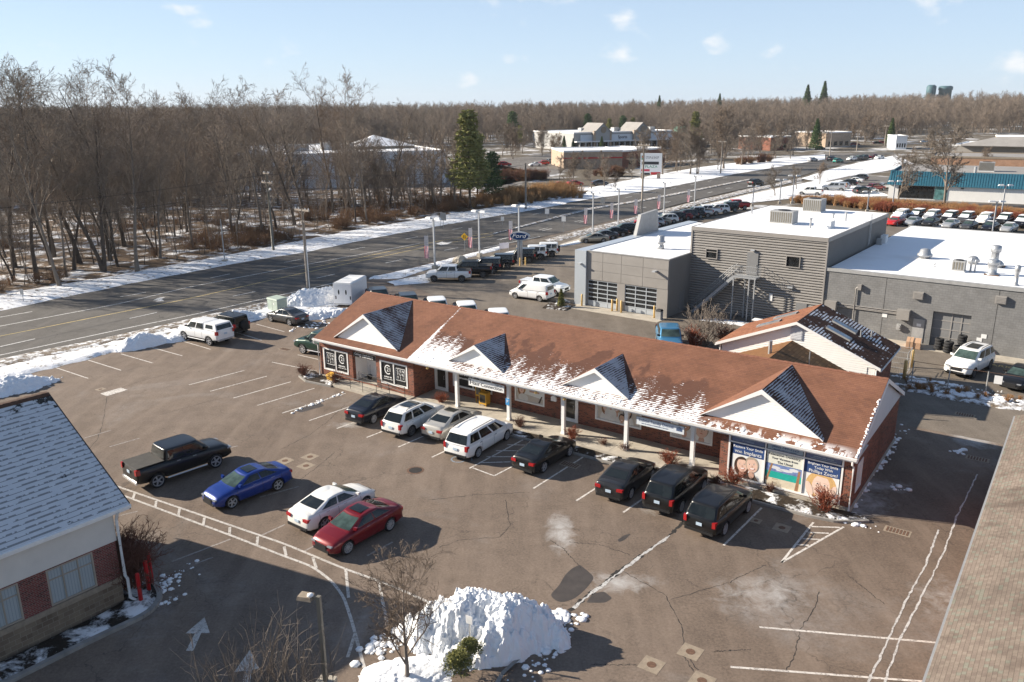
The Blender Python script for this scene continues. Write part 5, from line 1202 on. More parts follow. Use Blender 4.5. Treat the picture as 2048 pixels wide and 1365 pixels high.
# ------------------------------------------------------------------ white gabled house behind
HS = empty('white_house', (*Lw(31.45, 15.75), 0), BTH, 'white clapboard gable house with skylights behind the shop row', 'house')
hw, hd, hz, hr_ = 5.75, 6.1, 3.05, 5.45
ww = MB(); ww.box(-hw + .4, .25, 0, hw - .4, .5, 2.2); ww.box(hw - .65, .5, 0, hw - .4, hd, 2.95); ww.box(-hw + .4, .5, 0, -hw + .65, hd, 2.95); ww.box(-hw + .65, hd - .25, 0, hw - .65, hd, 2.95); ww.build('wall', MT['brick'], HS)
hh = MB()
L_, R_ = [(-hw, -.1, hz), (0, -.1, hr_), (0, hd + .3, hr_), (-hw, hd + .3, hz)], [(0, -.1, hr_), (hw, -.1, hz), (hw, hd + .3, hz), (0, hd + .3, hr_)]
o = MB().hexa([(a, b, c - .12) for a, b, c in L_] + L_).build('roof', MT['house_roof'], HS); MB().hexa([(a, b, c - .12) for a, b, c in R_] + R_).build('roof', MT['house_roof_shaded_snow'], HS)
siding(HS, ((-hw + .2, hz - .12), (0, hr_ - .12), (hw - .2, hz - .12)), .2, .16, 'siding', 'gable_siding', 'u', -1)
sd = MB(); z = 2.0
while z < hz - .12: sd.face([(-hw + .4, .2 - .028, z), (hw - .9, .2 - .028, z), (hw - .9, .2 - .004, z + .16), (-hw + .4, .2 - .004, z + .16)]); sd.face([(-hw + .4, .2, z), (hw - .9, .2, z), (hw - .9, .172, z), (-hw + .4, .172, z)]); z += .16
sd.build('wall_siding', MT['siding'], HS)
MB().ext([(-hw + .25, .24, hz - .15), (hw - .25, .24, hz - .15), (0, .24, hr_ - .14)], (0, .03, 0)).build('gable_backing', MT['siding'], HS)
MB().box(-hw + .4, .21, 0, hw - .4, .24, hz - .1).build('wall_backing', MT['siding'], HS)
tr = MB()
for s in (1, -1):
 a, b = (s * hw, hz), (0, hr_)
 tr.hexa([(a[0], -.13, a[1] - .2), (a[0], -.1, a[1] - .2), (b[0], -.1, b[1] - .2), (b[0], -.13, b[1] - .2), (a[0], -.13, a[1] + .01), (a[0], -.1, a[1] + .01), (b[0], -.1, b[1] + .01), (b[0], -.13, b[1] + .01)])
 tr.box(s * hw - .06, -.1, hz - .22, s * hw + .06, hd + .3, hz - .13); tr.tube([(s * (hw - .3), .1, hz - .2), (s * (hw - .3), .1, .1)], .05, 6)
tr.build('eave_trim', MT['white_trim'], HS)
vt = MB(); vt.box(-.42, .13, hr_ - 1.35, .42, .175, hr_ - .45)
for k in range(7): vt.box(-.36, .11, hr_ - 1.27 + k * .115, .36, .135, hr_ - 1.21 + k * .115)
vt.build('gable_vent', MT['grey_siding'], HS)
sl2 = (hr_ - hz) / hw
for s, u, v in ((1, 1.55, 1.7), (1, 1.45, 3.7), (-1, 1.9, 2.3), (-1, 1.3, 4.3)):
 k = MB(); q = []
 for du, dv in ((0, 0), (1.7, 0), (1.7, .65), (0, .65)): uu = u + du; q.append((s * uu, v + dv, hr_ - sl2 * uu))
 if s < 0: q = q[::-1]
 k.hexa([(a, b, c - .05) for a, b, c in q] + [(a, b, c + .12) for a, b, c in q]); f = k.build('skylight', MT['steel_dull'], HS)
 c_ = np.mean(np.array(q), 0); MB().face([tuple(c_ + (np.array(p) - c_) * .86 + np.array([0, 0, .125])) for p in q]).build('pane', MT['glass_sky'], f)
for u, v in ((3.5, 3.8), (4.0, 4.9)): MB().tube([(u, v, hr_ - sl2 * u - .1), (u, v, hr_ - sl2 * u + .5)], .06, 8).build('vent_pipe', MT['steel'], HS)
# ell between house and shops
EL = empty('rear_wing', (*Lw(31.2, 11.0), 0), BTH, 'small lower gabled wing between the shop row and the white house', 'building')
er, ez, ew, ed = 4.0, 2.4, 3.9, 4.95
for s, mt_ in ((-1, 'ell_roof'), (1, 'ell_roof_shaded')):
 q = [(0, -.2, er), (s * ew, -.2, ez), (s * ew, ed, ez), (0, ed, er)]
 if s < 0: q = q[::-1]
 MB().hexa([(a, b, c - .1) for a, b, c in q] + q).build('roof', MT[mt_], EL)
MB().box(-ew + .3, .1, 0, ew - .3, ed, 2.3).build('wall', MT['brick'], EL)
MB().tube([(-.5, 1.6, 3.4), (-.5, 1.6, 4.7)], .13, 8).build('flue', MT['steel'], EL); MB().tube([(1.9, 2.5, 3.0), (1.9, 2.5, 4.1)], .04, 6).build('vent_pipe', MT['steel'], EL)

# ------------------------------------------------------------------ car dealership: three joined halls
GA = empty('service_hall', (DX, DY, 0), DTH, 'grey panelled service hall with two glazed overhead doors', 'building')
GW, GH, GD = 9.62, 5.75, 26.5
wm = MB(); wall_holes(wm, .38, GW, 0, GH, [(.5, 4.0, 0, 2.78), (4.88, 8.46, 0, 2.78)], 0, .3); wm.build('front_wall', MT['grey_clad'], GA)
cl = MB()
for zz_ in np.arange(0.0, GH - .1, .95):                    # separate wall panels with open joints
 for a, b in ((.4, 2.25), (2.27, 4.42), (4.44, 6.85), (6.87, GW)):
  z1 = min(zz_ + .94, GH - .02); z0 = max(zz_, 2.80)
  if z1 - z0 > .1: MB().box(a, -.035, z0, b - .015, -.002, z1 - .015).build('wall_panel', MT['grey_clad'], GA)
MB().box(GW - .3, .3, 0, GW, GD, GH).build('side_wall', MT['corrug_dark'], GA)
rb = MB()
for v in np.arange(.1, 7.0, .22): rb.box(GW, v, 0.02, GW + .03, v + .08, GH - .15)
rb.build('wall_rib', MT['corrug_dark'], GA)
pt = MB(); pt.box(-.98, -.25, 0, .38, .55, GH + .02); pt.box(-.98, .55, 0, -.55, GD, GH + .02); pt.box(-.55, .55, GH - .35, .25, GD, GH + .02); pt.build('silver_parapet', MT['silver_clad'], GA)
MB().box(-.54, GD - .3, 0, GW - .3, GD, GH - .3).build('rear_wall', MT['grey_clad'], GA)
MB().box(.25, .3, GH - .3, GW - .3, GD - .3, GH - .06).build('roof', MT['roof_snow_clean'], GA)
ed_ = MB(); ed_.box(.38, -.06, GH - .02, GW + .04, .12, GH + .06); ed_.box(GW - .12, .12, GH - .02, GW + .04, 7.2, GH + .06); ed_.build('roof_edge', MT['steel_dull'], GA)
for a, b in ((.5, 4.0), (4.88, 8.46)):
 f = MB(); fw = .09; w3_ = (b - a) / 3
 for k in range(4): f.box(max(a, a + k * w3_ - fw / 2), .05, 0, min(b, a + k * w3_ + fw / 2), .14, 2.78)
 for z in (.56, 1.0, 1.45, 1.9, 2.34, 2.74): f.box(a, .045, z - fw / 2, b, .135, min(2.78, z + fw / 2))
 d = f.build('overhead_door', MT['silver_clad'], GA)
 MB().box(a + .05, .07, .02, b - .05, .12, .52).build('bottom_panel', MT['silver_clad'], d)
 for k in range(3):
  for z0, z1 in ((.60, .96), (1.04, 1.41), (1.49, 1.86), (1.94, 2.30), (2.38, 2.70)): MB().box(a + k * w3_ + .04, .10, z0, a + (k + 1) * w3_ - .04, .115, z1).build('pane', MT['glass_dark'], d)
for u, z in ((-.35, 4.4), (8.2, 4.55)):
 l = MB(); l.box(u - .1, -.6, z - .06, u + .25, -.26 if u < 0 else -.04, z + .06); l.build('wall_lamp', MT['lamp_grey'], GA)
vn = MB(); vn.lathe([(.38, 0), (.38, .35), (.3, .4), (.3, .6), (.5, .65), (.5, .8), (.38, .85), (.38, 1.35), (.3, 1.4)], (5.8, 5.6, GH - .06), 14); vn.build('roof_vent', MT['steel'], GA, True)
dw = MB(); dw.box(GW, 2.6, 0, GW + .05, 3.6, 2.1); dw.build('side_door', MT['door_grey'], GA)
sg = MB(); x_, y_ = gp(1285, 470, GH - .3)
sg.hexa([(-.75, 11.6, GH), (-.35, 11.6, GH), (-.35, 17.0, GH), (-.75, 17.0, GH), (-.75, 12.6, GH + 2.3), (-.35, 12.6, GH + 2.3), (-.35, 16.6, GH + 2.5), (-.75, 16.6, GH + 2.5)]); sg.build('entrance_tower', MT['steel_dull'], GA)

UP = empty('workshop_hall', (*Dw(9.65, 4.7), 0), DTH, 'tall grey corrugated hall with outside stair and snowy flat roof', 'building')
UW, UD, UH = 13.2, 21.4, 8.45
MB().box(0, .06, 0, UW, UD, UH - .15).build('core', MT['corrug_dark'], UP)
cg = MB(); pr = []
z = .05
while z < UH - .3:
 cg.hexa([(0, .06, z), (UW, .06, z), (UW, .061, z), (0, .061, z), (0, .06, z), (UW, .06, z), (UW, .061, z), (0, .061, z)]) if False else None
 pr += [(.06, z), (.06, z + .07), (-.01, z + .11), (-.01, z + .20)]; z += .25
for (a, b), (c, d) in zip(pr[:-1], pr[1:]): cg.face([(0, a, b), (UW, a, b), (UW, c, d), (0, c, d)])
cg.build('corrugated_cladding', MT['corrug'], UP)
rb = MB()
for v in np.arange(.2, UD, .3): rb.box(UW, v, 5.4, UW + .035, v + .09, UH - .35)
rb.build('wall_rib', MT['corrug_dark'], UP)
tr = MB(); tr.box(-.06, -.08, UH - .38, UW + .08, .0, UH); tr.box(UW, .0, UH - .38, UW + .1, UD, UH); tr.box(-.08, 0, UH - .38, 0, UD, UH); tr.box(-.08, UD, UH - .38, UW + .1, UD + .06, UH); tr.box(UW - .02, -.07, 0, UW + .12, .06, UH - .38); tr.box(-.06, -.07, 5.5, .1, .06, UH - .38); tr.build('edge_trim', MT['grey_clad'], UP)
MB().box(.02, .02, UH - .12, UW, UD, UH - .03).build('roof', MT['roof_snow_clean'], UP)
window(UP, 1.60, 2.85, 5.42, 6.42, -.08, 'glass_dark', .08, frame='grey_clad', trans=[6.1]); window(UP, 9.6, 10.95, 5.42, 6.52, -.08, 'glass_dark', .08, frame='grey_clad')
d = MB().box(5.85, -.06, 4.3, 6.95, .0, 6.45).build('upper_door', MT['door_grey'], UP); MB().box(6.75, -.1, 5.2, 6.85, -.06, 5.3).build('handle', MT['steel'], d)
MB().box(6.2, -.25, 6.62, 6.6, -.02, 6.75).build('wall_lamp', MT['lamp_grey'], UP)
d = MB().box(10.9, -.06, .05, 11.9, .0, 2.15).build('lower_door', MT['door_grey'], UP); MB().box(10.0, -.3, 3.5, 10.5, -.02, 3.62).build('wall_lamp', MT['lamp_grey'], UP)
MB().box(8.3, -.05, 2.0, 8.62, -.02, 2.7).build('notice', MT['sign_white'], UP)
def hvac(par, u, v, z, a, b, h, mat='steel_dull', name='roof_unit'):
 m_ = MB().box(u - a / 2, v - b / 2, z + .12, u + a / 2, v + b / 2, z + h); c = m_.build(name, MT[mat], par)
 MB().box(u - a / 2 - .05, v - b / 2 - .05, z - .02, u + a / 2 + .05, v + b / 2 + .05, z + .12).build('kerb_base', MT['sign_white'], c)
 s_ = MB()
 for k in range(int(a / .22)): s_.box(u - a / 2 + .08 + k * .22, v - b / 2 - .02, z + .25, u - a / 2 + .2 + k * .22, v - b / 2, z + h - .12)
 s_.build('louvre', MT['black_metal'] if mat != 'steel_dull' else MT['bronze'], c)
 f_ = MB(); f_.lathe([(min(a, b) * .36, 0), (min(a, b) * .36, .06), (min(a, b) * .3, .07)], (u, v, z + h), 16); f_.build('fan_guard', MT['black_metal'], c)
hvac(UP, 6.6, 7.2, UH - .05, 2.3, 1.7, 1.35, 'steel_dull'); hvac(UP, 6.1, 18.4, UH - .05, 2.0, 1.8, 1.5, 'steel_dull'); MB().box(10.0, 6.0, UH - .04, 11.6, 7.4, UH + .65).build('roof_hatch', MT['sign_white'], UP)
for u, v, h in ((9.9, 5.3, 1.0), (3.5, 12.0, .5), (11.2, 12.5, .9), (9.5, 14, .5), (1.0, 13, .7)): MB().lathe([(.09, 0), (.09, h - .15), (.15, h - .12), (.15, h)], (u, v, UH - .04), 10).build('roof_pipe', MT['steel'], UP)
ld = MB()
for s in (-.22, .22): ld.tube([(UW + .15, 14 + s, 5.9), (UW + .15, 14 + s, UH + .7)], .03, 6)
for k in range(9): ld.tube([(UW + .15, 13.78, 6.1 + k * .33), (UW + .15, 14.22, 6.1 + k * .33)], .02, 5)
ld.build('ladder', MT['steel'], UP)
# outside stair
ST = empty('outside_stair', (*Dw(9.65, 4.7), 0), DTH, 'grey steel stair and landing against the corrugated hall', 'stair')
MB().box(5.05, -1.35, 4.12, 7.35, -.08, 4.25).build('landing', MT['stair_grey'], ST)
for u, v in ((5.15, -1.3), (7.25, -1.3), (6.7, -1.3), (5.9, -.2)): MB().box(u - .05, v - .05, 0, u + .05, v + .05, 4.12).build('post', MT['stair_grey'], ST)
n_ = 17
for k in range(n_):
 u = 5.05 - (k + 1) * .235; z = 4.2 - (k + 1) * .235; MB().box(u, -1.3, z - .04, u + .26, -.2, z).build('tread', MT['stair_grey'], ST)
s_ = MB()
for v in (-1.33, -.17): beam(s_, (5.1, v, 4.15), (1.0, v, .05), .05, .28)
s_.build('stringer', MT['stair_grey'], ST)
rl = MB()
for z in (.55, 1.05):
 rl.tube([(5.05, -1.33, 4.25 + z), (7.33, -1.33, 4.25 + z), (7.33, -.1, 4.25 + z)], .025, 6)
 for v in (-1.33, -.17): rl.tube([(5.05, v, 4.25 + z), (1.0, v, .15 + z)], .025, 6)
for k in range(17):
 u = 5.05 - k * .253
 for v in (-1.33, -.17): rl.tube([(u, v, 4.2 - k * .253), (u, v, 5.28 - k * .253)], .012, 4)
for u in np.arange(5.05, 7.4, .19): rl.tube([(u, -1.33, 4.25), (u, -1.33, 5.3)], .012, 4)
for v in np.arange(-1.33, -.1, .2): rl.tube([(7.33, v, 4.25), (7.33, v, 5.3)], .012, 4)
rl.build('handrail', MT['stair_grey'], ST)

BB = empty('block_hall', (*Dw(22.85, 4.75), 0), DTH, 'low grey painted block hall with wide snowy roof and vents', 'building')
BW, BDp, BH = 24.0, 33.0, 5.75
wm = MB(); wall_holes(wm, 0, BW, 0, BH - .15, [(9.3, 12.2, 0, 3.0)], 0, .35); wm.box(BW - .3, .35, 0, BW, BDp, BH - .15); wm.box(0, UD, 0, .3, BDp, BH - .15); wm.box(.3, BDp - .3, 0, BW - .3, BDp, BH - .15); wm.build('wall', MT['grey_block'], BB)
MB().box(.3, .36, BH - .5, BW - .3, BDp - .3, BH - .05).build('roof', MT['roof_snow'], BB)
tr = MB(); tr.box(-.02, -.08, BH - .28, BW + .08, .36, BH); tr.box(-.02, BDp - .3, BH - .28, BW + .08, BDp + .08, BH); tr.box(BW - .3, .36, BH - .28, BW + .08, BDp - .3, BH); tr.build('roof_edge', MT['steel_dull'], BB)
for u in (5.3, 13.9, 19.0): MB().box(u, -.006, 0, u + .03, .01, BH - .3).build('expansion_joint', MT['crack'], BB)
d = MB()
for k in range(4): d.box(9.32, .3, .03 + k * .74, 12.18, .36, .74 + k * .74)
dd = d.build('overhead_door', MT['door_grey'], BB)
f = MB()
for z in (.75, 1.49, 2.23): f.box(9.32, .27, z - .04, 12.18, .3, z + .04)
for u in (10.75, 11.5): f.box(u - .04, .26, .03, u + .04, .3, 2.95)
f.build('door_rib', MT['corrug'], dd)
d = MB().box(7.85, -.05, .05, 8.75, .0, 2.15).build('side_door', MT['steel_dull'], BB); MB().box(8.15, -.06, 1.5, 8.5, -.05, 1.75).build('notice', MT['sign_white'], d)
for u, z in ((8.0, 3.9), (14.1, 4.35)):
 v_ = MB(); v_.box(u - .4, -.25, z, u + .4, 0, z + .62)
 for k in range(5): v_.box(u - .36, -.28, z + .06 + k * .11, u + .36, -.25, z + .12 + k * .11)
 v_.build('wall_louvre', MT['grey_clad'], BB)
for u, z in ((.9, 1.95), (7.05, 2.0)): MB().box(u - .5, -.55, z, u + .5, 0, z + .85).build('electric_box', MT['grey_clad'], BB)
cd = MB()
for z in (2.45, 2.6, 2.35): cd.tube([(1.4, -.1, z), (6.55, -.1, z)], .045, 6)
cd.build('conduit', MT['grey_clad'], BB)
fl = MB(); fl.tube([(2.9, -.12, 0.9), (2.9, -.12, 4.2), (3.1, -.12, 4.35)], .07, 8); fl.box(3.05, -.3, 4.1, 3.35, -.02, 4.6); fl.build('flue', MT['grey_clad'], BB)
for u, z in ((5.5, 1.9), (13.3, 1.25), (13.0, .9)): MB().box(u - .2, -.025, z, u + .2, -.0, z + .35).build('notice', MT['sign_white'], BB)
mt_ = MB(); mt_.box(6.6, -.25, 1.0, 6.95, 0, 1.5); mt_.lathe([(.14, -.32), (.14, -.25)], (6.78, 0, 1.3), 10, 'y'); mt_.build('gas_meter', MT['steel_dull'], BB)
def mush(u, v, r_, h, mat='steel'): MB().lathe([(r_ * .9, 0), (r_ * .9, .2), (r_ * 1.25, .22), (r_ * 1.25, .4), (r_, .5), (r_ * .8, h - .1), (r_ * .3, h)], (u, v, BH - .06), 14).build('roof_vent', MT[mat], BB, True)
mush(6.2, 10.4, .55, .95); mush(10.4, 9.8, .45, .75); mush(12.5, 9.0, .4, .7)
hvac(BB, 10.0, 5.1, BH - .06, 1.0, .9, 1.0)
for u, v, h, r_ in ((12.1, 9.9, 1.9, .33), (12.6, 5.1, 1.35, .35), (14.8, 1.2, 1.7, .16), (10.9, 5.3, 1.3, .08), (11.2, 5.6, 1.1, .06), (7.9, 6.0, .4, .05)): MB().lathe([(r_ * 1.5, 0), (r_ * 1.5, .12), (r_, .14), (r_, h * .65), (r_ * 1.35, h * .68), (r_ * 1.35, h * .95), (r_ * .6, h)], (u, v, BH - .06), 12).build('roof_flue', MT['steel'], BB, True)
for u, v, a, b in ((12.4, 9.6, 1.3, .9), (12.6, 5.0, 1.1, .9)): MB().box(u - a / 2, v - b / 2, BH - .05, u + a / 2, v + b / 2, BH + .02).build('rusty_kerb', MT['rust'], BB)
mini = MB(); mini.box(.5, 17.2, BH - .05, 1.0, 18.3, BH + .8); mini.build('roof_unit', MT['sign_white'], BB); MB().box(.4, 16.0, BH - .05, .9, 16.4, BH + .6).build('roof_unit', MT['steel_dull'], BB)
# apron slabs and bollards at the overhead doors
ap = MB(); ap.prism([Dw(-.6, -2.1), Dw(9.7, -2.1), Dw(9.7, -.04), Dw(-.6, -.04)], -.05, .03); o = ap.build('apron', MT['concrete']); o['kind'] = 'structure'
ap = MB(); ap.prism([Dw(26, 2.9), Dw(46, 2.9), Dw(46, 4.7), Dw(26, 4.7)], -.05, .03); o = ap.build('apron', MT['concrete']); o['kind'] = 'structure'
for i, (u, v, lab) in enumerate(((.15, -.55, 'yellow bollard at the silver corner of the service hall'), (3.9, -.75, 'left yellow bollard between the two glazed doors'), (4.95, -.75, 'right yellow bollard between the two glazed doors'), (8.65, -.75, 'yellow bollard beside the grey litter bin'), (4.2, .02 - .3, 'short yellow bollard close to the wall between the doors'))):
 e = empty('bollard', (*Dw(u, v), .03), 0, lab, 'bollard', 'yellow bollards'); MB().lathe([(.1, 0), (.1, 1.15), (.08, 1.22), (0, 1.25)], n=12).build('post', MT['yellow_paint'], e, True)
for px, lab in (((1808, 757), 'yellow bollard at the wire gate, nearer one'), ((1822, 735), 'yellow bollard at the wire gate, farther one'), ((1717, 655), 'yellow bollard peeping over the dark roof of the house')):
 e = empty('bollard', (*gp(*px), 0), 0, lab, 'bollard', 'yellow bollards'); MB().lathe([(.13, 0), (.13, 1.35), (.1, 1.42), (0, 1.45)], n=12).build('post', MT['yellow_paint'], e, True)
e = empty('litter_bin', (*Dw(9.25, -.85), .03), DTH, 'grey litter bin with dark lid at the hall corner', 'bin'); MB().box(-.27, -.27, 0, .27, .27, .8).build('body', MT['steel_dull'], e); MB().hexa([(-.3, -.3, .8), (.3, -.3, .8), (.3, .3, .8), (-.3, .3, .8), (-.22, -.22, .98), (.22, -.22, .98), (.22, .22, .98), (-.22, .22, .98)]).build('lid', MT['black_metal'], e)
# tyres stacked by the wall, wooden crate
ti = 0
for u, v, n_, who in ((34.75, 4.0, 6, 'tall tyre stack against the grey wall'), (33.9, 3.2, 4, 'front right tyre stack'), (33.1, 3.7, 4, 'left tyre stack'), (34.6, 3.1, 3, 'hidden right tyre stack')):
 for k in range(n_):
  e = MB(); r_ = .36; e.lathe([(.2, 0), (r_ - .05, -.02), (r_, .05), (r_, .17), (r_ - .05, .24), (.2, .22), (.2, .02)], n=18)
  o = e.build('tyre', MT['black_rubber'], None, True, (*Dw(u + random.uniform(-.05, .05), v + random.uniform(-.05, .05)), .04 + k * .235)); tag(o, ('lowest', 'second', 'third', 'fourth', 'fifth', 'topmost')[k] + ' black tyre of the ' + who, 'tyre', 'stacked tyres')
e = empty('crate', (*Dw(31.2, 3.35), .03), DTH + .15, 'long tan cardboard crate lying in front of the block hall', 'crate'); b = MB(); b.box(-.55, -.85, 0, -.02, .85, .6); b.box(.02, -.8, 0, .55, .9, .55); b.build('box', MT['wood_box'], e); MB().box(-.3, -.86, .0, -.26, .86, .606).build('tape', MT['tan_conc'], e)

# ------------------------------------------------------------------ far buildings
def pbuild(name, px0, px1, depth, h, label, wall, roof, parapet=.3, thick=True):
 a, b = np.array(gp(*px0)), np.array(gp(*px1)); d = b - a; L = np.linalg.norm(d); th = math.atan2(d[1], d[0])
 e = empty(name, (a[0], a[1], 0), th, label, 'building'); MB().box(0, 0, -.5, L, depth, h - .02).build('wall', MT[wall], e)
 MB().box(.3, .3, h - .02, L - .3, depth - .3, h + .02).build('roof', MT[roof], e)
 t_ = MB(); t_.box(-.1, -.1, h - .25, L + .1, .3, h + parapet); t_.box(-.1, depth - .3, h - .25, L + .1, depth + .1, h + parapet); t_.box(-.1, .3, h - .25, .3, depth - .3, h + parapet); t_.box(L - .3, .3, h - .25, L + .1, depth - .3, h + parapet); t_.build('parapet', MT['sign_white' if wall not in ('orange_brick',) else 'tan_conc'], e)
 return e, L
# supermarket behind the wood
MT['pale_wall'] = plain('pale_blue_white_wall', (0.60, 0.63, 0.66), .7, .06, .2)
MT['cream_wall'] = plain('cream_wall', (0.62, 0.54, 0.40), .7, .06, .2)
e, L = pbuild('supermarket', (470, 384), (893, 366), 60, 8.6, 'large pale supermarket with snowy roof behind the bare trees', 'pale_wall', 'roof_snow_clean')
text(e, 'STOP&SHOP', L - 8.2, 7.0, -.12, 2.4, 'letter_dark', depth=.15, wide=13)
for u, v, a, b, h in ((L - 30, 20, 5, 4, 2), (L - 22, 24, 3, 3, 1.6), (L - 40, 18, 6, 4, 1.8), (L - 55, 22, 4, 4, 2.2), (L - 14, 30, 3, 3, 1.5)): MB().box(u, v, 8.6, u + a, v + b, 8.6 + h).build('roof_unit', MT['steel_dull'], e)
hp = MB(); c = (L - 12, 26); q = [(c[0] - 9, c[1] - 7, 9.4), (c[0] + 9, c[1] - 7, 9.4), (c[0] + 9, c[1] + 7, 9.4), (c[0] - 9, c[1] + 7, 9.4)]; ap_ = (c[0] - 2, c[1], 12.4)
for k in range(4): hp.face([q[k], q[(k + 1) % 4], ap_])
hp.build('hip_roof', MT['roof_snow_clean'], e); MB().box(c[0] - 8.6, c[1] - 6.6, 8.6, c[0] + 8.6, c[1] + 6.6, 9.4).build('roof_house', MT['bronze'], e)
dd = MB().box(L - 20, -.15, 0, L - 14, .0, 3.6).build('loading_door', MT['glass_dark'], e); MB().box(L - 22, -.6, 3.7, L - 8, 0, 4.2).build('canopy', MT['sign_white'], e)
e, L = pbuild('cream_store', (300, 384), (452, 378), 40, 8.0, 'cream coloured store glimpsed through the bare trees', 'cream_wall', 'roof_snow_clean')
# plaza with gabled entrances
e, L = pbuild('shopping_plaza', (1147, 303), (1345, 296), 40, 8.2, 'grey shopping plaza with two pointed entrance gables', 'steel_dull', 'roof_snow')
for k, c in enumerate((1198, 1276)):
 cu = L * (c - 1147) / 198.0; w_ = 4.4
 t_ = MB(); t_.ext([(cu - w_, -2.0, 4.0), (cu + w_, -2.0, 4.0), (cu + w_, -2.0, 8.6), (cu, -2.0, 12.2), (cu - w_, -2.0, 8.6)], (0, .5, 0)); g1 = t_.build('entrance_gable', MT['steel_dull'], e)
 t_ = MB()
 for s in (1, -1): q = [(cu, -2.4, 12.5), (cu, 12, 12.5), (cu + s * (w_ + .6), 12, 8.2), (cu + s * (w_ + .6), -2.4, 8.2)]; t_.hexa([(a, b, z - .3) for a, b, z in q] + q)
 t_.build('gable_roof', MT['grey_roof'], g1)
 t_ = MB()
 for s in (-1, 1): t_.box(cu + s * w_ - .5, -2.1, 0, cu + s * w_ + .5, -1.1, 9.0)
 t_.build('pier', MT['tan_brick'], g1); MB().lathe([(1.5, -2.25), (1.5, -2.05)], (cu + .3, 0, 9.4), 18, 'y').build('clock_disc', MT['tan_conc'], g1)
fa = MB(); fa.box(L * .06, -.5, 4.5, L * .19, -.1, 7.2); fa.box(L * .33, -.5, 4.5, L * .58, -.1, 7.2); fa.box(L * .72, -.5, 4.5, L * .99, -.1, 7.2); fa.build('sign_band', MT['pale_wall'], e)
MB().box(0, -.3, 0, L, -.02, 3.6).build('shop_front', MT['glass_dark'], e)
for u in np.linspace(2, L - 2, 18): MB().box(u - .3, -2.6, 0, u + .3, -2.0, 4.2).build('pier', MT['steel_dull'], e)
MB().box(0, -2.8, 4.0, L, -.5, 4.5).build('arcade_roof', MT['sign_white'], e)
text(e, 'Sports', L * .47, 5.9, -.55, 2.0, 'letter_dark', depth=.1)
for u, v in ((10, 10), (14, 16), (30, 12), (42, 14), (50, 10)): MB().box(u, v, 8.2, u + 3, v + 3, 10).build('roof_unit', MT['steel_dull'], e)
e, L = pbuild('bank_branch', (1127, 338), (1244, 336), 24, 5.6, 'tan brick box building with thin red stripe in the plaza', 'tan_brick', 'roof_snow_clean'); MB().box(-.15, -.16, 3.2, L + .15, -.02, 3.6).build('stripe', MT['sign_red'], e)
for u in (L * .3, L * .62): MB().box(u, -.3, 0, u + .6, -.02, 5.9).build('pier', MT['tan_brick'], e)
e, L = pbuild('brown_annex', (1244, 336), (1330, 327), 20, 5.4, 'brown brick building next to the plaza entrance sign', 'brick', 'roof_snow_clean')
for k in range(5): MB().box(4 + k * 6, -.1, .8, 8 + k * 6, -.01, 3.2).build('window', MT['glass_dark'], e)
e, L = pbuild('green_roof_shop', (1345, 296), (1400, 294), 30, 7.0, 'pale blue shop with green pointed roof at the end of the plaza', 'pale_wall', 'roof_snow_clean')
MB().ext([(L * .2, -1, 6.5), (L * .6, -1, 6.5), (L * .4, -1, 10)], (0, 8, 0)).build('gable_roof', plain('faded_green_roof', (.12, .26, .20), .7, .1), e)
for i, (a, b, h, d, lab) in enumerate((((1540, 302), (1585, 300), 6, 20, 'small red brick building beyond the junction'), ((1650, 296), (1700, 294), 7, 20, 'tan building beside the dark spruce'), ((1705, 262), (1825, 262), 9, 30, 'long low school building on the far rise'), ((1790, 300), (1812, 300), 6, 14, 'pale house behind the far junction'))):
 e, L = pbuild('far_building', a, b, d, h, lab, ('brick', 'tan_brick', 'tan_brick', 'pale_wall')[i], 'roof_snow_clean')
 for k in range(4): MB().box(L * (.12 + .22 * k), -.12, 1.0, L * (.24 + .22 * k), -.02, 2.8).build('window', MT['glass_dark'], e)
# showroom with blue metal band
SR = gp(1775, 397); SR2 = gp(2048, 409)
th_ = math.atan2(SR2[1] - SR[1], SR2[0] - SR[0]); e = empty('showroom', (SR[0], SR[1], 0), th_, 'white single-storey store with wide blue ribbed metal band', 'building')
L = 75; MB().box(0, 0, -.3, L, 30, 3.4).build('wall', MT['siding'], e); MB().box(.6, .6, 3.4, L, 30, 5.6).build('roof', MT['grey_roof'], e)
for a, b in (((0, -.5), (L, -.5)), ((-.5, 0), (-.5, 30))):
 bandm = MB()
 n_ = 150 if b[0] > 10 else 60
 for k in range(n_):
  t0, t1 = k / n_, (k + .55) / n_
  p0 = (a[0] + (b[0] - a[0]) * t0, a[1] + (b[1] - a[1]) * t0); p1 = (a[0] + (b[0] - a[0]) * t1, a[1] + (b[1] - a[1]) * t1)
  dx_, dy_ = (0, .75) if b[0] > 10 else (.75, 0)
  bandm.hexa([(p0[0], p0[1], 3.0), (p1[0], p1[1], 3.0), (p1[0] + dx_, p1[1] + dy_, 3.0), (p0[0] + dx_, p0[1] + dy_, 3.0), (p0[0] + dx_ * .9, p0[1] + dy_ * .9, 6.0), (p1[0] + dx_ * .9, p1[1] + dy_ * .9, 6.0), (p1[0] + dx_ * 1.1, p1[1] + dy_ * 1.1, 6.0), (p0[0] + dx_ * 1.1, p0[1] + dy_ * 1.1, 6.0)])
 dx_, dy_ = (0, .75) if b[0] > 10 else (.75, 0)
 bandm.face([(a[0] + dx_ * .08, a[1] + dy_ * .08, 3.0), (b[0] + dx_ * .08, b[1] + dy_ * .08, 3.0), (b[0] + dx_, b[1] + dy_, 5.98), (a[0] + dx_, a[1] + dy_, 5.98)])
 bandm.build('metal_band', MT['blue_metal'], e)
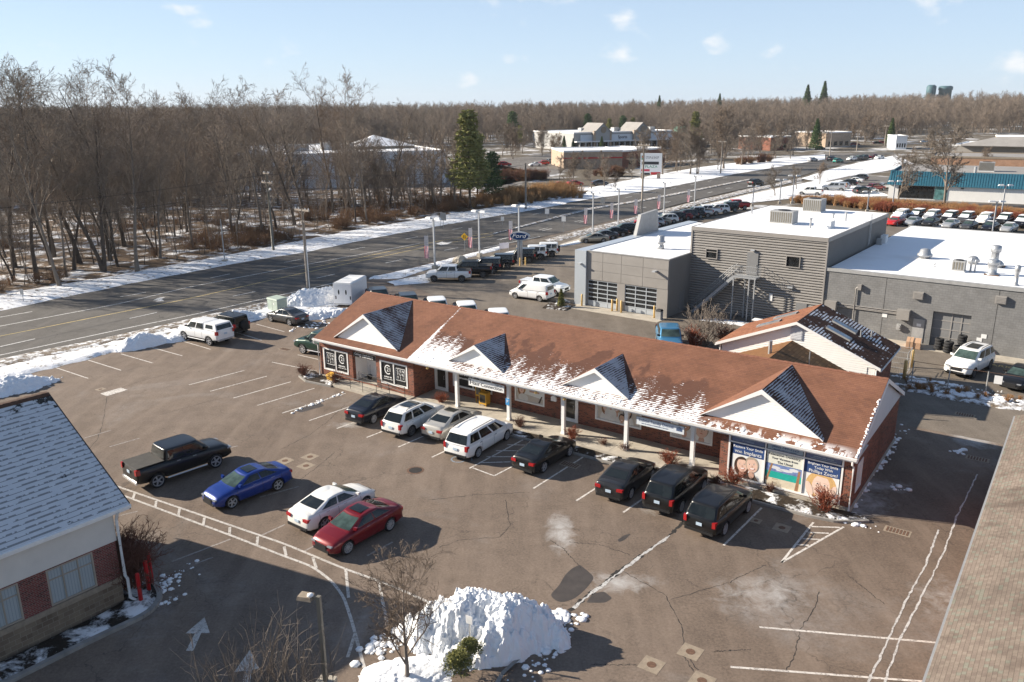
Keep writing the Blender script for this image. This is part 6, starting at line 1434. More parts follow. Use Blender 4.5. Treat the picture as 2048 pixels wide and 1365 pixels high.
MB().box(2.0, -.08, .3, 9, -.01, 2.9).build('shop_window', MT['glass_dark'], e); MB().box(9.1, -.1, .2, 11.5, -.01, 2.9).build('green_panel', MT['glass_green'], e)
hvac(e, 18, 12, 5.6, 3, 2.5, 2.0); hvac(e, 40, 14, 5.6, 6, 4, 2.0); hvac(e, 36, 9, 5.6, 5, 3, 1.6); MB().tube([(16, 6, 5.6), (16, 6, 6.9)], .3, 8).build('roof_pipe', MT['steel'], e)
for k in range(3): MB().box(14 + k * 16, -.25, 2.6, 14.5 + k * 16, -.02, 2.8).build('wall_lamp', MT['black_metal'], e)
e, L = pbuild('orange_store', (1858, 345), (2110, 352), 26, 4.6, 'orange brick store with dark flat roof behind the showroom', 'orange_brick', 'grey_roof')
e, L = pbuild('dark_store', (1900, 326), (2130, 333), 30, 6.0, 'dark fronted flat-roofed store on the right horizon', 'corrug', 'roof_snow_clean')
hp = MB(); q = [(2, -6, 6.2), (34, -6, 6.2), (34, 12, 6.2), (2, 12, 6.2)]; ap_ = [(13, 3, 9.0), (23, 3, 9.0)]
hp.face([q[0], q[1], ap_[1], ap_[0]]); hp.face([q[1], q[2], ap_[1]]); hp.face([q[2], q[3], ap_[0], ap_[1]]); hp.face([q[3], q[0], ap_[0]]); hp.build('hip_roof', MT['grey_roof'], e)
e, L = pbuild('yellow_store', (2010, 308), (2110, 309), 24, 6.5, 'small yellow store at the right edge', 'cream_wall', 'roof_snow_clean')
# distant tanks on the hill
for px, h, r_, kind, lab in (((1858, 215), 52, 8, 0, 'teal elevated water tank on legs on the horizon'), ((1886, 217), 52, 10.5, 1, 'tall teal standpipe tank on the horizon'), ((1872, 215), 36, 1.8, 1, 'thin teal mast between the two tanks')):
 dist = 1500.0; r0 = _ray(*px); t = dist / r0[1]; x = r0[0] * t; zb = CAMH + r0[2] * t - 14
 e = empty('water_tank', (x, dist, zb), 0, lab, 'water tank'); h = h
 if kind: MB().lathe([(r_, 0), (r_, h * .86), (r_ * 1.12, h * .87), (r_ * 1.12, h * .97), (r_ * .8, h)], n=20).build('tank', MT['teal'], e, True)
 else:
  MB().lathe([(r_ * .5, h * .58), (r_ * .98, h * .64), (r_, h * .95), (r_ * .6, h)], n=20).build('tank', MT['teal'], e, True); MB().lathe([(r_ * 1.5, h * .57), (r_ * 1.5, h * .6), (r_ * 1.2, h * .62)], n=20).build('walkway', MT['teal'], e)
  for k in range(6): a = k * math.pi / 3; MB().tube([(r_ * 1.1 * math.cos(a), r_ * 1.1 * math.sin(a), 0), (r_ * .8 * math.cos(a), r_ * .8 * math.sin(a), h * .6)], 1.0, 6).build('leg', MT['teal'], e)
# ------------------------------------------------------------------ vehicles
def paint(name, col, metal=0.0, rough=0.28):
 t = NT(name); o = t.tc('Object')
 dust = t.ramp(t.noise(o, 2.0, 5, 0.7), 0.35, 0.8, 0, 0.02)
 x, y, z = t.xyz(o)
 low = t.ramp(z, 0.25, 0.7, 0.10, 0.0)
 c = t.mix(t.math('ADD', dust, t.math('MULTIPLY', low, t.ramp(t.noise(o, 4, 4), .3, .7))), col, (0.30, 0.28, 0.26))
 return t.done(c, t.ramp(dust, 0, .02, rough, rough + .05), 0.3, metal, **{'Coat Weight': 0.45, 'Coat Roughness': 0.02})
PAINT = {k: paint('car_paint_' + k, *v) for k, v in dict(black=((0.005, 0.005, 0.0055),), white=((0.76, 0.76, 0.75),), pearl=((0.70, 0.69, 0.66),), red=((0.15, 0.005, 0.010), .2), blue=((0.005, 0.028, 0.19), .2), champagne=((0.45, 0.43, 0.39), .35), grey=((0.065, 0.066, 0.070), .35), darkgrey=((0.022, 0.022, 0.024), .3), green=((0.012, 0.042, 0.028), .2), navy=((0.006, 0.008, 0.016), .2), silver=((0.42, 0.43, 0.44), .45), lightblue=((0.05, 0.19, 0.34), .25), brightred=((0.42, 0.014, 0.014),), tan=((0.30, 0.27, 0.22), .3), teal=((0.02, 0.20, 0.17), .1)).items()}
MT['chrome'] = plain('chrome', (0.60, 0.60, 0.60), .22, .1, 3, .5, .55)
MT['alloy'] = plain('alloy_rim', (0.36, 0.36, 0.37), .35, .1, 3, .5, .15)
MT['alloy_dark'] = plain('dark_rim', (0.12, 0.12, 0.125), .4, .1, 3, .5, .2)
MT['trim_black'] = plain('trim_black', (0.016, 0.016, 0.017), .55, .1)
MT['tail'] = plain('tail_lamp', (0.33, 0.012, 0.014), .15, .1, 8, .7)
MT['head'] = plain('head_lamp', (0.22, 0.23, 0.25), .1, .2, 9, .8)
MT['plate'] = plain('number_plate', (0.42, 0.52, 0.62), .4, .12, 9)
MT['vinyl'] = plain('bed_cover_vinyl', (0.060, 0.056, 0.050), .75, .25, 3)
KINDS = dict(
 sedan=dict(L=4.78, W=1.84, r=.345, xr=1.02, wb=2.78, zb=.20, top=[(0, .62), (.04, .92), (.14, 1.05), (.5, 1.08), (1.3, 1.06), (2.4, 1.03), (3.4, 1.0), (3.8, .97), (4.25, .89), (4.55, .78), (4.70, .66), (4.78, .50)], ghx=(.34, 1.50, 2.70, 3.74), zr=1.47, wr=.70, win=((.15, .47), (.50, .85))),
 coupe=dict(L=4.65, W=1.80, r=.345, xr=.95, wb=2.70, zb=.18, top=[(0, .60), (.04, .88), (.16, 1.0), (.5, 1.04), (2.0, 1.02), (3.3, .97), (4.0, .88), (4.4, .77), (4.58, .64), (4.65, .48)], ghx=(.25, 1.45, 2.50, 3.55), zr=1.41, wr=.68, win=((.22, .50), (.53, .84))),
 suv=dict(L=4.72, W=1.88, r=.36, xr=.98, wb=2.78, zb=.26, top=[(0, .62), (.04, 1.02), (.12, 1.10), (2.0, 1.09), (3.5, 1.09), (4.15, 1.04), (4.48, .95), (4.65, .78), (4.72, .52)], ghx=(.10, .60, 2.75, 3.76), zr=1.71, wr=.745, win=((.07, .29), (.33, .60), (.64, .90))),
 bigsuv=dict(L=5.1, W=2.0, r=.39, xr=1.08, wb=3.0, zb=.28, top=[(0, .66), (.04, 1.10), (.12, 1.19), (2.2, 1.18), (3.7, 1.16), (4.5, 1.10), (4.9, 1.0), (5.04, .80), (5.1, .55)], ghx=(.10, .48, 2.95, 3.90), zr=1.82, wr=.77, win=((.05, .28), (.32, .60), (.64, .91))),
 minivan=dict(L=5.14, W=2.0, r=.34, xr=1.02, wb=3.08, zb=.20, top=[(0, .62), (.04, 1.0), (.12, 1.09), (2.2, 1.07), (4.1, 1.04), (4.6, .95), (4.92, .82), (5.08, .66), (5.14, .48)], ghx=(.07, .42, 3.35, 4.50), zr=1.71, wr=.765, win=((.05, .27), (.30, .56), (.60, .86))),
 van=dict(L=4.82, W=1.84, r=.33, xr=.95, wb=3.06, zb=.22, top=[(0, .62), (.03, 1.12), (.1, 1.18), (2.2, 1.16), (3.9, 1.10), (4.4, .99), (4.68, .84), (4.78, .66), (4.82, .48)], ghx=(.04, .14, 3.2, 4.15), zr=1.83, wr=.83, win=((.76, .93),)),
 pickup=dict(L=5.60, W=2.02, r=.42, xr=1.10, wb=3.42, zb=.42, top=[(0, .82), (.03, 1.36), (.08, 1.40), (1.62, 1.40), (1.8, 1.38), (4.15, 1.34), (4.38, 1.31), (5.2, 1.22), (5.46, 1.08), (5.56, .85), (5.60, .62)], ghx=(1.62, 1.76, 3.62, 4.34), zr=2.0, wr=.83, win=((.07, .44), (.49, .90))),
 offroad=dict(L=4.45, W=1.92, r=.43, xr=.86, wb=2.80, zb=.42, top=[(0, .85), (.03, 1.20), (.06, 1.24), (2.9, 1.22), (3.0, 1.21), (4.15, 1.17), (4.30, 1.08), (4.36, .85), (4.40, .62)], ghx=(.04, .10, 2.52, 2.92), zr=1.90, wr=.83, win=((.06, .32), (.36, .62), (.66, .94))),
)
_S = KINDS['sedan']; _S.update(L=4.60, xr=.98, wb=2.72, top=[(x * .962, z) for x, z in _S['top']], ghx=tuple(x * .962 for x in _S['ghx']))
_cc = {}
def car_surf(k):
 K = KINDS[k]; L, W = K['L'], K['W']; tx, tz = np.array(K['top']).T
 boxy = k in ('offroad', 'pickup', 'van'); mid = K['xr'] + K['wb'] / 2
 def sec(x):
  zt = np.interp(x, tx, tz); f = min(x, L - x)
  w = W / 2 * np.interp(x, [0, .10, .45, 1.2, L - 1.5, L - .6, L - .15, L], [.84, .91, .97, 1, 1, .96, .84, .66] if not boxy else [.94, .965, .985, 1, 1, .985, .945, .90])
  zb = K['zb'] + (.10 if f < .15 else .04 if f < .35 else 0); h = zt - zb
  P = [(0, zb), (w * .88, zb), (w * .985, zb + .10 * h), (w, zb + .42 * h), (w * .992, zb + .68 * h), (w * .945, zb + .87 * h), (w * .83, zt - .02), (w * .55, zt + .010), (0, zt + .022)]
  r = K['r'] + (.06 if k != 'offroad' else .11)
  for xa in (K['xr'], K['xr'] + K['wb']):
   dx = abs(x - xa)
   if dx < r:
    za = K['r'] + math.sqrt(max(0, r * r - dx * dx)) * .98
    P = [(y, max(z, za)) if i < 4 else (y, max(z, min(za + .02, zt - .03)) if i < 6 else z) for i, (y, z) in enumerate(P)]
  return [(x - mid, y, z) for y, z in P]
 g = K['ghx']; zbelt = lambda s: np.interp(g[0] + s * (g[3] - g[0]), tx, tz) - .03
 wb_ = W / 2 * (.905 if k in ('sedan', 'coupe', 'suv', 'bigsuv') else .94); wr_ = W / 2 * K['wr']
 def width(t): return wb_ + (wr_ - wb_) * (t ** 1.15)
 def gx(t): return g[0] + (g[1] - g[0]) * t, g[3] + (g[2] - g[3]) * t
 arch = 0 if k in ('offroad', 'van', 'pickup') else .055
 def gz(s, t): return zbelt(s) + (K['zr'] - .05 - arch * (2 * s - 1) ** 2 - zbelt(s)) * t
 def side(sg, s, t, off=0.0):
  a, b = gx(t); w = width(t); y = w * (1 - .09 * abs(2 * s - 1) ** 5) + off
  return (a + s * (b - a) - mid, sg * y, gz(s, t))
 def front(q, t, off=0.0):
  a, b = gx(t); w = width(t) * .91; return (b + .09 * (1 - q * q) + off - mid, q * w, gz(1, t) + off * .3)
 def rear(q, t, off=0.0):
  a, b = gx(t); w = width(t) * .91; return (a - .045 * (1 - q * q) - off - mid, q * w, gz(0, t) + off * .2)
 return K, sec, side, front, rear, mid
def patch(fn, a0, a1, b0, b1, na=8, nb=4):
 mb = MB(); G = [[fn(a0 + (a1 - a0) * i / na, b0 + (b1 - b0) * j / nb) for j in range(nb + 1)] for i in range(na + 1)]
 mb.v = [p for r_ in G for p in r_]
 for i in range(na):
  for j in range(nb):
   q = i * (nb + 1) + j; mb.f.append((q, q + nb + 1, q + nb + 2, q + 1)); mb.m.append(0)
 return mb
def car_meshes(k):
 if k in _cc: return _cc[k]
 K, sec, side, front, rear, mid = car_surf(k); L, W = K['L'], K['W']; D = {}
 xs = list(np.linspace(0, .3, 5)) + list(np.linspace(.3, L - .5, 26)) + list(np.linspace(L - .5, L, 8))
 r = K['r'] + (.06 if k != 'offroad' else .11)
 for xa in (K['xr'], K['xr'] + K['wb']): xs += list(xa + r * np.cos(np.linspace(0, math.pi, 15))) + [xa - r - .004, xa + r + .004]
 xs = sorted(x for x in set(np.round(xs, 4)) if 0 <= x <= L)
 mb = MB(); S = [sec(x) for x in xs]; n = len(S[0])
 for p in S: mb.v += p + [(x, -y, z) for x, y, z in p[1:-1]]
 m = n + n - 2
 def ring(i): b = i * m; return [b + q for q in range(n)] + [b + n + q for q in reversed(range(n - 2))]
 for i in range(len(xs) - 1):
  a, b = ring(i), ring(i + 1)
  for q in range(m):
   q2 = (q + 1) % m; mb.f.append((a[q], a[q2], b[q2], b[q])); mb.m.append(1 if q in (0, m - 1) or (q in (1, m - 2) and k in ('suv', 'bigsuv', 'offroad', 'pickup')) else 0)
 mb.f.append(tuple(reversed(ring(0)))); mb.m.append(0); mb.f.append(tuple(ring(len(xs) - 1))); mb.m.append(0)
 # cabin shell
 def per(t):
  P = [side(1, s, t) for s in np.linspace(0, 1, 13)] + [front(q, t) for q in np.linspace(1, -1, 9)[1:-1]] + [side(-1, s, t) for s in np.linspace(1, 0, 13)] + [rear(q, t) for q in np.linspace(-1, 1, 9)[1:-1]]
  return P
 i0 = len(mb.v); lev = [per(t) for t in (0, .3, .6, .9, 1.0)]
 top = np.array(lev[-1]); c = top.mean(0); zt = K['zr']
 for sc_, dz in ((.955, .030), (.86, .043), (.55, .050), (.2, .052)):
  q = c + (top - c) * np.array([1 - (1 - sc_) * .75, sc_, 0]); q[:, 2] = top[:, 2] + dz + (zt - .05 - top[:, 2]) * (0 if sc_ > .5 else .4); lev.append([tuple(x) for x in q])
 M = len(lev[0])
 for p in lev: mb.v += [tuple(x) for x in p]
 for j in range(len(lev) - 1):
  for q in range(M):
   q2 = (q + 1) % M; mb.f.append((i0 + j * M + q, i0 + j * M + q2, i0 + (j + 1) * M + q2, i0 + (j + 1) * M + q)[::-1]); mb.m.append(0)
 mb.f.append(tuple(i0 + (len(lev) - 1) * M + q for q in range(M))); mb.m.append(0)
 me = mb.mesh('body', [PAINT['black'], MT['trim_black']], True, False); fix_normals(me); D['body'] = subdiv(me)
 o = .007
 D['windscreen'] = patch(lambda q, t: front(q, t, o), -.93, .93, .20, .95).mesh('windscreen', MT['car_glass_green'], True, False)
 rg = (.36, .93) if k in ('sedan', 'coupe') else (.10, .90) if k != 'van' else (.25, .85)
 D['rear_window'] = patch(lambda q, t: rear(q, t, o), -.90, .90, rg[0] if k != 'pickup' else .22, rg[1]).mesh('rear_window', MT['car_glass'], True, False)
 D['side_window'] = []
 for s0, s1 in K['win']:
  for sg in (1, -1): D['side_window'].append(patch(lambda s, t: side(sg, s, t, o), s0, s1, .12, .90, 5, 3).mesh('side_window', MT['car_glass'], True, False))
 fat = .5 if k == 'offroad' else .24
 wd = .25 if k not in ('offroad', 'pickup') else .29; R_ = K['r']; rr = R_ * .75
 D['wheel'] = MB().lathe([(rr, -wd / 2), (R_ * .9, -wd / 2), (R_ * .985, -wd / 2 + .03), (R_, 0), (R_ * .985, wd / 2 - .03), (R_ * .9, wd / 2), (rr, wd / 2), (rr, -wd / 2)], n=24, axis='y').mesh('wheel', MT['black_rubber'], True, False)
 for nm, ns, mt_ in (('alloy', 5, 'alloy'), ('multi', 10, 'alloy'), ('dark', 6, 'alloy_dark'), ('steel', 8, 'chrome')):
  rm = MB(); y = wd / 2 - .015
  rm.lathe([(rr * .99, y - .10), (rr * .99, y + .012), (rr * .90, y + .012), (rr * .86, y - .07)], n=24, axis='y', m=0); rm.lathe([(rr * .88, y - .066), (rr * .88, y - .056)], n=20, axis='y', m=1)
  for q in range(ns):
   a = 2 * math.pi * q / ns; ca, sa = math.cos(a), math.sin(a); hw_ = rr * (.42 / ns + .05)
   rm.hexa([(ca * r_ * 1 - sa * s_, yy, sa * r_ + ca * s_) for yy, r_, s_ in ((y - .05, rr * .12, -hw_), (y - .05, rr * .92, -hw_ * .8), (y - .05, rr * .92, hw_ * .8), (y - .05, rr * .12, hw_), (y + .0, rr * .12, -hw_), (y + .005, rr * .92, -hw_ * .8), (y + .005, rr * .92, hw_ * .8), (y + .0, rr * .12, hw_))], 0)
  rm.lathe([(rr * .2, y - .05), (rr * .2, y + .008), (rr * .1, y + .014)], n=10, axis='y', m=0)
  D['rim_' + nm] = rm.mesh('rim', [MT[mt_], MT['trim_black']], False, False)
 # lamps, plate, grille, mirrors, handles
 x0, x1 = -mid, L - mid; zt0 = np.interp(.06, *np.array(K['top']).T); big = k in ('suv', 'bigsuv', 'minivan', 'van', 'offroad', 'pickup')
 w0 = W / 2 * (.86 if k not in ('offroad', 'pickup', 'van') else .94)
 def lampbox(a, b, za, zb, xx, dx, s): mb = MB(); mb.hexa([(xx, s * a, za), (xx + dx, s * b * 1.045, za), (xx + dx, s * b * 1.045, zb), (xx, s * a, zb), (xx - .028 * np.sign(dx), s * a, za), (xx - .02 * np.sign(dx), s * b, za + .01), (xx - .02 * np.sign(dx), s * b, zb - .01), (xx - .028 * np.sign(dx), s * a, zb)]); return mb
 D['taillight'] = []; D['headlight'] = []
 for s in (1, -1):
  tz0, tz1 = (zt0 - .34, zt0 - .02) if big else (zt0 - .22, zt0 - .06)
  D['taillight'].append(lampbox(w0 * (.80 if big else .58), w0 * 1.0, tz0, tz1, x0 + .01, .20, s).mesh('taillight', MT['tail'], False, False))
  hz = np.interp(L - .25, *np.array(K['top']).T); wf = W / 2 * (.72 if not k in ('offroad', 'pickup', 'van') else .91)
  D['headlight'].append(lampbox(wf * .62, wf * 1.04, hz - .19, hz - .11, x1 - .06, -.26, s).mesh('headlight', MT['head'], False, False))
 D['number_plate'] = MB().box(x0 - .03, -.155, zt0 - .36 if not big else zt0 - .38, x0 - .005, .155, zt0 - .21 if not big else zt0 - .22).mesh('number_plate', MT['plate'], False, False)
 zf = np.interp(L - .1, *np.array(K['top']).T)
 gm = MB(); gm.box(x1 - .05, -W * .20, zf - .26, x1 + .012, W * .20, zf - .04); gm.box(x1 - .06, -W * .28, K['zb'] + .10, x1 + .006, W * .28, K['zb'] + .24); D['grille'] = gm.mesh('grille', MT['trim_black'], False, False)
 bm = MB(); bm.box(x0 - .035, -w0 * .9, K['zb'] + .08, x0 + .04, w0 * .9, K['zb'] + .22); D['rear_bumper'] = bm.mesh('rear_bumper', MT['trim_black' if k not in ('pickup',) else 'chrome'], False, False)
 D['mirror'] = []
 for s in (1, -1):
  p = side(s, .90, .16); D['mirror'].append(MB().hexa([(p[0] - .03, p[1], p[2] - .02), (p[0] + .12, p[1], p[2] - .02), (p[0] + .10, p[1] + s * .20, p[2] - .0), (p[0] - .02, p[1] + s * .20, p[2] - .0), (p[0] - .02, p[1], p[2] + .11), (p[0] + .10, p[1], p[2] + .11), (p[0] + .08, p[1] + s * .21, p[2] + .14), (p[0] - .01, p[1] + s * .21, p[2] + .14)]).mesh('mirror', PAINT['black'], False, False))
 D['door_handle'] = []
 for s in (1, -1):
  for f in (.28, .62):
   p = side(s, f, 0.0); D['door_handle'].append(MB().box(p[0] - .1, p[1] - .012 + s * .03, p[2] - .14, p[0] + .1, p[1] + .012 + s * .03, p[2] - .11).mesh('door_handle', MT['chrome'], False, False))
 # door shut lines
 sm = MB()
 for xq in [K['ghx'][0] + f * (K['ghx'][3] - K['ghx'][0]) for f in ((.12, .48, .93) if k not in ('van', 'minivan') else (.30, .58, .90))]:
  P = sec(xq)
  for s in (1, -1):
   for q in range(2, 5):
    a, b = P[q], P[q + 1]; sm.face([(a[0] - .008, s * (a[1] + .004), a[2]), (a[0] + .008, s * (a[1] + .004), a[2]), (b[0] + .008, s * (b[1] + .004), b[2]), (b[0] - .008, s * (b[1] + .004), b[2])])
 D['door_seam'] = sm.mesh('door_seam', MT['trim_black'], False, False)
 if k in ('suv', 'bigsuv', 'minivan'):
  D['roof_rail'] = []
  for s in (1, -1):
   a = side(s, .10, 1.0); b = side(s, .86, 1.0); y = abs(a[1]) * .90; zt_ = K['zr'] + .04
   D['roof_rail'].append(MB().tube([(a[0] + .05, s * y, zt_ - .06), (a[0] + .15, s * y, zt_ + .02), (b[0] - .15, s * y * 1.02, zt_ + .02), (b[0], s * y * 1.02, zt_ - .06)], .022, 6).mesh('roof_rail', MT['trim_black'], False, False))
 if k == 'pickup': D['tonneau_cover'] = MB().box(x0 + .06, -W / 2 * .89, 1.40, x0 + 1.60, W / 2 * .87, 1.44).mesh('tonneau_cover', MT['vinyl'], False, False)
 if k == 'offroad':
  D['spare_wheel'] = MB().lathe([(.1, 0), (R_ * .98, 0), (R_ * 1.0, -.06), (R_ * .98, -.2), (R_ * .86, -.23), (.1, -.23)], (x0 - .02, -.12, 1.02), 22, 'x').mesh('spare_wheel', MT['black_rubber'], True, False)
  fl = MB()
  for xa in (K['xr'], K['xr'] + K['wb']):
   for s in (1, -1):
    A = np.linspace(math.pi * .97, math.pi * .03, 10)
    for a, b in zip(A[:-1], A[1:]):
     q = lambda t, rr_, y: (xa - mid + rr_ * math.cos(t), s * y, K['r'] + rr_ * math.sin(t) * .95)
     r1 = K['r'] + .10; fl.hexa([q(a, r1, W / 2 - .05), q(b, r1, W / 2 - .05), q(b, r1, W / 2 + .09), q(a, r1, W / 2 + .09), q(a, r1 + .06, W / 2 - .05), q(b, r1 + .06, W / 2 - .05), q(b, r1 + .05, W / 2 + .07), q(a, r1 + .05, W / 2 + .07)])
  D['fender_flare'] = fl.mesh('fender_flare', MT['trim_black'], False, False)
 # loose snow lying on roof, screen and bonnet
 sn = patch(lambda q, t: (lambda p: (p[0] + .02, p[1], p[2] + .05))(front(q, t, .02)), -.86, .86, .0, .62, 10, 5)
 bx = patch(lambda a, y: (a, y * W / 2 * .78, np.interp(a + mid, *np.array(K['top']).T) + .035), K['ghx'][3] - mid - .05, L - mid - .55, -1, 1, 8, 8)
 rf = patch(lambda a, y: (a, y * W / 2 * K['wr'] * .92, K['zr'] + .045), K['ghx'][1] - mid + .05, K['ghx'][2] - mid - .03, -1, 1, 8, 8)
 sm = MB()
 for q in (sn, bx, rf):
  i = len(sm.v); sm.v += [tuple(p) for p in q.v]; sm.f += [tuple(i + v for v in f) for f in q.f]; sm.m += q.m
 D['snow_cover'] = sm.mesh('snow_cover', MT['snow'], True, False)
 D['snow_roof'] = rf.mesh('snow_cover', MT['snow'], True, False)
 D['sunroof'] = patch(lambda a, y: (a, y * .40, K['zr'] + .012 - (.035 * (2 * (a + mid - K['ghx'][1]) / (K['ghx'][2] - K['ghx'][1]) - 1) ** 2 if k not in ('offroad', 'van', 'pickup') else 0)), K['ghx'][1] - mid + .35 * (K['ghx'][2] - K['ghx'][1]), K['ghx'][1] - mid + .88 * (K['ghx'][2] - K['ghx'][1]), -1, 1, 3, 3).mesh('sunroof', MT['car_glass'], False, False)
 _cc[k] = D; return D
def subdiv(me):
 o = bpy.data.objects.new('body', me); COL.objects.link(o); m = o.modifiers.new('s', 'SUBSURF'); m.levels = m.render_levels = 1
 r = bpy.data.meshes.new_from_object(o.evaluated_get(bpy.context.evaluated_depsgraph_get())); bpy.data.objects.remove(o); r.polygons.foreach_set('use_smooth', [True] * len(r.polygons)); return r
def fix_normals(me):
 import bmesh
 b = bmesh.new(); b.from_mesh(me); bmesh.ops.recalc_face_normals(b, faces=b.faces); b.to_mesh(me); b.free()
_painted = {}
def painted(me, col, slot=0):
 key = (me.name, col)
 if key not in _painted: c = me.copy(); c.materials[slot] = PAINT[col]; _painted[key] = c
 return _painted[key]
def car(k, col, x, y, rz, label, name=None, cat='car', group=None, rim='alloy', detail=2, extra=(), scale=1.0, tonneau=None):
 D = car_meshes(k); K = KINDS[k]
 e = empty(name or {'sedan': 'sedan', 'coupe': 'coupe', 'suv': 'crossover', 'bigsuv': 'large_suv', 'minivan': 'minivan', 'van': 'cargo_van', 'pickup': 'pickup_truck', 'offroad': 'off_roader'}[k], (x, y, .004), rz, label, cat, group)
 e.scale = (scale,) * 3
 link_mesh('body', painted(D['body'], col), e)
 link_mesh('windscreen', D['windscreen'], e); link_mesh('rear_window', D['rear_window'], e)
 for q in D['side_window']: link_mesh('side_window', q, e)
 h = K['wb'] / 2; ty = K['W'] / 2 - .15
 for sx in (1, -1):
  for s in (1, -1):
   w_ = link_mesh('wheel', D['wheel'], e, (sx * h, s * ty, K['r'])); rm = link_mesh('rim', D['rim_' + rim], w_)
   if s < 0: w_.rotation_euler = (0, 0, math.pi)
 for q in D['taillight']: link_mesh('taillight', q, e)
 for q in D['headlight']: link_mesh('headlight', q, e)
 if detail > 1:
  link_mesh('number_plate', D['number_plate'], e); link_mesh('grille', D['grille'], e); link_mesh('rear_bumper', D['rear_bumper'], e); link_mesh('door_seam', D['door_seam'], e)
  for q in D['door_handle']: link_mesh('door_handle', q, e)
 for q in D['mirror']: link_mesh('mirror', painted(q, col if k != 'pickup' else 'black'), e)
 for nm in ('spare_wheel', 'fender_flare'):
  if nm in D: link_mesh(nm, D[nm], e)
 if 'roof_rail' in D and 'norail' not in extra:
  for q in D['roof_rail']: link_mesh('roof_rail', q, e)
 if k == 'pickup' and 'cap' not in extra:
  o = link_mesh('tonneau_cover', D['tonneau_cover'] if tonneau is None else painted(D['tonneau_cover'], tonneau), e)
 for nm in extra:
  if nm in ('sunroof', 'snow_cover', 'snow_roof'): link_mesh('snow_cover' if 'snow' in nm else nm, D[nm], e)
 if 'cap' in extra:      # hard shell over the bed
  mid = K['xr'] + K['wb'] / 2; a, b = .05 - mid, 1.69 - mid; w0, w1 = K['W'] / 2 * .93, K['W'] / 2 * .80
  cp = MB().hexa([(a, -w0, 1.39), (b, -w0, 1.39), (b, w0, 1.39), (a, w0, 1.39), (a + .22, -w1, 1.99), (b, -w1, 1.97), (b, w1, 1.97), (a + .22, w1, 1.99)]); c = cp.build('bed_cap', PAINT[col], e)
  g1 = MB(); g1.face([(a + .03 - .006, -w0 * .86, 1.48), (a + .03 - .006, w0 * .86, 1.48), (a + .17 - .006, w1 * .92, 1.88), (a + .17 - .006, -w1 * .92, 1.88)]); g1.build('rear_window', MT['car_glass'], c)
  for s in (1, -1):
   f_ = lambda x_, t: (x_, s * (w0 + (w1 - w0) * t + .006), 1.39 + .6 * t)
   MB().face([f_(a + .45, .25), f_(b - .18, .25), f_(b - .22, .80), f_(a + .52, .80)]).build('side_window', MT['car_glass'], c)
 if 'step' in extra:
  for s in (1, -1): MB().tube([(-1.15, s * (K['W'] / 2 - .02), .42), (1.15, s * (K['W'] / 2 - .02), .42)], .045, 6).build('side_step', MT['chrome'], e)
 return e
def by_wheels(k, front_px, rear_px, vis):
 """axle midpoint and heading from the contact points of the two wheels on the visible side ('L' or 'R')"""
 F, B = np.array(gp(*front_px)), np.array(gp(*rear_px)); d = F - B; d /= np.linalg.norm(d); left = np.array([-d[1], d[0]])
 c = (F + B) / 2 + (-left if vis == 'L' else left) * (KINDS[k]['W'] / 2 - .05)
 return c[0], c[1], math.atan2(d[1], d[0])
def by_rear(k, rear_px, head):
 """rear bumper centre (on the ground) and heading"""
 x, y = gp(*rear_px); K = KINDS[k]; q = K['xr'] + K['wb'] / 2; return x + q * math.cos(head), y + q * math.sin(head), head
def by_one(k, px, head, which, vis):
 """one wheel contact on the visible side"""
 P = np.array(gp(*px)); d = np.array([math.cos(head), math.sin(head)]); left = np.array([-d[1], d[0]])
 c = P + (-left if vis == 'L' else left) * (KINDS[k]['W'] / 2 - .05) + d * (KINDS[k]['wb'] / 2 * (-1 if which == 'F' else 1)); return c[0], c[1], head
HD = by_wheels('minivan', (1014, 881.6), (957.5, 916), 'R')[2]
HD2 = by_wheels('sedan', (701, 1107), (778, 1064), 'L')[2]
HD3 = by_wheels('pickup', (367, 680.6), (421.7, 692.6), 'L')[2]
G1 = 'cars parked in front of the shop row'; G2 = 'cars parked in the middle of the lot'; G3 = 'cars parked along the verge'; G4 = 'vehicles for sale at the dealership'
car('pickup', 'black', *by_wheels('pickup', (431, 937), (321, 975), 'R'), 'black crew-cab pickup truck with flat dark bed cover in the open lot', cat='pickup', group=G2, rim='alloy', extra=('step',))
car('sedan', 'blue', *by_wheels('sedan', (467.5, 1017), (556.6, 982), 'L'), 'glossy deep blue sedan with five-spoke wheels in the open lot', group=G2, extra=('sunroof',))
car('sedan', 'pearl', *by_rear('sedan', (596, 1066), HD2 + math.pi), 'white sedan parked tail-out beside the red sedan', group=G2)
car('sedan', 'red', *by_wheels('sedan', (701, 1107), (778, 1064), 'L'), 'dark red sedan with black sunroof facing the drive', group=G2, rim='multi', extra=('sunroof',))
car('sedan', 'navy', *by_rear('sedan', (708, 852), HD), 'navy black sedan, leftmost in the row before the shops', group=G1, rim='multi')
car('suv', 'pearl', *by_one('suv', (824, 873), HD, 'B', 'R'), 'white crossover with roof rails between the navy and champagne sedans', group=G1, rim='dark', extra=('sunroof',))
car('sedan', 'champagne', *by_rear('sedan', (862, 885), HD), 'champagne silver sedan between the white crossover and the white minivan', group=G1, extra=('sunroof',))
car('minivan', 'white', *by_wheels('minivan', (1014, 881.6), (957.5, 916), 'R'), 'white minivan with tinted windows in the row before the shops', cat='minivan', group=G1, rim='multi')
car('coupe', 'black', *by_wheels('coupe', (1139, 914), (1089, 945), 'R'), 'sleek black four-door coupe beside the hatched bay', group=G1, rim='alloy')
car('sedan', 'darkgrey', *by_one('sedan', (1262, 999), HD, 'B', 'R'), 'charcoal grey sedan left of the two black crossovers', group=G1)
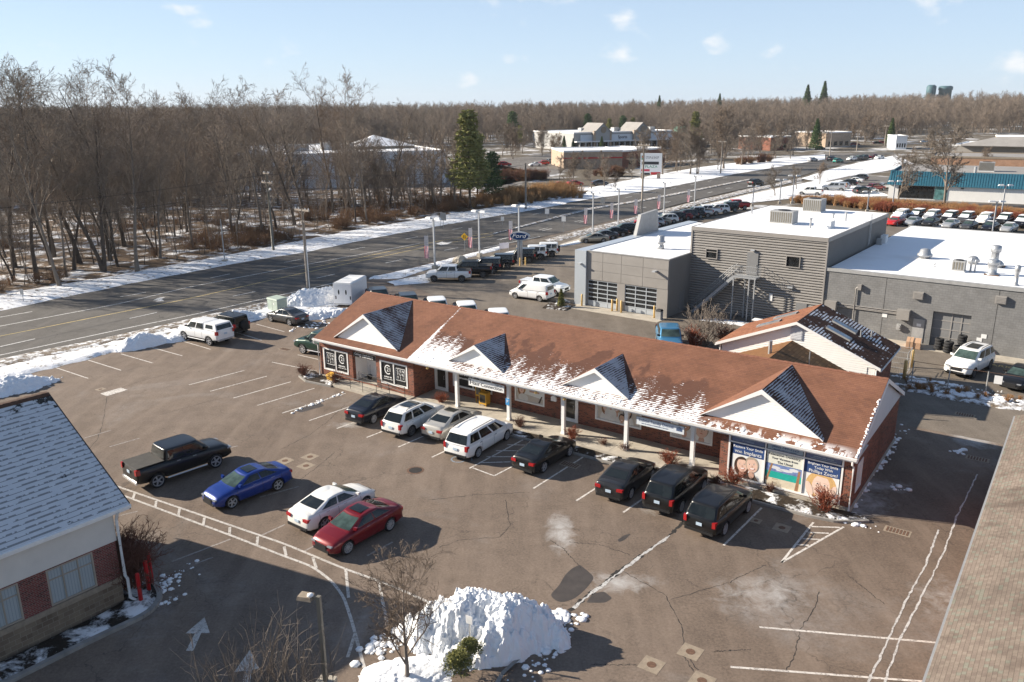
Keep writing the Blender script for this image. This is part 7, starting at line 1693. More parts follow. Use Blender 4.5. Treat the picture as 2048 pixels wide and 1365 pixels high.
car('bigsuv', 'black', *by_wheels('suv', (1408, 982), (1360, 1028), 'R'), 'boxy black SUV between the grey sedan and the last crossover', cat='suv', group=G1, rim='multi', scale=.96)
car('bigsuv', 'black', *by_wheels('suv', (1494, 1028), (1450.6, 1070), 'R'), 'black crossover nearest the corner of the dental office', cat='suv', group=G1, rim='alloy', scale=.95)
car('pickup', 'white', *by_wheels('pickup', (367, 680.6), (421.7, 692.6), 'L'), 'white pickup truck with hard bed cap at the snowy verge', cat='pickup', group=G3, extra=('cap', 'step'))
car('offroad', 'black', *by_rear('offroad', (487, 672), HD3), 'boxy black off-roader with spare wheel next to the white capped pickup', cat='off-roader', group=G3, rim='dark')
car('sedan', 'grey', *by_wheels('sedan', (540, 644), (580.6, 652.7), 'L'), 'dark grey sloping-back sedan beside the snow heap', group=G3, rim='alloy')
_a, _b = np.array(gp(543.5, 725)), np.array(gp(624, 741.5)); hdg = math.atan2(*(_a - _b)[::-1])
car('pickup', 'green', *by_one('pickup', (606, 708), hdg, 'F', 'L'), 'dark green pickup half hidden by the corner of the shop row', cat='pickup', group=G3, rim='steel', extra=('step',))
# dealership frontage
hR = by_wheels('pickup', (869, 565), (922, 565), 'L')[2]
car('pickup', 'white', *by_wheels('pickup', (869, 565), (922, 565), 'L'), 'white off-road pickup at the near end of the dealership row', cat='pickup', group=G4, rim='dark', scale=.97)
car('pickup', 'black', *by_one('pickup', (966, 556), hR, 'B', 'L'), 'black pickup with red tail lamps beside the white off-road pickup', cat='pickup', group=G4, rim='dark')
for px, col, lab in (((988, 548), 'navy', 'dark blue off-roader behind the black pickup'), ((1015, 539.4), 'black', 'black off-roader left of the oval sign post'), ((1058, 527), 'darkgrey', 'charcoal off-roader right of the oval sign post'), ((1081, 521), 'white', 'white off-roader with dark top, second from the far end of the row'), ((1104, 515), 'pearl', 'white off-roader at the far end of the dealership row')):
 car('offroad', col, *by_one('offroad', px, hR, 'B', 'L'), lab, cat='off-roader', group=G4, rim='dark', detail=2)
car('van', 'white', *by_wheels('van', (1032, 598), (1077, 604), 'L'), 'small white windowless cargo van', cat='van', group=G4, rim='steel')
_v = by_wheels('van', (1032, 598), (1077, 604), 'L')
car('pickup', 'white', *by_one('pickup', (1108, 594), _v[2] + math.pi, 'F', 'R'), 'white pickup with flat white bed cover behind the cargo van', cat='pickup', group=G4, rim='alloy', tonneau='white')
for px, col, lab in (((757, 577), 'black', 'black work truck peeping over the ridge, next to the trailer'), ((816, 588), 'black', 'black truck with big mirrors peeping over the ridge'), ((874, 597), 'white', 'left white truck with tow mirrors peeping over the ridge'), ((933, 606), 'white', 'middle white truck with roof marker lamps behind the ridge'), ((997, 621), 'white', 'right white truck with ribbed roof behind the ridge')):
 x, y = gp(*px, 1.97); car('pickup', col, x, y - .4, math.atan2(-y, -x) + .12, lab, cat='pickup', group='work trucks parked behind the shop row', rim='steel', scale=1.04)
x, y = gp(1338, 652, 1.9); car('pickup', 'lightblue', x, y - .3, R(-96), 'bright blue pickup parked behind the wire fence', cat='pickup', group=G4)
car('bigsuv', 'white', *by_wheels('bigsuv', (1941.5, 759), (1982, 737), 'L'), 'large white SUV with black roof panel by the wire fence', cat='suv', rim='dark', extra=('sunroof',), scale=1.05)
h_ = by_wheels('bigsuv', (1941.5, 759), (1982, 737), 'L')[2]; x, y = gp(2040, 770); car('sedan', 'black', x, y, h_, 'black car behind the fence cut by the right edge')
x, y = gp(1165, 555); car('sedan', 'black', x + 1.2, y + 1.0, R(60), 'black car just showing past the silver hall corner', group=G4)
# long row facing the road
Z = zz(1100, 370, .1953)
kk = ['sedan', 'sedan', 'sedan', 'suv', 'suv', 'suv', 'suv', 'sedan', 'suv', 'suv', 'sedan', 'suv', 'suv', 'pickup', 'pickup', 'bigsuv', 'offroad', 'pickup']; cc = ['tan', 'grey', 'black', 'black', 'brightred', 'white', 'silver', 'tan', 'pearl', 'black', 'red', 'grey', 'navy', 'silver', 'white', 'white', 'black', 'brightred']
pos = Z([(600, 585), (695, 555), (795, 520), (905, 495), (1030, 462), (1105, 440), (1165, 425), (1235, 408), (1310, 390), (1385, 370), (1450, 355), (1510, 343), (1580, 335), (1655, 330), (1740, 310), (1830, 290), (1920, 272), (2030, 250)])
nth = ['first', 'second', 'third', 'fourth', 'fifth', 'sixth', 'seventh', 'eighth', 'ninth', 'tenth', 'eleventh', 'twelfth', 'thirteenth', 'fourteenth', 'fifteenth', 'sixteenth', 'seventeenth', 'last']
for i, (k, c, p) in enumerate(zip(kk, cc, pos)):
 cn = {'brightred': 'red', 'pearl': 'white', 'tan': 'tan'}.get(c, c)
 car(k, c, *by_rear(k, p, hR + R(8)), f'{cn} {"truck" if k == "pickup" else "car"}, {nth[i]} from the near end of the long roadside row', group='long row of cars along the road frontage', detail=1)
# snow-topped SUVs behind the block hall
Z = zz(1740, 380, .1504); hS = math.atan2(*(np.array(Dw(0, 0)) - np.array(Dw(0, 1)))[::-1]) - R(8)
for i, p in enumerate(Z([(400, 400), (615, 395), (815, 410), (1050, 425), (1270, 437), (1520, 450), (1775, 460), (2015, 490)])):
 x, y = gp(*p); car('bigsuv', ['white', 'black', 'silver', 'black', 'grey', 'white', 'black', 'navy'][i], x, y, hS, f'snow-covered SUV, {nth[i]} from the left in the back row', cat='suv', group='snow-topped SUVs behind the block hall', detail=1, extra=('snow_cover', 'norail'))
for i, p in enumerate(Z([(330, 470), (570, 470), (800, 480), (1065, 505), (1310, 525), (1590, 540), (1840, 560)])):
 x, y = gp(*p); car('sedan', ['brightred', 'silver', 'darkgrey', 'silver', 'grey', 'navy', 'silver'][i], x, y, hS, f'car roof showing over the snowy roof edge, {nth[i]} from the left', group='cars parked close behind the block hall', detail=1, extra=('snow_roof',) if i > 2 else ())
# cars on the far side of the road and in the showroom lot
FARC = [((1512, 371), 'suv', 'black', 35, 'dark car driving on the road beside the hatched median'), ((1620, 391), 'pickup', 'white', 150, 'white pickup in the showroom lot, nearest'), ((1668, 382), 'pickup', 'silver', 150, 'silver pickup with cap in the showroom lot'), ((1680, 378), 'suv', 'silver', 150, 'silver car behind the capped pickup'), ((1695, 372), 'suv', 'black', 150, 'black car in the middle of the showroom row'), ((1708, 366), 'sedan', 'white', 150, 'white car in the showroom row'), ((1718, 361), 'suv', 'grey', 150, 'grey car at the far end of the showroom row'), ((1725, 388), 'suv', 'black', 20, 'black car by the yellow kerb of the showroom'), ((1738, 386), 'sedan', 'silver', 20, 'silver car by the yellow kerb of the showroom'), ((1752, 381), 'suv', 'red', 20, 'dark red car by the showroom wall'), ((1768, 378), 'sedan', 'silver', 20, 'pale car by the showroom wall'),
 ((1664, 322), 'suv', 'grey', 35, 'grey car at the junction'), ((1676, 326), 'suv', 'teal', 35, 'teal car turning at the junction'), ((1703, 322), 'suv', 'white', 215, 'white car waiting at the junction'), ((1716, 320), 'suv', 'grey', 215, 'grey car behind the white car at the junction'), ((1727, 319), 'suv', 'navy', 215, 'dark car third at the junction'), ((1745, 318), 'suv', 'red', 215, 'red car fourth at the junction'), ((1758, 319), 'sedan', 'white', 215, 'white car fifth at the junction'), ((1625, 323), 'sedan', 'silver', 35, 'silver car passing the far kerb'), ((1640, 300), 'suv', 'black', 10, 'dark car far along the side street'),
 ((1085, 331), 'suv', 'brightred', 200, 'red car in the supermarket lot, left'), ((1070, 333), 'sedan', 'white', 200, 'white car in the supermarket lot, left'), ((1105, 327), 'suv', 'silver', 20, 'silver car in the supermarket lot, centre'), ((1010, 333), 'suv', 'brightred', 10, 'bright red car beyond the pine'), ((1150, 372), 'sedan', 'brightred', 20, 'red car behind the tall dry grass, right'), ((1120, 375), 'sedan', 'brightred', 20, 'red car behind the tall dry grass, left'), ((1030, 355), 'suv', 'silver', 80, 'silver car beside the brown hedge'), ((1000, 350), 'suv', 'navy', 80, 'dark car at the end of the brown hedge'), ((1200, 371), 'sedan', 'grey', 10, 'grey car half behind the snowy lawn'),
 ((1255, 305), 'suv', 'silver', 90, 'silver car before the plaza, left'), ((1290, 304), 'suv', 'navy', 90, 'dark car before the plaza, centre'), ((1305, 305), 'suv', 'white', 90, 'white car before the plaza, centre right'), ((1325, 305), 'suv', 'silver', 90, 'silver car before the plaza, right'), ((1350, 307), 'sedan', 'black', 90, 'black car before the green-roofed shop'), ((1710, 292), 'suv', 'red', 0, 'red car beyond the spruce, left'), ((1755, 290), 'suv', 'black', 0, 'dark car beyond the spruce, middle'), ((1765, 289), 'suv', 'brightred', 0, 'red car beyond the spruce, right'), ((1850, 287), 'suv', 'white', 0, 'white van far down the road')]
for px, k, c, a, lab in FARC:
 x, y = gp(*px); car(k, c, x, y, R(a), lab, group='far cars', detail=1, extra=('cap',) if 'cap in' in lab else ())
# enclosed white trailer
a = np.array(gp(669, 617)); th_ = R(-12)
e = empty('cargo_trailer', (*a, 0), th_, 'white enclosed cargo trailer with two oval-window doors', 'trailer'); w_ = 2.0; hT = 2.6; lT = 4.2
MB().box(0, 0, .45, w_, lT, hT).build('body', MT['white_plain'], e)
tr = MB(); tr.hexa([(-.03, -.03, hT), (w_ + .03, -.03, hT), (w_ + .03, lT, hT), (-.03, lT, hT), (.12, .02, hT + .14), (w_ - .12, .02, hT + .14), (w_ - .12, lT - .1, hT + .14), (.12, lT - .1, hT + .14)]); tr.build('roof', MT['sign_white'], e)
for s in (0, 1):
 dd = MB().box(.06 + s * (w_ / 2 - .03), -.03, .55, w_ / 2 - .02 + s * (w_ / 2 - .03), -.002, hT - .12).build('rear_door', MT['white_plain'], e)
 MB().lathe([(.001, -.04), (.085, -.04), (.085, -.03)], (0, 0, 0), 14, 'y').build('door_window', MT['glass_dark'], dd, loc=(.6 + s * .8, 0, 1.75)).scale = (1, 1, 3.2)
 MB().box(.2 + s * 1.6, -.05, 1.0, .32 + s * 1.6, -.03, 1.35).build('latch', MT['black_metal'], dd)
MB().box(0, -.06, .42, w_, 0, .54).build('rear_bumper', MT['steel'], e)
for s in (.18, w_ - .18):
 for v in (1.6, 2.4): wh = MB().lathe([(.2, -.1), (.33, -.1), (.34, 0), (.33, .1), (.2, .1)], (0, 0, 0), 16, 'x').build('wheel', MT['black_rubber'], e, True, (s - .02 if s < 1 else s + .02, v, .34))
# ------------------------------------------------------------------ trees and shrubs
def tubes(P, Rd, ns):
 """P (n, k, 3) polylines, Rd (n, k) radii -> verts, quads"""
 n, k, _ = P.shape
 D = np.gradient(P, axis=1); D /= np.maximum(np.linalg.norm(D, axis=2), 1e-9)[..., None]
 ref = np.where(np.abs(D[..., 2:3]) > .9, np.array([1., 0, 0]), np.array([0, 0, 1.]))
 A = np.cross(D, ref); A /= np.maximum(np.linalg.norm(A, axis=2), 1e-9)[..., None]; B = np.cross(D, A)
 t = np.linspace(0, 2 * np.pi, ns, endpoint=False)
 V = P[:, :, None, :] + Rd[:, :, None, None] * (A[:, :, None, :] * np.cos(t)[None, None, :, None] + B[:, :, None, :] * np.sin(t)[None, None, :, None])
 idx = np.arange(n * k * ns).reshape(n, k, ns); a = idx[:, :-1]; b = idx[:, 1:]
 F = np.stack([a, np.roll(a, -1, 2), np.roll(b, -1, 2), b], -1).reshape(-1, 4)
 return V.reshape(-1, 3), F
def grow(rng, P0, D0, L, R0, k, wander, up, taper=.35):
 n = len(P0); P = np.zeros((n, k + 1, 3)); P[:, 0] = P0; D = D0.copy(); 
 for i in range(k):
  D = D + rng.normal(0, wander, (n, 3)); D[:, 2] += up; D /= np.linalg.norm(D, axis=1)[:, None]
  P[:, i + 1] = P[:, i] + D * (L / k)[:, None]
 t = np.linspace(0, 1, k + 1)[None, :]; Rd = R0[:, None] * (1 - (1 - taper) * t)
 return P, Rd
def spawn(rng, P, Rd, per, lo, hi, ang, lfac, L, rfac):
 n, k1, _ = P.shape; t = lo + (hi - lo) * (np.arange(per)[None, :] + rng.random((n, per))) / per
 f = t * (k1 - 1); i = np.minimum(f.astype(int), k1 - 2); fr = f - i; r = np.arange(n)[:, None]
 Q = P[r, i] * (1 - fr)[..., None] + P[r, i + 1] * fr[..., None]; d = P[r, i + 1] - P[r, i]; d /= np.maximum(np.linalg.norm(d, axis=2), 1e-9)[..., None]
 rv = rng.normal(0, 1, d.shape); s = np.cross(d, rv); s /= np.maximum(np.linalg.norm(s, axis=2), 1e-9)[..., None]
 a = np.radians(ang[0] + (ang[1] - ang[0]) * rng.random((n, per)))[..., None]
 ND = d * np.cos(a) + s * np.sin(a); NL = L[:, None] * lfac * (1.05 - .45 * t) * (.7 + .6 * rng.random((n, per)))
 rr = Rd[r, i] * (1 - fr) + Rd[r, i + 1] * fr
 return Q.reshape(-1, 3), ND.reshape(-1, 3), NL.ravel(), (rr * rfac).ravel()
def bare_tree(seed, h=20., spread=.33, r0=.22, per=(9, 6, 6, 4), clear=.35, lean=.06, fine=.012, stems=1, ang=(25, 55)):
 """returns (trunk mesh data, crown mesh data)"""
 rng = np.random.default_rng(seed)
 D0 = np.stack([rng.normal(0, lean, stems), rng.normal(0, lean, stems), np.ones(stems)], 1)
 if stems > 1:
  a = np.arange(stems) * 2 * np.pi / stems + rng.random(); D0[:, 0] += .22 * np.cos(a); D0[:, 1] += .22 * np.sin(a)
 D0 /= np.linalg.norm(D0, axis=1)[:, None]; L = np.full(stems, h) * (1 if stems == 1 else .93) * (.85 + .15 * rng.random(stems))
 P, Rd = grow(rng, np.zeros((stems, 3)), D0, L, np.full(stems, r0), 10, .05, .03, .12); Rd[:, 0] *= 1.35
 trunk = tubes(P, Rd, 7)
 out = []; Q, D, LL, RR = spawn(rng, P, Rd, per[0], clear, .97, ang, spread, L, .55); D[:, 2] += .25; D /= np.linalg.norm(D, axis=1)[:, None]
 for lv in range(len(per)):
  RR = np.maximum(RR, fine); k = (6, 4, 3, 2)[lv]
  P, Rd = grow(rng, Q, D, LL, RR, k, (.13, .17, .2, .2)[lv], (.07, .05, .03, .02)[lv], .30); out.append(tubes(P, np.maximum(Rd, fine * .6), (5, 4, 3, 3)[lv]))
  if lv + 1 < len(per): Q, D, LL, RR = spawn(rng, P, Rd, per[lv + 1], .22, 1.0, (22, 55), (.50, .50, .55, .5)[lv], LL, .60)
 return trunk, join(out)
def join(parts):
 V = []; F = []; o = 0
 for v, f in parts: V.append(v); F.append(f + o); o += len(v)
 return np.concatenate(V), np.concatenate(F)
def nmesh(name, vf, mat):
 me = bpy.data.meshes.new(name); raw_mesh(me, *vf); me.materials.append(MT[mat]); return me
def shrub_mesh(seed, h, n, mat, fine=.008, per=(4, 3), spreadd=.6):
 rng = np.random.default_rng(seed); a = rng.random(n) * 6.283; D = np.stack([np.cos(a) * spreadd * rng.random(n), np.sin(a) * spreadd * rng.random(n), np.ones(n)], 1); D /= np.linalg.norm(D, axis=1)[:, None]
 L = h * (.55 + .5 * rng.random(n)); Q = np.stack([rng.normal(0, .1 * h, n), rng.normal(0, .1 * h, n), np.zeros(n)], 1); RR = np.full(n, fine * 2); out = []
 for lv in range(len(per) + 1):
  P, Rd = grow(rng, Q, D, L, np.maximum(RR, fine), 3, .16, .03, .4); out.append(tubes(P, Rd, 3))
  if lv < len(per): Q, D, L, RR = spawn(rng, P, Rd, per[lv], .3, 1., (20, 50), .45, L, .65)
 return nmesh('shrub', join(out), mat)
def needles(seed, h, r, n, shape='pine', quad=.35):
 """conifer crown: sprays of small blades along whorled branches"""
 rng = np.random.default_rng(seed); m = n
 t = rng.random(m) ** (.8 if shape == 'spruce' else .9)
 z = h * (.06 + .94 * t) if shape == 'spruce' else h * (.22 + .78 * t)
 prof = (1 - t) ** .85 if shape == 'spruce' else np.sqrt(np.clip(1 - (1.35 * t - .45) ** 2 / .85, .02, 1)) * (.55 + .8 * vnoise(t * 9, t * 0 + seed, seed))
 nb = 9; wh = np.floor(z / (.055 * h)); a = (rng.integers(0, nb, m) / nb + wh * .37 + rng.normal(0, .035, m)) * 6.283
 rad = r * prof * np.sqrt(rng.random(m)) * (.8 + .4 * vnoise(a * 2, wh, seed)); z = wh * .055 * h + (.22 if shape == 'spruce' else .30) * h * .05 + rng.normal(0, .012 * h, m) - rad * (.22 if shape == 'spruce' else .0) + (.18 * h * .3 if shape == 'spruce' else .1)
 C = np.stack([rad * np.cos(a), rad * np.sin(a), np.clip(z, .05 * h, h)], 1)
 u = rng.normal(0, 1, (m, 3)); u[:, 2] *= .45; u /= np.linalg.norm(u, axis=1)[:, None]; v = np.cross(u, rng.normal(0, 1, (m, 3))); v /= np.linalg.norm(v, axis=1)[:, None]
 s = quad * (.6 + .8 * rng.random(m))[:, None]
 V = np.stack([C - u * s, C + v * s * .28, C + u * s, C - v * s * .28], 1).reshape(-1, 3); F = np.arange(m * 4).reshape(-1, 4)
 return V, F
TREE_N = [0]
def zmax(me):
 if me.name not in ZM_: q = np.empty(len(me.vertices) * 3); me.vertices.foreach_get('co', q); ZM_[me.name] = q[2::3].max()
 return ZM_[me.name]
ZM_ = {}
def tree_obj(var, x, y, rz, h, label, group, name='bare_tree', z=0.0, parts=True):
 tr, cr = var; s = h / max(zmax(tr), zmax(cr))
 if parts:
  e = empty(name, (x, y, z), rz, label, 'tree', group); e.scale = (s, s, s); link_mesh('trunk', tr, e); link_mesh('crown', cr, e); return e
# near woodland: individually placed trees that share a few shapes
VAR = []
for i in range(9):
 tall = i < 5
 t_, c_ = bare_tree(100 + i, 20., (.40, .44, .38, .42, .42, .30, .32, .28, .34)[i], (.24, .22, .26, .2, .25, .10, .09, .08, .10)[i], (12, 8, 6, 4) if tall else (13, 6, 5, 3), (.28, .34, .26, .36, .25, .26, .32, .36, .26)[i], .07, .016, 1 if i != 4 else 2)
 VAR.append((nmesh('trunk', t_, 'bark' if i % 2 else 'bark_dark'), nmesh('crown', c_, 'twig' if i % 3 else 'twig_red')))
rng = np.random.default_rng(5)
edge = resample(extend(gline([(0, 585), (250, 544), (420, 512), (560, 486), (700, 458), (860, 432), (1000, 409)]), 26), 200)
placed = []
ORD = lambda n: {1: 'first', 2: 'second', 3: 'third'}.get(n, f'{n}th')
# the big foreground trees seen one by one
BIG = [((75, 560), (40, 105), 0), ((120, 575), (95, 130), 1), ((208, 545), (200, 110), 4), ((160, 530), (150, 120), 2), ((222, 525), (260, 125), 0), ((275, 545), (265, 108), 3), ((320, 520), (335, 190), 1), ((30, 540), (10, 110), 2), ((385, 500), (345, 165), 3), ((465, 470), (470, 148), 1), ((525, 470), (515, 150), 3), ((610, 440), (560, 165), 2), ((665, 430), (660, 122), 0), ((700, 420), (690, 130), 3), ((735, 450), (725, 205), 1), ((780, 420), (770, 195), 2), ((590, 455), (600, 175), 2), ((250, 500), (235, 128), 2), ((110, 520), (125, 112), 3)]
names_ = ['leaning bare tree near the left edge', 'stout bare tree left of the twin trunks', 'twin-trunked tall bare tree at the left', 'tall bare tree behind the twin trunks', 'bare tree with high forked crown at the left', 'thick dark bare tree close to the road verge', 'bare tree left of the small metal post', 'bare tree at the extreme left edge', 'mid-height bare tree behind the metal post', 'tall bare tree behind the first utility pole', 'tall bare tree just right of the first utility pole', 'slim bare tree between the two utility poles', 'tallest bare tree rising above the horizon near the centre', 'bare tree beside the tallest one', 'bare tree in front of the supermarket wall, left', 'bare tree in front of the supermarket wall, right', 'thin bare tree left of the tallest one', 'bare tree whose fork stands over the horizon at the left', 'slender bare tree between two stout ones at the left']
for (b, tp, v), nm in zip(BIG, names_):
 x, y = gp(*b); h = hgt(b, tp); tree_obj(VAR[v], x, y, rng.random() * 6.28, h, nm, 'trees of the roadside wood'); placed.append((x, y))
cnt = 0; tries = 0
while cnt < 165 and tries < 6000:
 tries += 1; i = rng.integers(0, 200); d = edge[min(i + 1, 199)] - edge[max(i - 1, 0)]; d /= np.linalg.norm(d); nrm = np.array([-d[1], d[0]])
 dep = 1.5 + rng.random() ** 1.4 * 62; x, y = edge[i] + nrm * dep
 if x > 5 or (x > -14 and y > 165) or y > 198 or abs(x) > y * .70 + 6: continue
 if x / y > -.34 and rng.random() < .6: continue
 if any((x - a) ** 2 + (y - b) ** 2 < 4.4 for a, b in placed): continue
 placed.append((x, y)); small = rng.random() < .62; v = rng.integers(5, 9) if small else rng.integers(0, 5)
 s = (9 + 6 * rng.random()) if small else (13.5 + 4.5 * rng.random())
 az = x / y; zone = 'at the left edge of the picture' if az < -.52 else 'left of the small metal post' if az < -.36 else 'behind the lamp-bearing utility pole' if az < -.26 else 'before the supermarket wall, left half' if az < -.17 else 'before the supermarket wall, right half' if az < -.09 else 'close to the tall yellow-green pine'
 lab = ('slim' if small else 'stout') + ' bare tree ' + ('in front' if dep < 14 else 'midway' if dep < 34 else 'deep') + ' in the wood, ' + zone
 tree_obj(VAR[v], x, y, rng.random() * 6.28, s, lab, lab + ' (several alike)'); cnt += 1
# undergrowth: one mass
def scatter_group(name, protos, pts, smin, smax, seed, mat=None, kind='stuff', label=None, zf=None):
 """geometry-nodes instancing of a few shapes on many points: one object, for what nobody could count"""
 r = np.random.default_rng(seed); pts = np.array(pts); n = len(pts)
 objs = []
 out = []
 for k, me in enumerate(protos):
  sel = np.arange(n) % len(protos) == k; q = pts[sel]
  pm = bpy.data.meshes.new(name); pm.from_pydata([tuple(p) for p in q], [], [])
  a = pm.attributes.new('s', 'FLOAT', 'POINT'); a.data.foreach_set('value', (smin + (smax - smin) * r.random(len(q))).astype(np.float32))
  b = pm.attributes.new('rz', 'FLOAT', 'POINT'); b.data.foreach_set('value', (r.random(len(q)) * 6.283).astype(np.float32))
  o = link_mesh(name, pm); o['kind'] = kind
  if label: o['label'] = label
  src = bpy.data.objects.new('shape_source', me)
  ng = bpy.data.node_groups.new('scatter', 'GeometryNodeTree'); ng.interface.new_socket('Geometry', in_out='INPUT', socket_type='NodeSocketGeometry'); ng.interface.new_socket('Geometry', in_out='OUTPUT', socket_type='NodeSocketGeometry')
  gi = ng.nodes.new('NodeGroupInput'); go = ng.nodes.new('NodeGroupOutput'); ip = ng.nodes.new('GeometryNodeInstanceOnPoints'); oi = ng.nodes.new('GeometryNodeObjectInfo'); oi.inputs['Object'].default_value = src
  na = ng.nodes.new('GeometryNodeInputNamedAttribute'); na.data_type = 'FLOAT'; na.inputs['Name'].default_value = 's'; nb = ng.nodes.new('GeometryNodeInputNamedAttribute'); nb.data_type = 'FLOAT'; nb.inputs['Name'].default_value = 'rz'
  cx = ng.nodes.new('ShaderNodeCombineXYZ'); lk = ng.links.new
  lk(gi.outputs[0], ip.inputs['Points']); lk(oi.outputs['Geometry'], ip.inputs['Instance']); lk(na.outputs['Attribute'], ip.inputs['Scale']); lk(nb.outputs['Attribute'], cx.inputs['Z']); lk(cx.outputs[0], ip.inputs['Rotation']); lk(ip.outputs[0], go.inputs[0])
  md = o.modifiers.new('scatter', 'NODES'); md.node_group = ng; out.append(o)
 return out
brush = [shrub_mesh(200 + i, 1.7, 16, 'brush', .014, (5, 4), .9) for i in range(3)]
pts = []
for _ in range(900):
 i = rng.integers(0, 200); d = edge[min(i + 1, 199)] - edge[max(i - 1, 0)]; d /= np.linalg.norm(d); nrm = np.array([-d[1], d[0]]); dep = rng.random() ** 1.8 * 34 + .4
 x, y = edge[i] + nrm * dep; thick = fbm(np.array(x * .09), np.array(y * .09), 3, 77)
 if abs(x) > y * .7 + 5 or (x < -42 and thick < .52) or thick < .40: continue
 pts.append((x, y, 0.0))
scatter_group('undergrowth', brush, pts, .6, 1.45, 3)
sap = [nmesh('sapling', join([bare_tree(300 + i, 6.5, .26, .035, (7, 4, 3), .2, .12, .011)[k] for k in (0, 1)]), ('twig', 'twig_red', 'bark_pale')[i]) for i in range(3)]
pts = []
for _ in range(380):
 i = rng.integers(0, 200); d = edge[min(i + 1, 199)] - edge[max(i - 1, 0)]; d /= np.linalg.norm(d); nrm = np.array([-d[1], d[0]]); dep = rng.random() ** 1.3 * 48 + .5; x, y = edge[i] + nrm * dep
 if abs(x) < y * .7 + 5: pts.append((x, y, 0))
scatter_group('saplings', sap, pts, .6, 1.5, 4)
# far woods to the horizon
# gentle far rise the woods stand on
ht = lambda x, y: np.clip((np.hypot(x, y) - 320) / 900, 0, 1) * 5 * (.5 + fbm(x * .0016 + 3, y * .0016, 3, 9)) + np.clip((x - 120) / 500, 0, 1) * np.clip((y - 420) / 700, 0, 1) * 9
gx, gy = np.meshgrid(np.linspace(-1400, 1900, 90), np.linspace(300, 2600, 70), indexing='ij')
P = np.stack([gx, gy, ht(gx, gy) - .4], -1); o = link_mesh('far_hills', grid_mesh('far_hills', P, MT['far_ground'])); o['kind'] = 'structure'
if o.data.polygons[0].normal.z < 0: o.data.flip_normals()
def clump(i):
 r = np.random.default_rng(900 + i); q = []
 for j in range(5):
  s = .72 + .5 * r.random(); o_ = np.array([r.normal(0, 5.5), r.normal(0, 5.5), 0])
  for k in (0, 1): v, f = bare_tree(400 + i * 5 + j, 17., .38, .22, (12, 7, 5), .16, .05, .045)[k]; q.append((v * s + o_, f))
 return nmesh('far_tree', join(q), 'twig_far')
far = [clump(i) for i in range(4)]
pts = []
def keep_clear(x, y):
 """open ground: plaza, supermarket, roads"""
 u, v = None, None
 zc = y * math.cos(PITCH) + CAMH * math.sin(PITCH); px = 1024 + FPX * x / zc; py = 682.5 - FPX * (y * math.sin(PITCH) - CAMH * math.cos(PITCH)) / zc
 if px < 470: return False
 if px < 900: return 300 < py < 402
 if px < 1100: return py > 290
 if px < 1350: return py > 281
 if px < 1760: return py > 297 if px < 1560 else py > 288
 return py > 282
for _ in range(14000):
 y = 170 + rng.random() ** 1.25 * 950; x = (rng.random() * 2 - 1) * (y * .72 + 20)
 if keep_clear(x, y): continue
 if fbm(np.array(x * .012), np.array(y * .012), 2, 31) < .36 and y > 420 and x > 150: continue
 if y < 260 and rng.random() < .35: continue
 pts.append((x, y, float(ht(np.array(x), np.array(y))) - .4))
 if len(pts) > 3400: break
scatter_group('far_wood', far, pts, .55, 1.05, 8)
pts = []
for _ in range(700):
 y = 1050 + rng.random() * 1000; x = (rng.random() * 2 - 1) * (y * .72); pts.append((x, y, float(ht(np.array(x), np.array(y)))))
scatter_group('far_wood', far, pts, .8, 1.1, 9)
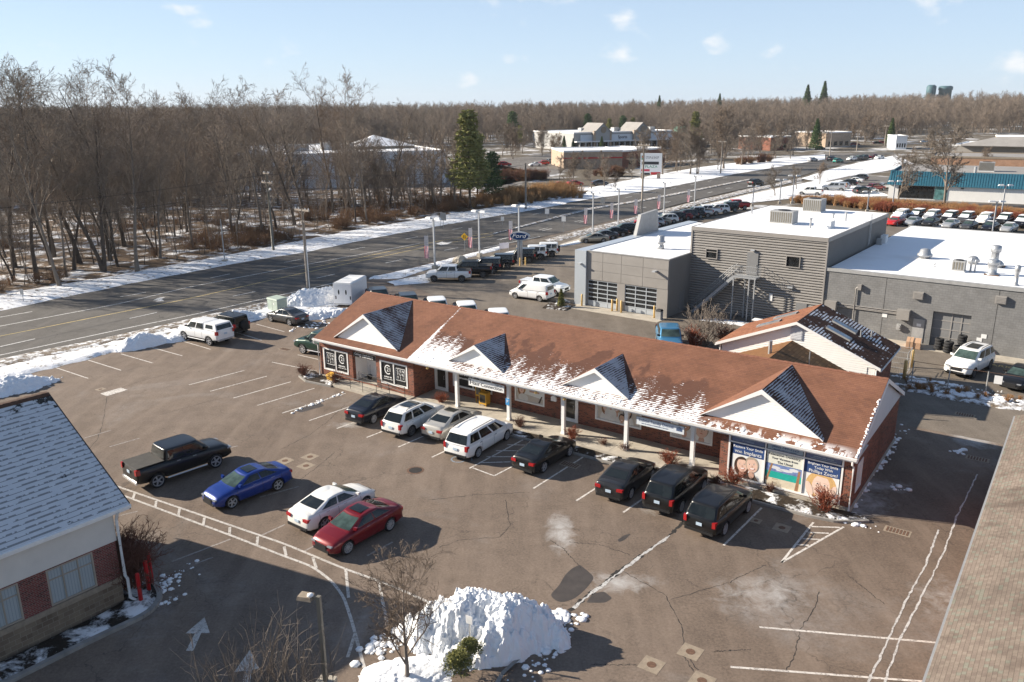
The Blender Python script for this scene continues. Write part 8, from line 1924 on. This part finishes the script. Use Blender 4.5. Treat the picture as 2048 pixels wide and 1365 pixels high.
# conifers
PIN = [(nmesh('trunk', tubes(np.array([[[0, 0, 0], [.1, 0, 6.], [0, .1, 19.]]]), np.array([[.30, .22, .05]]), 7), 'bark_dark'), nmesh('crown', needles(40 + i, 20., (3.5, 4.2)[i], 5200, 'pine', .50), ('needle_yel', 'needle')[i])) for i in range(2)]
SPR = [(nmesh('trunk', tubes(np.array([[[0, 0, 0], [0, 0, 8.], [0, 0, 18.]]]), np.array([[.3, .2, .03]]), 7), 'bark_dark'), nmesh('crown', needles(60 + i, 19., (4.6, 3.9)[i], 9000, 'spruce', .46), 'needle')) for i in range(2)]
for b, tp, v, lab in (((940, 419), (945, 216), PIN[0], 'tall yellow-green pine at the corner of the wood'), ((985, 408), (975, 300), PIN[1], 'dark pine leaning over the supermarket lot'), ((955, 400), (930, 262), PIN[0], 'yellowed pine left of the tall one'), ((1025, 293), (1024, 221), PIN[1], 'dark pine behind the car park, left'), ((1040, 296), (1045, 250), PIN[0], 'smaller pine beside the dark one'), ((1122, 276), (1120, 234), PIN[1], 'pine behind the plaza, first'), ((1148, 278), (1148, 238), PIN[0], 'pine behind the plaza, second'), ((1175, 280), (1172, 226), PIN[1], 'pine behind the plaza, third and tallest'), ((1218, 282), (1215, 236), PIN[0], 'pine behind the plaza, fourth'), ((1245, 282), (1245, 230), PIN[1], 'pine behind the plaza, fifth'), ((1265, 282), (1268, 234), PIN[0], 'pine behind the plaza, sixth'), ((1388, 300), (1388, 222), PIN[0], 'yellow-green pine between the plaza and the big bare trees'), ((1630, 301), (1631, 236), SPR[0], 'dark spruce left of the far junction'), ((1780, 291), (1781, 235), SPR[1], 'dark spruce behind the showroom'), ((1128, 305), (1128, 271), SPR[0], 'small dark spruce before the plaza, left'), ((1146, 306), (1146, 276), SPR[1], 'small dark spruce before the plaza, second'), ((1203, 306), (1203, 272), SPR[0], 'small brown-green spruce before the plaza'), ((1438, 222), (1436, 200), SPR[1], 'lone conifer on the horizon, left'), ((1612, 224), (1614, 191), SPR[0], 'conifer standing over the horizon'), ((1645, 224), (1646, 187), SPR[1], 'tallest conifer standing over the horizon'), ((1318, 224), (1317, 203), SPR[1], 'small conifer on the horizon above the plaza'), ((1965, 262), (1963, 225), SPR[0], 'dark conifer on the right-hand slope'), ((1690, 262), (1688, 240), SPR[1], 'small conifer on the far rise')):
 if b[1] < 240:
  y = 900.0; r0 = _ray(*b); x = r0[0] * y / r0[1]; zb = CAMH + r0[2] * y / r0[1] - 2; h = 22 * (b[1] - tp[1]) / 24.
 else: x, y = gp(*b); zb = 0; h = hgt(b, tp)
 tree_obj(v, x, y, rng.random() * 6.28, h, lab, 'conifers', 'pine_tree' if v in PIN else 'spruce_tree', zb - .1)
# park trees beyond the road and in the dealership strip
VB = []
for i in range(4):
 t_, c_ = bare_tree(500 + i, 12., (.50, .54, .48, .46)[i], .24, (16, 10, 6, 3), (.16, .2, .14, .18)[i], .04, .036, 1, (30, 65)); VB.append((nmesh('trunk', t_, 'bark'), nmesh('crown', c_, ('twig', 'twig_red')[i % 2])))
for b, tp, lab in (((1145, 383), (1145, 302), 'bare tree with round crown on the snowy lawn, first from the left'), ((1183, 378), (1183, 312), 'bare tree on the snowy lawn, second from the left'), ((1208.6, 374), (1210, 303), 'bare tree on the snowy lawn, third from the left'), ((1264, 357), (1262, 308), 'bare tree left of the plaza sign'), ((1118.6, 359), (1117, 305), 'small bare tree by the car park hedge'), ((1394, 349), (1392, 250), 'wide bare tree on the brown lawn'), ((1447, 338), (1445, 207), 'largest round bare tree near the road'), ((1351, 339), (1348, 262), 'bare tree right of the plaza sign'), ((1496, 326), (1494, 256), 'small bare tree beyond the large round one'), ((1521, 321), (1520, 234), 'bare tree in the row along the far lawn'), ((1548, 311), (1552, 240), 'slim bare tree in the far row'), ((1586, 311), (1590, 243), 'bare tree left of the spruce'), ((1549.6, 393), (1550, 328), 'small bare tree in the dealership verge, nearest'), ((1593, 380), (1592, 327), 'small bare tree in the dealership verge, middle'), ((1639, 370), (1640, 323), 'small bare tree in the dealership verge, farthest'), ((1795, 407), (1795, 286), 'spreading bare tree before the blue-banded store'), ((1887, 414), (1893, 235), 'tall pale bare tree before the blue-banded store'), ((1908, 303), (1908, 236), 'large bare tree behind the dark store'), ((2043, 406), (2040, 352), 'reddish small tree at the right edge'), ((1860, 304), (1862, 245), 'bare tree left of the dark hip roof'), ((1970, 345), (1972, 292), 'pale bare tree before the dark store'), ((1230, 384), (1232, 345), 'young bare tree by the lawn kerb')):
 x, y = gp(*b); h = hgt(b, tp); tree_obj(VB[rng.integers(0, 4)], x, y, rng.random() * 6.28, h, lab, 'park trees')
fe = np.array([(1000, 425), (1134, 408), (1300, 379), (1391, 362), (1471, 346), (1586, 328), (1650, 318), (1760, 299)])
n_ = 0
while n_ < 60:
 px = 1000 + rng.random() * 900; py = 284 + rng.random() * 66
 if py > np.interp(px, fe[:, 0], fe[:, 1]) - 9 or (1120 < px < 1345 and py < 345) or (px < 1120 and py > 330): continue
 x, y = gp(px, py); h = 8 + 8 * rng.random(); lab = ('tall' if h > 12 else 'low') + ' round-crowned bare tree ' + ('by the supermarket lot' if px < 1130 else 'right of the plaza sign' if px < 1450 else 'on the far lawn' if px < 1590 else 'near the junction' if px < 1760 else 'behind the blue-banded store'); tree_obj(VB[n_ % 4], x, y, rng.random() * 6.28, h, lab, lab + ' (several alike)'); n_ += 1
# foreground small tree and twiggy bushes
t_, c_ = bare_tree(611, 4.6, .72, .10, (15, 9, 6, 3), .14, .05, .010, 1, (28, 58)); x, y = gp(815, 1362)
tree_obj((nmesh('trunk', t_, 'bark_pale'), nmesh('crown', c_, 'twig_red')), x, y, 2.1, hgt((815, 1362), (850, 1095)), 'young bare tree standing in the snow heap at the bottom', 'foreground plants')
def shrub(px, me, s, label, name='shrub', z=.05, rz=None):
 o = link_mesh(name, me, None, (*gp(*px), z), rng.random() * 6.28 if rz is None else rz); o.scale = (s,) * 3; return tag(o, label, 'shrub', 'shrubs')
rs = [shrub_mesh(700 + i, .75, 46, 'shrub_red', .007, (5, 4), 1.0) for i in range(2)]; bs_ = [shrub_mesh(710 + i, .75, 46, 'shrub_brown', .007, (5, 4), 1.0) for i in range(2)]
for i, (px, s, lab) in enumerate([((884, 809), 1.0, 'red-brown shrub at the left end of the porch bed'), ((1040, 858), .9, 'low brown shrub before the minivan'), ((1146, 882), 1.1, 'red-brown shrub behind the black coupe'), ((1338, 932), 1.2, 'bright red-brown shrub behind the boxy black SUV'), ((1466, 972), 1.15, 'red-brown shrub at the corner of the dental window'), ((1652, 1024), 1.5, 'round red shrub under the smiling poster'), ((609, 754), 1.2, 'brown shrub at the left corner of the shop row'), ((672, 770), 1.2, 'brown shrub beside the ramp'), ((1540, 985), .7, 'tan tuft under the beach poster'), ((1250, 905), .7, 'low tan tuft between column and kerb'), ((1206, 893), .6, 'small tuft of dead leaves in the porch bed'), ((1430, 975), .8, 'dark clipped bush beside the last crossover')]):
 shrub(px, (rs if 'red' in lab else bs_)[i % 2], s * 1.08, lab)
big = shrub_mesh(720, 2.6, 80, 'shrub_brown', .014, (7, 5), .75); shrub((262, 1180), big, 1.0, 'big rounded brown bush at the corner of the office')
w_ = shrub_mesh(721, 3.4, 34, 'bark_pale', .016, (5, 4), .75); shrub((1408, 690), w_, 1.0, 'pale leafless bush behind the shop ridge'); shrub((1385, 695), rs[0], 2.2, 'red bush behind the shop ridge by the blue pickup'); shrub((1450, 690), bs_[0], 2.4, 'brown bush at the edge of the white house')
tw = [shrub_mesh(730 + i, 3.3, 15, 'twig', .009, (3,), .3) for i in range(2)]
for i, (px, s) in enumerate((((520, 1400), 1.0), ((590, 1420), 1.1), ((455, 1420), .95), ((640, 1400), .8), ((560, 1390), .9), ((490, 1390), .7))): shrub(px, tw[i % 2], s, 'upright twiggy shrub at the bottom edge, ' + ('left middle', 'right of the middle', 'leftmost', 'rightmost by the lamp post', 'middle', 'second from the left')[i])
ev = nmesh('shrub', needles(90, 1.3, .8, 2600, 'pine', .10), 'needle_yel'); shrub((918, 1360), ev, .62, 'small evergreen shrub dusted with snow on the heap', z=.3); shrub((940, 1335), ev, .5, 'upper tuft of the snowy evergreen shrub', z=.5)
tsm = nmesh('shrub', needles(91, 1.6, .42, 2600, 'spruce', .10), 'needle_yel'); shrub((1122, 614), tsm, 1.1, 'small conical evergreen at the hall corner')
# hedges and dry grass
def belt(name, pts_px, n, wdt, protos, s0, s1, seed, kind='stuff'):
 l = resample(gline(pts_px), 300); r = np.random.default_rng(seed); P = []
 for _ in range(n): i = r.integers(0, 300); P.append((l[i][0] + r.normal(0, wdt), l[i][1] + r.normal(0, wdt), 0.0))
 return scatter_group(name, protos, P, s0, s1, seed)
reed = [shrub_mesh(740 + i, 2.6, 60, 'reed', .016, (2,), .28) for i in range(2)]; dg = [shrub_mesh(750 + i, 1.0, 40, 'grass_tan', .014, (3,), .6) for i in range(2)]
belt('dry_grass', [(1000, 410), (1040, 404), (1080, 399), (1130, 392)], 170, 1.8, reed, .8, 1.35, 61); belt('dry_grass', [(960, 415), (1020, 400), (1060, 396)], 60, 2.0, reed, .6, 1.0, 62)
belt('dry_brush', [(1600, 405), (1700, 408), (1800, 416), (1900, 424), (2060, 436)], 420, 1.4, dg, .9, 1.8, 63); belt('dry_brush', [(1690, 412), (1800, 424), (1900, 432), (2060, 446)], 300, 1.2, [shrub_mesh(760, 1.2, 40, 'shrub_red', .014, (3, 2), .7)] + dg, .9, 1.6, 64)
belt('dry_brush', [(1830, 775), (1900, 788), (1990, 800), (2060, 806)], 26, .6, dg, .3, .6, 65)
hd = [shrub_mesh(770, 2.0, 44, 'shrub_brown', .02, (5, 4), .9), shrub_mesh(771, 2.0, 44, 'brush', .02, (5, 4), .9)]
for nm, q, n in (('hedge', [(1040, 362), (1090, 357)], 30), ('hedge', [(1195, 352), (1245, 353)], 20), ('hedge', [(1000, 358), (1030, 360)], 12), ('hedge', [(1470, 331), (1540, 324)], 16)): belt(nm, q, n, .8, hd, .9, 1.5, 66 + n)
# ------------------------------------------------------------------ poles, lamps, signs, flags, fences
def pole_at(base, top): x, y = gp(*base); return x, y, hgt(base, top)
# wooden utility poles
UP_ = []
for base, top, kind, lab in (((617, 581), (602, 418), 1, 'wooden utility pole with crossarm beside the snow heap'), ((547, 503), (530, 345), 2, 'green-stained utility pole with two crossarms and a street lamp'), ((1051.6, 419.7), (1048, 327), 0, 'slim utility pole before the dry grass'), ((1283, 433), (1285, 289), 3, 'tall pole with crossarm in front of the plaza sign'), ((1441, 348), (1444, 283), 3, 'utility pole with crossarm beside the largest round tree'), ((1659, 314), (1664, 262), 3, 'utility pole at the junction, left'), ((1768, 297), (1772, 252), 3, 'pale green utility pole beside the dark spruce'), ((1713, 303), (1717, 262), 3, 'utility pole between the spruces')):
 x, y, h = pole_at(base, top); rz = R(-38)
 e = empty('utility_pole', (x, y, 0), rz, lab, 'utility pole', 'utility poles'); UP_.append((x, y, h))
 MB().tube([(0, 0, 0), (0, 0, h * .5), (0, 0, h)], [.21, .18, .14], 10).build('pole', MT['pole_wood' if kind != 2 else 'bronze'], e, True)
 for k in range({0: 0, 1: 1, 2: 2, 3: 1}[kind]):
  z = h - .15 - k * 1.3; w_ = 1.25 if kind != 2 or k else .7
  a = MB().box(-w_, -.11, z - .1, w_, .05, z + .1).build('crossarm', MT['pole_wood'], e)
  for u in (-w_ * .9, -w_ * .45, w_ * .45, w_ * .9): MB().lathe([(.04, 0), (.06, .06), (.04, .12), (.055, .18), (.02, .2)], (u, -.03, z + .07), 8).build('insulator', MT['sign_white'], a)
  b = MB(); beam(b, (-w_ * .55, -.06, z - .05), (0, -.06, z - .6), .04, .04); beam(b, (w_ * .55, -.06, z - .05), (0, -.06, z - .6), .04, .04); b.build('brace', MT['pole_wood'], a)
 if kind == 2:
  a = MB().tube([(0, 0, h * .76), (.8, -.4, h * .80), (2.1, -1.1, h * .81)], .05, 6).build('lamp_arm', MT['steel'], e); MB().hexa([(2.0, -1.25, h * .80), (2.7, -1.55, h * .80), (2.75, -1.35, h * .80), (2.1, -1.0, h * .80), (2.05, -1.2, h * .825), (2.6, -1.48, h * .82), (2.65, -1.36, h * .82), (2.1, -1.05, h * .825)]).build('lamp_head', MT['lamp_grey'], e)
 if kind == 1:
  MB().tube([(.22, 0, 0), (.22, 0, h * .45), (.18, 0, h * .55)], .06, 8).build('conduit', MT['sign_white'], e); MB().box(-.35, -.1, h * .84, .35, .0, h * .86).build('crossarm', MT['pole_wood'], e)
x, y, h = pole_at((450, 525), (443, 439)); e = empty('metal_post', (x, y, 0), 0, 'bare pale metal post on a concrete foot on the verge', 'post'); MB().tube([(0, 0, 0), (0, 0, h)], [.09, .06], 8).build('shaft', MT['steel'], e); MB().box(-.3, -.3, 0, .3, .3, .35).build('foot', MT['concrete'], e)
def wire(a, b, sag, label, r=.022):
 n = 14; P = [tuple(np.array(a) + (np.array(b) - np.array(a)) * t - np.array([0, 0, sag * 4 * t * (1 - t)])) for t in np.linspace(0, 1, n)]
 o = MB().tube(P, r, 4).build('wire', MT['black_metal'], uv=False); tag(o, label, 'wire', 'overhead wires')
p1, p2, p3 = UP_[0], UP_[1], UP_[2]
for k, (dz, lab) in enumerate(((.3, 'top'), (2.0, 'middle'), (4.0, 'lowest'))): wire((p1[0], p1[1], p1[2] - dz), (p2[0], p2[1], p2[2] - dz * .8 - .6), .9 + k * .5, f'{lab} wire sagging between the two near utility poles')
for dz, lab in ((.3, 'upper'), (2.2, 'lower')):
 wire((p2[0], p2[1], p2[2] - dz), (p3[0], p3[1], p3[2] - dz), 1.0, f'{lab} wire along the wood from the lamp pole to the slim pole'); wire((p2[0] - 45, p2[1] - 62, p2[2] - dz), (p2[0], p2[1], p2[2] - dz), 1.2, f'{lab} wire leaving the picture at the left')
x1, y1 = Lw(39.2, 1.6)
# overhead wires were not seen over the lot: none there
# twin-headed lamp posts of the dealership
def twin_lamp(base, top, rz, lab, heads=2):
 x, y, h = pole_at(base, top); e = empty('lamp_post', (x, y, 0), rz, lab, 'lamp post', 'twin lamp posts of the dealership')
 MB().box(-.09, -.09, 0, .09, .09, h - .1).build('post', MT['lamp_grey'], e); MB().box(-.28, -.28, 0, .28, .28, .5).build('foot', MT['concrete'], e); MB().box(-.5, -.05, h - .2, .5, .05, h - .08).build('arm', MT['lamp_grey'], e)
 for s in ((1, -1) if heads == 2 else (1,)):
  MB().hexa([(s * .35, -.28, h - .2), (s * 1.25, -.22, h - .16), (s * 1.25, .22, h - .16), (s * .35, .28, h - .2), (s * .4, -.22, h + .08), (s * 1.1, -.15, h + .05), (s * 1.1, .15, h + .05), (s * .4, .22, h + .08)]).build('lamp_head', MT['sign_white'], e)
LP = [((870, 539), (866.6, 436), 'nearest'), ((959, 514.5), (957.7, 422), 'second'), ((1038, 497), (1037.5, 411), 'behind the oval sign'), ((1185, 476), (1186, 385), 'before the roof corner'), ((1236, 458), (1238, 378), 'left of the tall pole'), ((1327, 437), (1329, 365), 'right of the tall pole'), ((1388, 420), (1390, 352), 'seventh'), ((1505, 413), (1506, 372), 'at the end of the car row'), ((1559, 408), (1561, 359), 'by the first verge tree'), ((1584, 408), (1586, 351), 'by the second verge tree'), ((1784, 420), (1789.5, 362), 'before the spreading tree'), ((1734, 425), (1736, 383), 'behind the roof unit'), ((1984, 470), (1988, 402), 'rising from the SUV row'), ((2001, 440), (2007, 370), 'at the right edge')]
for b, t, w_ in LP: twin_lamp(b, t, R(-38) if b[0] < 1500 else R(-10), f'grey twin-headed lamp post, {w_}')
# single foreground lamp
x, y, h = pole_at((653, 1385), (642, 1192)); e = empty('lamp_post', (x, y, 0), R(165), 'bronze lamp post with one flat square head at the bottom left', 'lamp post')
MB().box(-.07, -.07, 0, .07, .07, h).build('post', MT['bronze'], e); MB().box(-.3, -.3, 0, .3, .3, .5).build('foot', MT['concrete'], e); MB().box(0, -.04, h - .14, .28, .04, h - .04).build('arm', MT['bronze'], e)
MB().hexa([(.2, -.2, h - .16), (.75, -.2, h - .16), (.75, .2, h - .16), (.2, .2, h - .16), (.24, -.17, h - .02), (.72, -.17, h - .02), (.72, .17, h - .02), (.24, .17, h - .02)]).build('lamp_head', MT['tan_conc'], e)
MB().lathe([(.12, 0), (.1, .06), (.04, .09)], (.3, .02, h - .02), 8).build('snow_cap', MT['snow'], e, True)
# feather flags
FL = [((858, 524), (851, 470)), ((945, 502), (941, 455)), ((1025, 486), (1020.5, 441)), ((1174, 453), (1172, 415)), ((1226, 442), (1224.5, 405)), ((1274, 433), (1272, 397)), ((1320, 423), (1318, 389)), ((1379, 409), (1378, 378))]
for i, (b, t) in enumerate(FL):
 x, y, h = pole_at(b, t); e = empty('feather_flag', (x, y, 0), R(-25), f'tall banner flag with red stripes and faded stars, {nth[i]} from the left along the road', 'flag', 'banner flags along the road'); w_ = h * .17
 MB().tube([(0, 0, 0), (0, 0, h * .9), (-.05, 0, h)], .025, 6).build('pole', MT['steel'], e)
 z0 = h * .13; zs = h * .58
 cb = MB(); n = 8
 for k in range(n):
  a, b_ = -w_ + w_ * k / n, -w_ + w_ * (k + 1) / n
  cb.hexa([(a, -.012 + .04 * math.sin(k), z0), (b_, -.012 + .04 * math.sin(k + 1), z0), (b_, .0 + .04 * math.sin(k + 1), z0), (a, .0 + .04 * math.sin(k), z0), (a, -.012 - .03 * math.sin(k), zs), (b_, -.012 - .03 * math.sin(k + 1), zs), (b_, 0 - .03 * math.sin(k + 1), zs), (a, -.03 * math.sin(k), zs)], k % 2)
 cb.build('striped_cloth', [MT['flag_red'], MT['flag_white']], e); f2 = MB().box(-w_, -.012, zs, 0, .0, h * .96).build('star_cloth', MT['flag_blue'], e)
 st = MB()
 for r_ in range(6):
  for c in range(3): st.box(-w_ * (.82 - c * .3) - .03, -.016, zs + (h * .96 - zs) * (r_ + .5) / 6 - .03, -w_ * (.82 - c * .3) + .03, -.012, zs + (h * .96 - zs) * (r_ + .5) / 6 + .03)
 st.build('star', MT['flag_white'], f2)
# oval sign
b = (1040, 530); x, y = gp(*b); hs = hgt(b, (1035, 463)); e = empty('oval_sign', (x, y, 0), R(-18), 'white-rimmed dark blue oval sign lettered Ford on a steel post', 'sign')
for s in (-.18, .18): MB().box(s - .15, -.16, 0, s + .15, .16, hs - .55).build('post', MT['steel'], e)
rx, rz_ = 1.35, .56
def oval(k, y0, y1): return MB().ext([(rx * k * math.cos(t), y0, hs - .62 + (rz_ * (k if k == 1 else k - .04)) * math.sin(t)) for t in np.linspace(0, 2 * math.pi, 40)[:-1]], (0, y1 - y0, 0))
oval(1, -.22, .22).build('oval_case', MT['steel'], e); oval(.95, -.235, -.221).build('oval_rim', MT['letter_white'], e); oval(.91, -.245, -.236).build('oval_face', MT['ford_blue'], e)
sc_ = text(e, 'Ford', 0, hs - .60, -.25, .74, wide=1.75); sc_.data.transform(Matrix.Shear('XY', 4, (.28, 0)) if False else Matrix(((1, .3, 0, 0), (0, 1, 0, 0), (0, 0, 1, 0), (0, 0, 0, 1))))
for px, lab in (((1040, 532), 'left yellow guard post under the oval sign'), ((1051, 531), 'right yellow guard post under the oval sign')):
 e2 = empty('bollard', (*gp(*px), 0), 0, lab, 'bollard', 'yellow bollards'); MB().lathe([(.09, 0), (.09, 1.0), (.06, 1.06)], n=10).build('post', MT['yellow_paint'], e2)
# road signs
def rsign(base, top, shape, mat, lab, size=.75, rz=R(-20), mark=None):
 x, y, h = pole_at(base, top); e = empty('road_sign', (x, y, 0), rz, lab, 'road sign', 'road signs'); MB().box(-.03, .02, 0, .03, .06, h).build('post', MT['steel'], e); s = size / 2
 if shape == 'd': MB().ext([(0, 0, h), (s * 1.3, 0, h - s * 1.3), (0, 0, h - s * 2.6), (-s * 1.3, 0, h - s * 1.3)], (0, .02, 0)).build('plate', MT[mat], e); MB().box(-.16, -.008, h - s * 1.9, -.08, 0, h - s * .8).build('symbol', MT['letter_dark'], e); MB().box(.08, -.008, h - s * 1.9, .16, 0, h - s * .8).build('symbol', MT['letter_dark'], e)
 else: MB().box(-s, 0, h - size * 1.2, s, .02, h).build('plate', MT[mat], e)
 if mark: text(e, mark, 0, h - size * .6, -.004, size * .3, 'letter_dark')
rsign((929.5, 507), (927, 466), 'd', 'sign_yellow', 'yellow diamond warning sign behind the first banner flags', .85)
rsign((887, 458), (884, 426), 'r', 'steel_dull', 'back of a large grey sign on the far verge', 1.1); rsign((881, 456), (880, 432), 'r', 'steel_dull', 'second post of the grey sign on the far verge', .5)
rsign((1005, 450), (1008, 434), 'r', 'sign_white', 'black and white sign on the median tip', .6); rsign((1094, 440), (1095, 418), 'r', 'sign_white', 'white sign beyond the median', .8); rsign((1127, 466), (1127, 433), 'r', 'sign_white', 'white sign on the median', .7)
rsign((1205, 418), (1205, 396), 'r', 'steel_dull', 'grey back of a sign on the far lanes', .9); rsign((47, 606), (47, 578), 'r', 'steel_dull', 'small sign on the far verge at the left', .5)
rsign((940, 1320), (935, 1233), 'r', 'sign_white', 'red and white parking sign leaning on the snow heap', .28, R(-30), None)
# the sign in the snow heap gets a red print
for s, z_ in ((0, 0),): pass
# electrical cabinet, plaza sign, notice
x, y = gp(556, 624); e = empty('utility_cabinet', (x, y, 0), R(-40), 'pale green utility cabinet on the snowy verge', 'cabinet'); MB().box(-.85, -.6, .05, .85, .6, 1.35).build('case', MT['box_green'], e); MB().hexa([(-.9, -.65, 1.35), (.9, -.65, 1.35), (.9, .65, 1.35), (-.9, .65, 1.35), (-.85, -.6, 1.5), (.85, -.6, 1.5), (.85, .6, 1.55), (-.85, .6, 1.55)]).build('lid', MT['box_green'], e); MB().box(-.01, -.605, .1, .01, -.6, 1.3).build('door_seam', MT['crack'], e); MB().box(.2, -.606, .9, .35, -.6, 1.05).build('notice', MT['sign_white'], e)
x, y = gp(1301, 358); hs = hgt((1301, 358), (1300, 307)); e = empty('plaza_sign', (x, y, 0), R(-12), 'tall white plaza directory sign with tenant panels on stone piers', 'sign'); w_ = 3.0
MB().box(-w_, -.4, 1.6, w_, .4, hs).build('board', MT['sign_white'], e)
for s in (-1, 1): MB().box(s * w_ * .75 - .5, -.5, 0, s * w_ * .75 + .5, .5, 1.6).build('pier', MT['tan_brick'], e)
text(e, 'STOP & SHOP', .3, hs - 1.2, -.42, .95, 'letter_dark', wide=3.6); MB().box(-w_ + .3, -.42, hs - 1.8, -w_ + 1.1, -.4, hs - .6).build('logo', MT['sign_green'], e); MB().box(-w_ + .45, -.43, hs - 1.2, -w_ + .95, -.42, hs - .7).build('logo', MT['sign_red'], e)
MB().box(-w_ + .4, -.42, hs - 3.1, w_ - .8, -.4, hs - 2.3).build('panel', MT['letter_dark'], e); text(e, 'PLAZA', .1, hs - 3.7, -.42, 1.0, 'sign_green', wide=3.4); MB().box(-w_ + .3, -.42, hs - 5.0, -.3, -.4, hs - 4.4).build('panel', MT['flag_red'], e); MB().box(.0, -.42, hs - 5.9, w_ - .3, -.4, hs - 5.2).build('panel', MT['sign_red'], e); MB().box(-w_ + .3, -.42, hs - 6.0, -.2, -.4, hs - 5.4).build('panel', MT['letter_dark'], e)
x, y = gp(1008, 506); e = empty('lawn_banner', (x, y, 0), R(-15), 'small pink banner on sticks by the row of off-roaders', 'banner'); MB().ext([(-.7, 0, .5), (.7, 0, .7), (.75, 0, 1.55), (-.65, 0, 1.35)], (0, .02, 0)).build('cloth', MT['flag_white'], e)
for s in (-.65, .65): MB().tube([(s, .03, 0), (s, .03, 1.5)], .02, 5).build('stick', MT['steel'], e)
x, y = gp(921, 527); e = empty('boulder', (x, y, 0), .4, 'grey boulder on the snow between verge and pickups', 'rock')
P = []; mb = MB(); mb.lathe([(.7, 0), (.95, .25), (.8, .7), (.45, 1.0), (.1, 1.08)], n=9); mb.v = [(a * (1 + .25 * math.sin(7 * a + 3 * b)), b * (1 + .2 * math.cos(5 * b + 2 * c)), c) for a, b, c in mb.v]; mb.build('stone', MT['concrete'], e)
# wire fence behind the shop row and to the right
FE = empty('wire_fence', (*Lw(0, 13.6), 0), BTH, 'thin wire fence with steel posts behind the shop row', 'fence')
for u in np.arange(9.0, 25.0, 2.9):
 MB().tube([(u, 0, 0), (u, 0, 1.75)], .035, 6).build('post', MT['steel_dull'], FE)
for a, b in ((9.0, 25),):
 for z in (1.7, .1): MB().tube([(a, 0, z), (b, 0, z)], .022, 5).build('rail', MT['rust'], FE)
 ms = MB()
 for u in np.arange(a, b, .25):
  for s in (1, -1): beam(ms, (u, 0, .1 if s > 0 else 1.7), (min(u + 1.6, b), 0, 1.7 if s > 0 else .1), .006, .006)
 ms.build('wire_mesh', MT['steel_dull'], FE)
FE = empty('wire_fence', (*gp(1822, 768), 0), math.atan2(gp(2060, 806)[1] - gp(1822, 768)[1], gp(2060, 806)[0] - gp(1822, 768)[0]), 'thin wire fence in front of the large white SUV', 'fence')
for u in np.arange(0, 13, 2.4): MB().tube([(u, 0, 0), (u, 0, 1.8)], .04, 6).build('post', MT['steel_dull'], FE)
for z in (1.75, .12): MB().tube([(0, 0, z), (13, 0, z)], .02, 5).build('rail', MT['rust'], FE)
MB().box(5.2, -.03, 1.0, 5.7, -.01, 1.6).build('notice', MT['sign_white'], FE)
FG = empty('wire_gate', (*gp(1805, 752), 0), BTH, 'wire cage gate beside the yellow bollards', 'gate')
for u, v in ((-1.4, 0), (.2, 0), (.2, 1.6), (-1.4, 1.6)): MB().tube([(u, v, 0), (u, v, 1.9)], .035, 6).build('post', MT['steel_dull'], FG)
ms = MB()
for z in (.1, .95, 1.85):
 for a, b in (((-1.4, 0), (.2, 0)), ((.2, 0), (.2, 1.6)), ((.2, 1.6), (-1.4, 1.6)), ((-1.4, 1.6), (-1.4, 0))): ms.tube([(*a, z), (*b, z)], .02, 5)
for u in np.arange(-1.4, .2, .12): beam(ms, (u, 0, .1), (u, 0, 1.85), .008, .008)
ms.build('wire_panel', MT['steel_dull'], FG)
# barrier and cone at the right, picnic table by the hall
e = empty('traffic_cone', (*gp(2044, 775), 0), 0, 'orange traffic cone at the right edge', 'cone'); MB().box(-.18, -.18, 0, .18, .18, .03).build('base', MT['orange'], e); MB().lathe([(.14, .03), (.03, .7)], n=12).build('cone', MT['orange'], e); MB().lathe([(.105, .25), (.08, .42)], n=12).build('band', MT['letter_white'], e)
e = empty('picnic_table', (*Dw(18.6, 1.6), 0), DTH, 'snow-covered picnic table beside the corrugated hall', 'table'); MB().box(-.9, -.38, .70, .9, .38, .75).build('table_top', MT['pole_wood'], e); MB().box(-.88, -.36, .75, .88, .36, .83).build('snow_cover', MT['snow'], e)
for s in (-1, 1): MB().box(-.9, s * .7 - .14, .42, .9, s * .7 + .14, .46).build('bench', MT['pole_wood'], e)
for s in (-.7, .7):
 for q in (-1, 1): b_ = MB(); beam(b_, (s, q * .75, 0), (s, q * .25, .72), .08, .08); b_.build('leg', MT['pole_wood'], e)
sheet('snow_patch', [Dw(12.5, 1.0), Dw(18, 1.4), Dw(19.5, 2.8), Dw(16, 3.0), Dw(13, 2.4)], .02, MT['verge_snow'])
kb = MB(); kb.prism([gp(1085, 617), gp(1130, 622), gp(1150, 612), gp(1130, 600), gp(1100, 606)], -.05, .10); o = kb.build('kerbed_island', MT['bed']); o['kind'] = 'structure'
# island kerb around the foreground heap
kb = MB(); q = resample(gline([(985, 1390), (1005, 1352), (1035, 1325), (1075, 1295)]), 14)
for i in range(13): ribbon(kb, [q[i], q[i + 1]], .16, .13)
o = kb.build('bed_kerb', MT['kerb'], uv=False); o['kind'] = 'structure'
e = empty('block_lettering', (*Dw(38.5, 1.6), .006), DTH, 'painted word PARKING on the yard asphalt', 'lettering'); t_ = text(e, 'PARKING', 0, 0, 0, .8, 'paint_y', 'painted_word', depth=.002); t_.rotation_euler = (0, 0, 0)
# distant light aircraft trail is not built; small clouds are part of the sky
# the air: thin winter haze
hz = MB().box(-1500, -40, -3, 2000, 2700, 62); o = hz.build('haze', NT('haze_air').mat, uv=False); o['kind'] = 'stuff'
nt = o.data.materials[0].node_tree; nt.nodes.remove(nt.nodes['Principled BSDF']); pv = nt.nodes.new('ShaderNodeVolumePrincipled')
pv.inputs['Color'].default_value = (0.80, 0.86, 0.93, 1); pv.inputs['Density'].default_value = 0.00007; pv.inputs['Anisotropy'].default_value = 0.2
nt.links.new(pv.outputs[0], nt.nodes['Material Output'].inputs['Volume'])
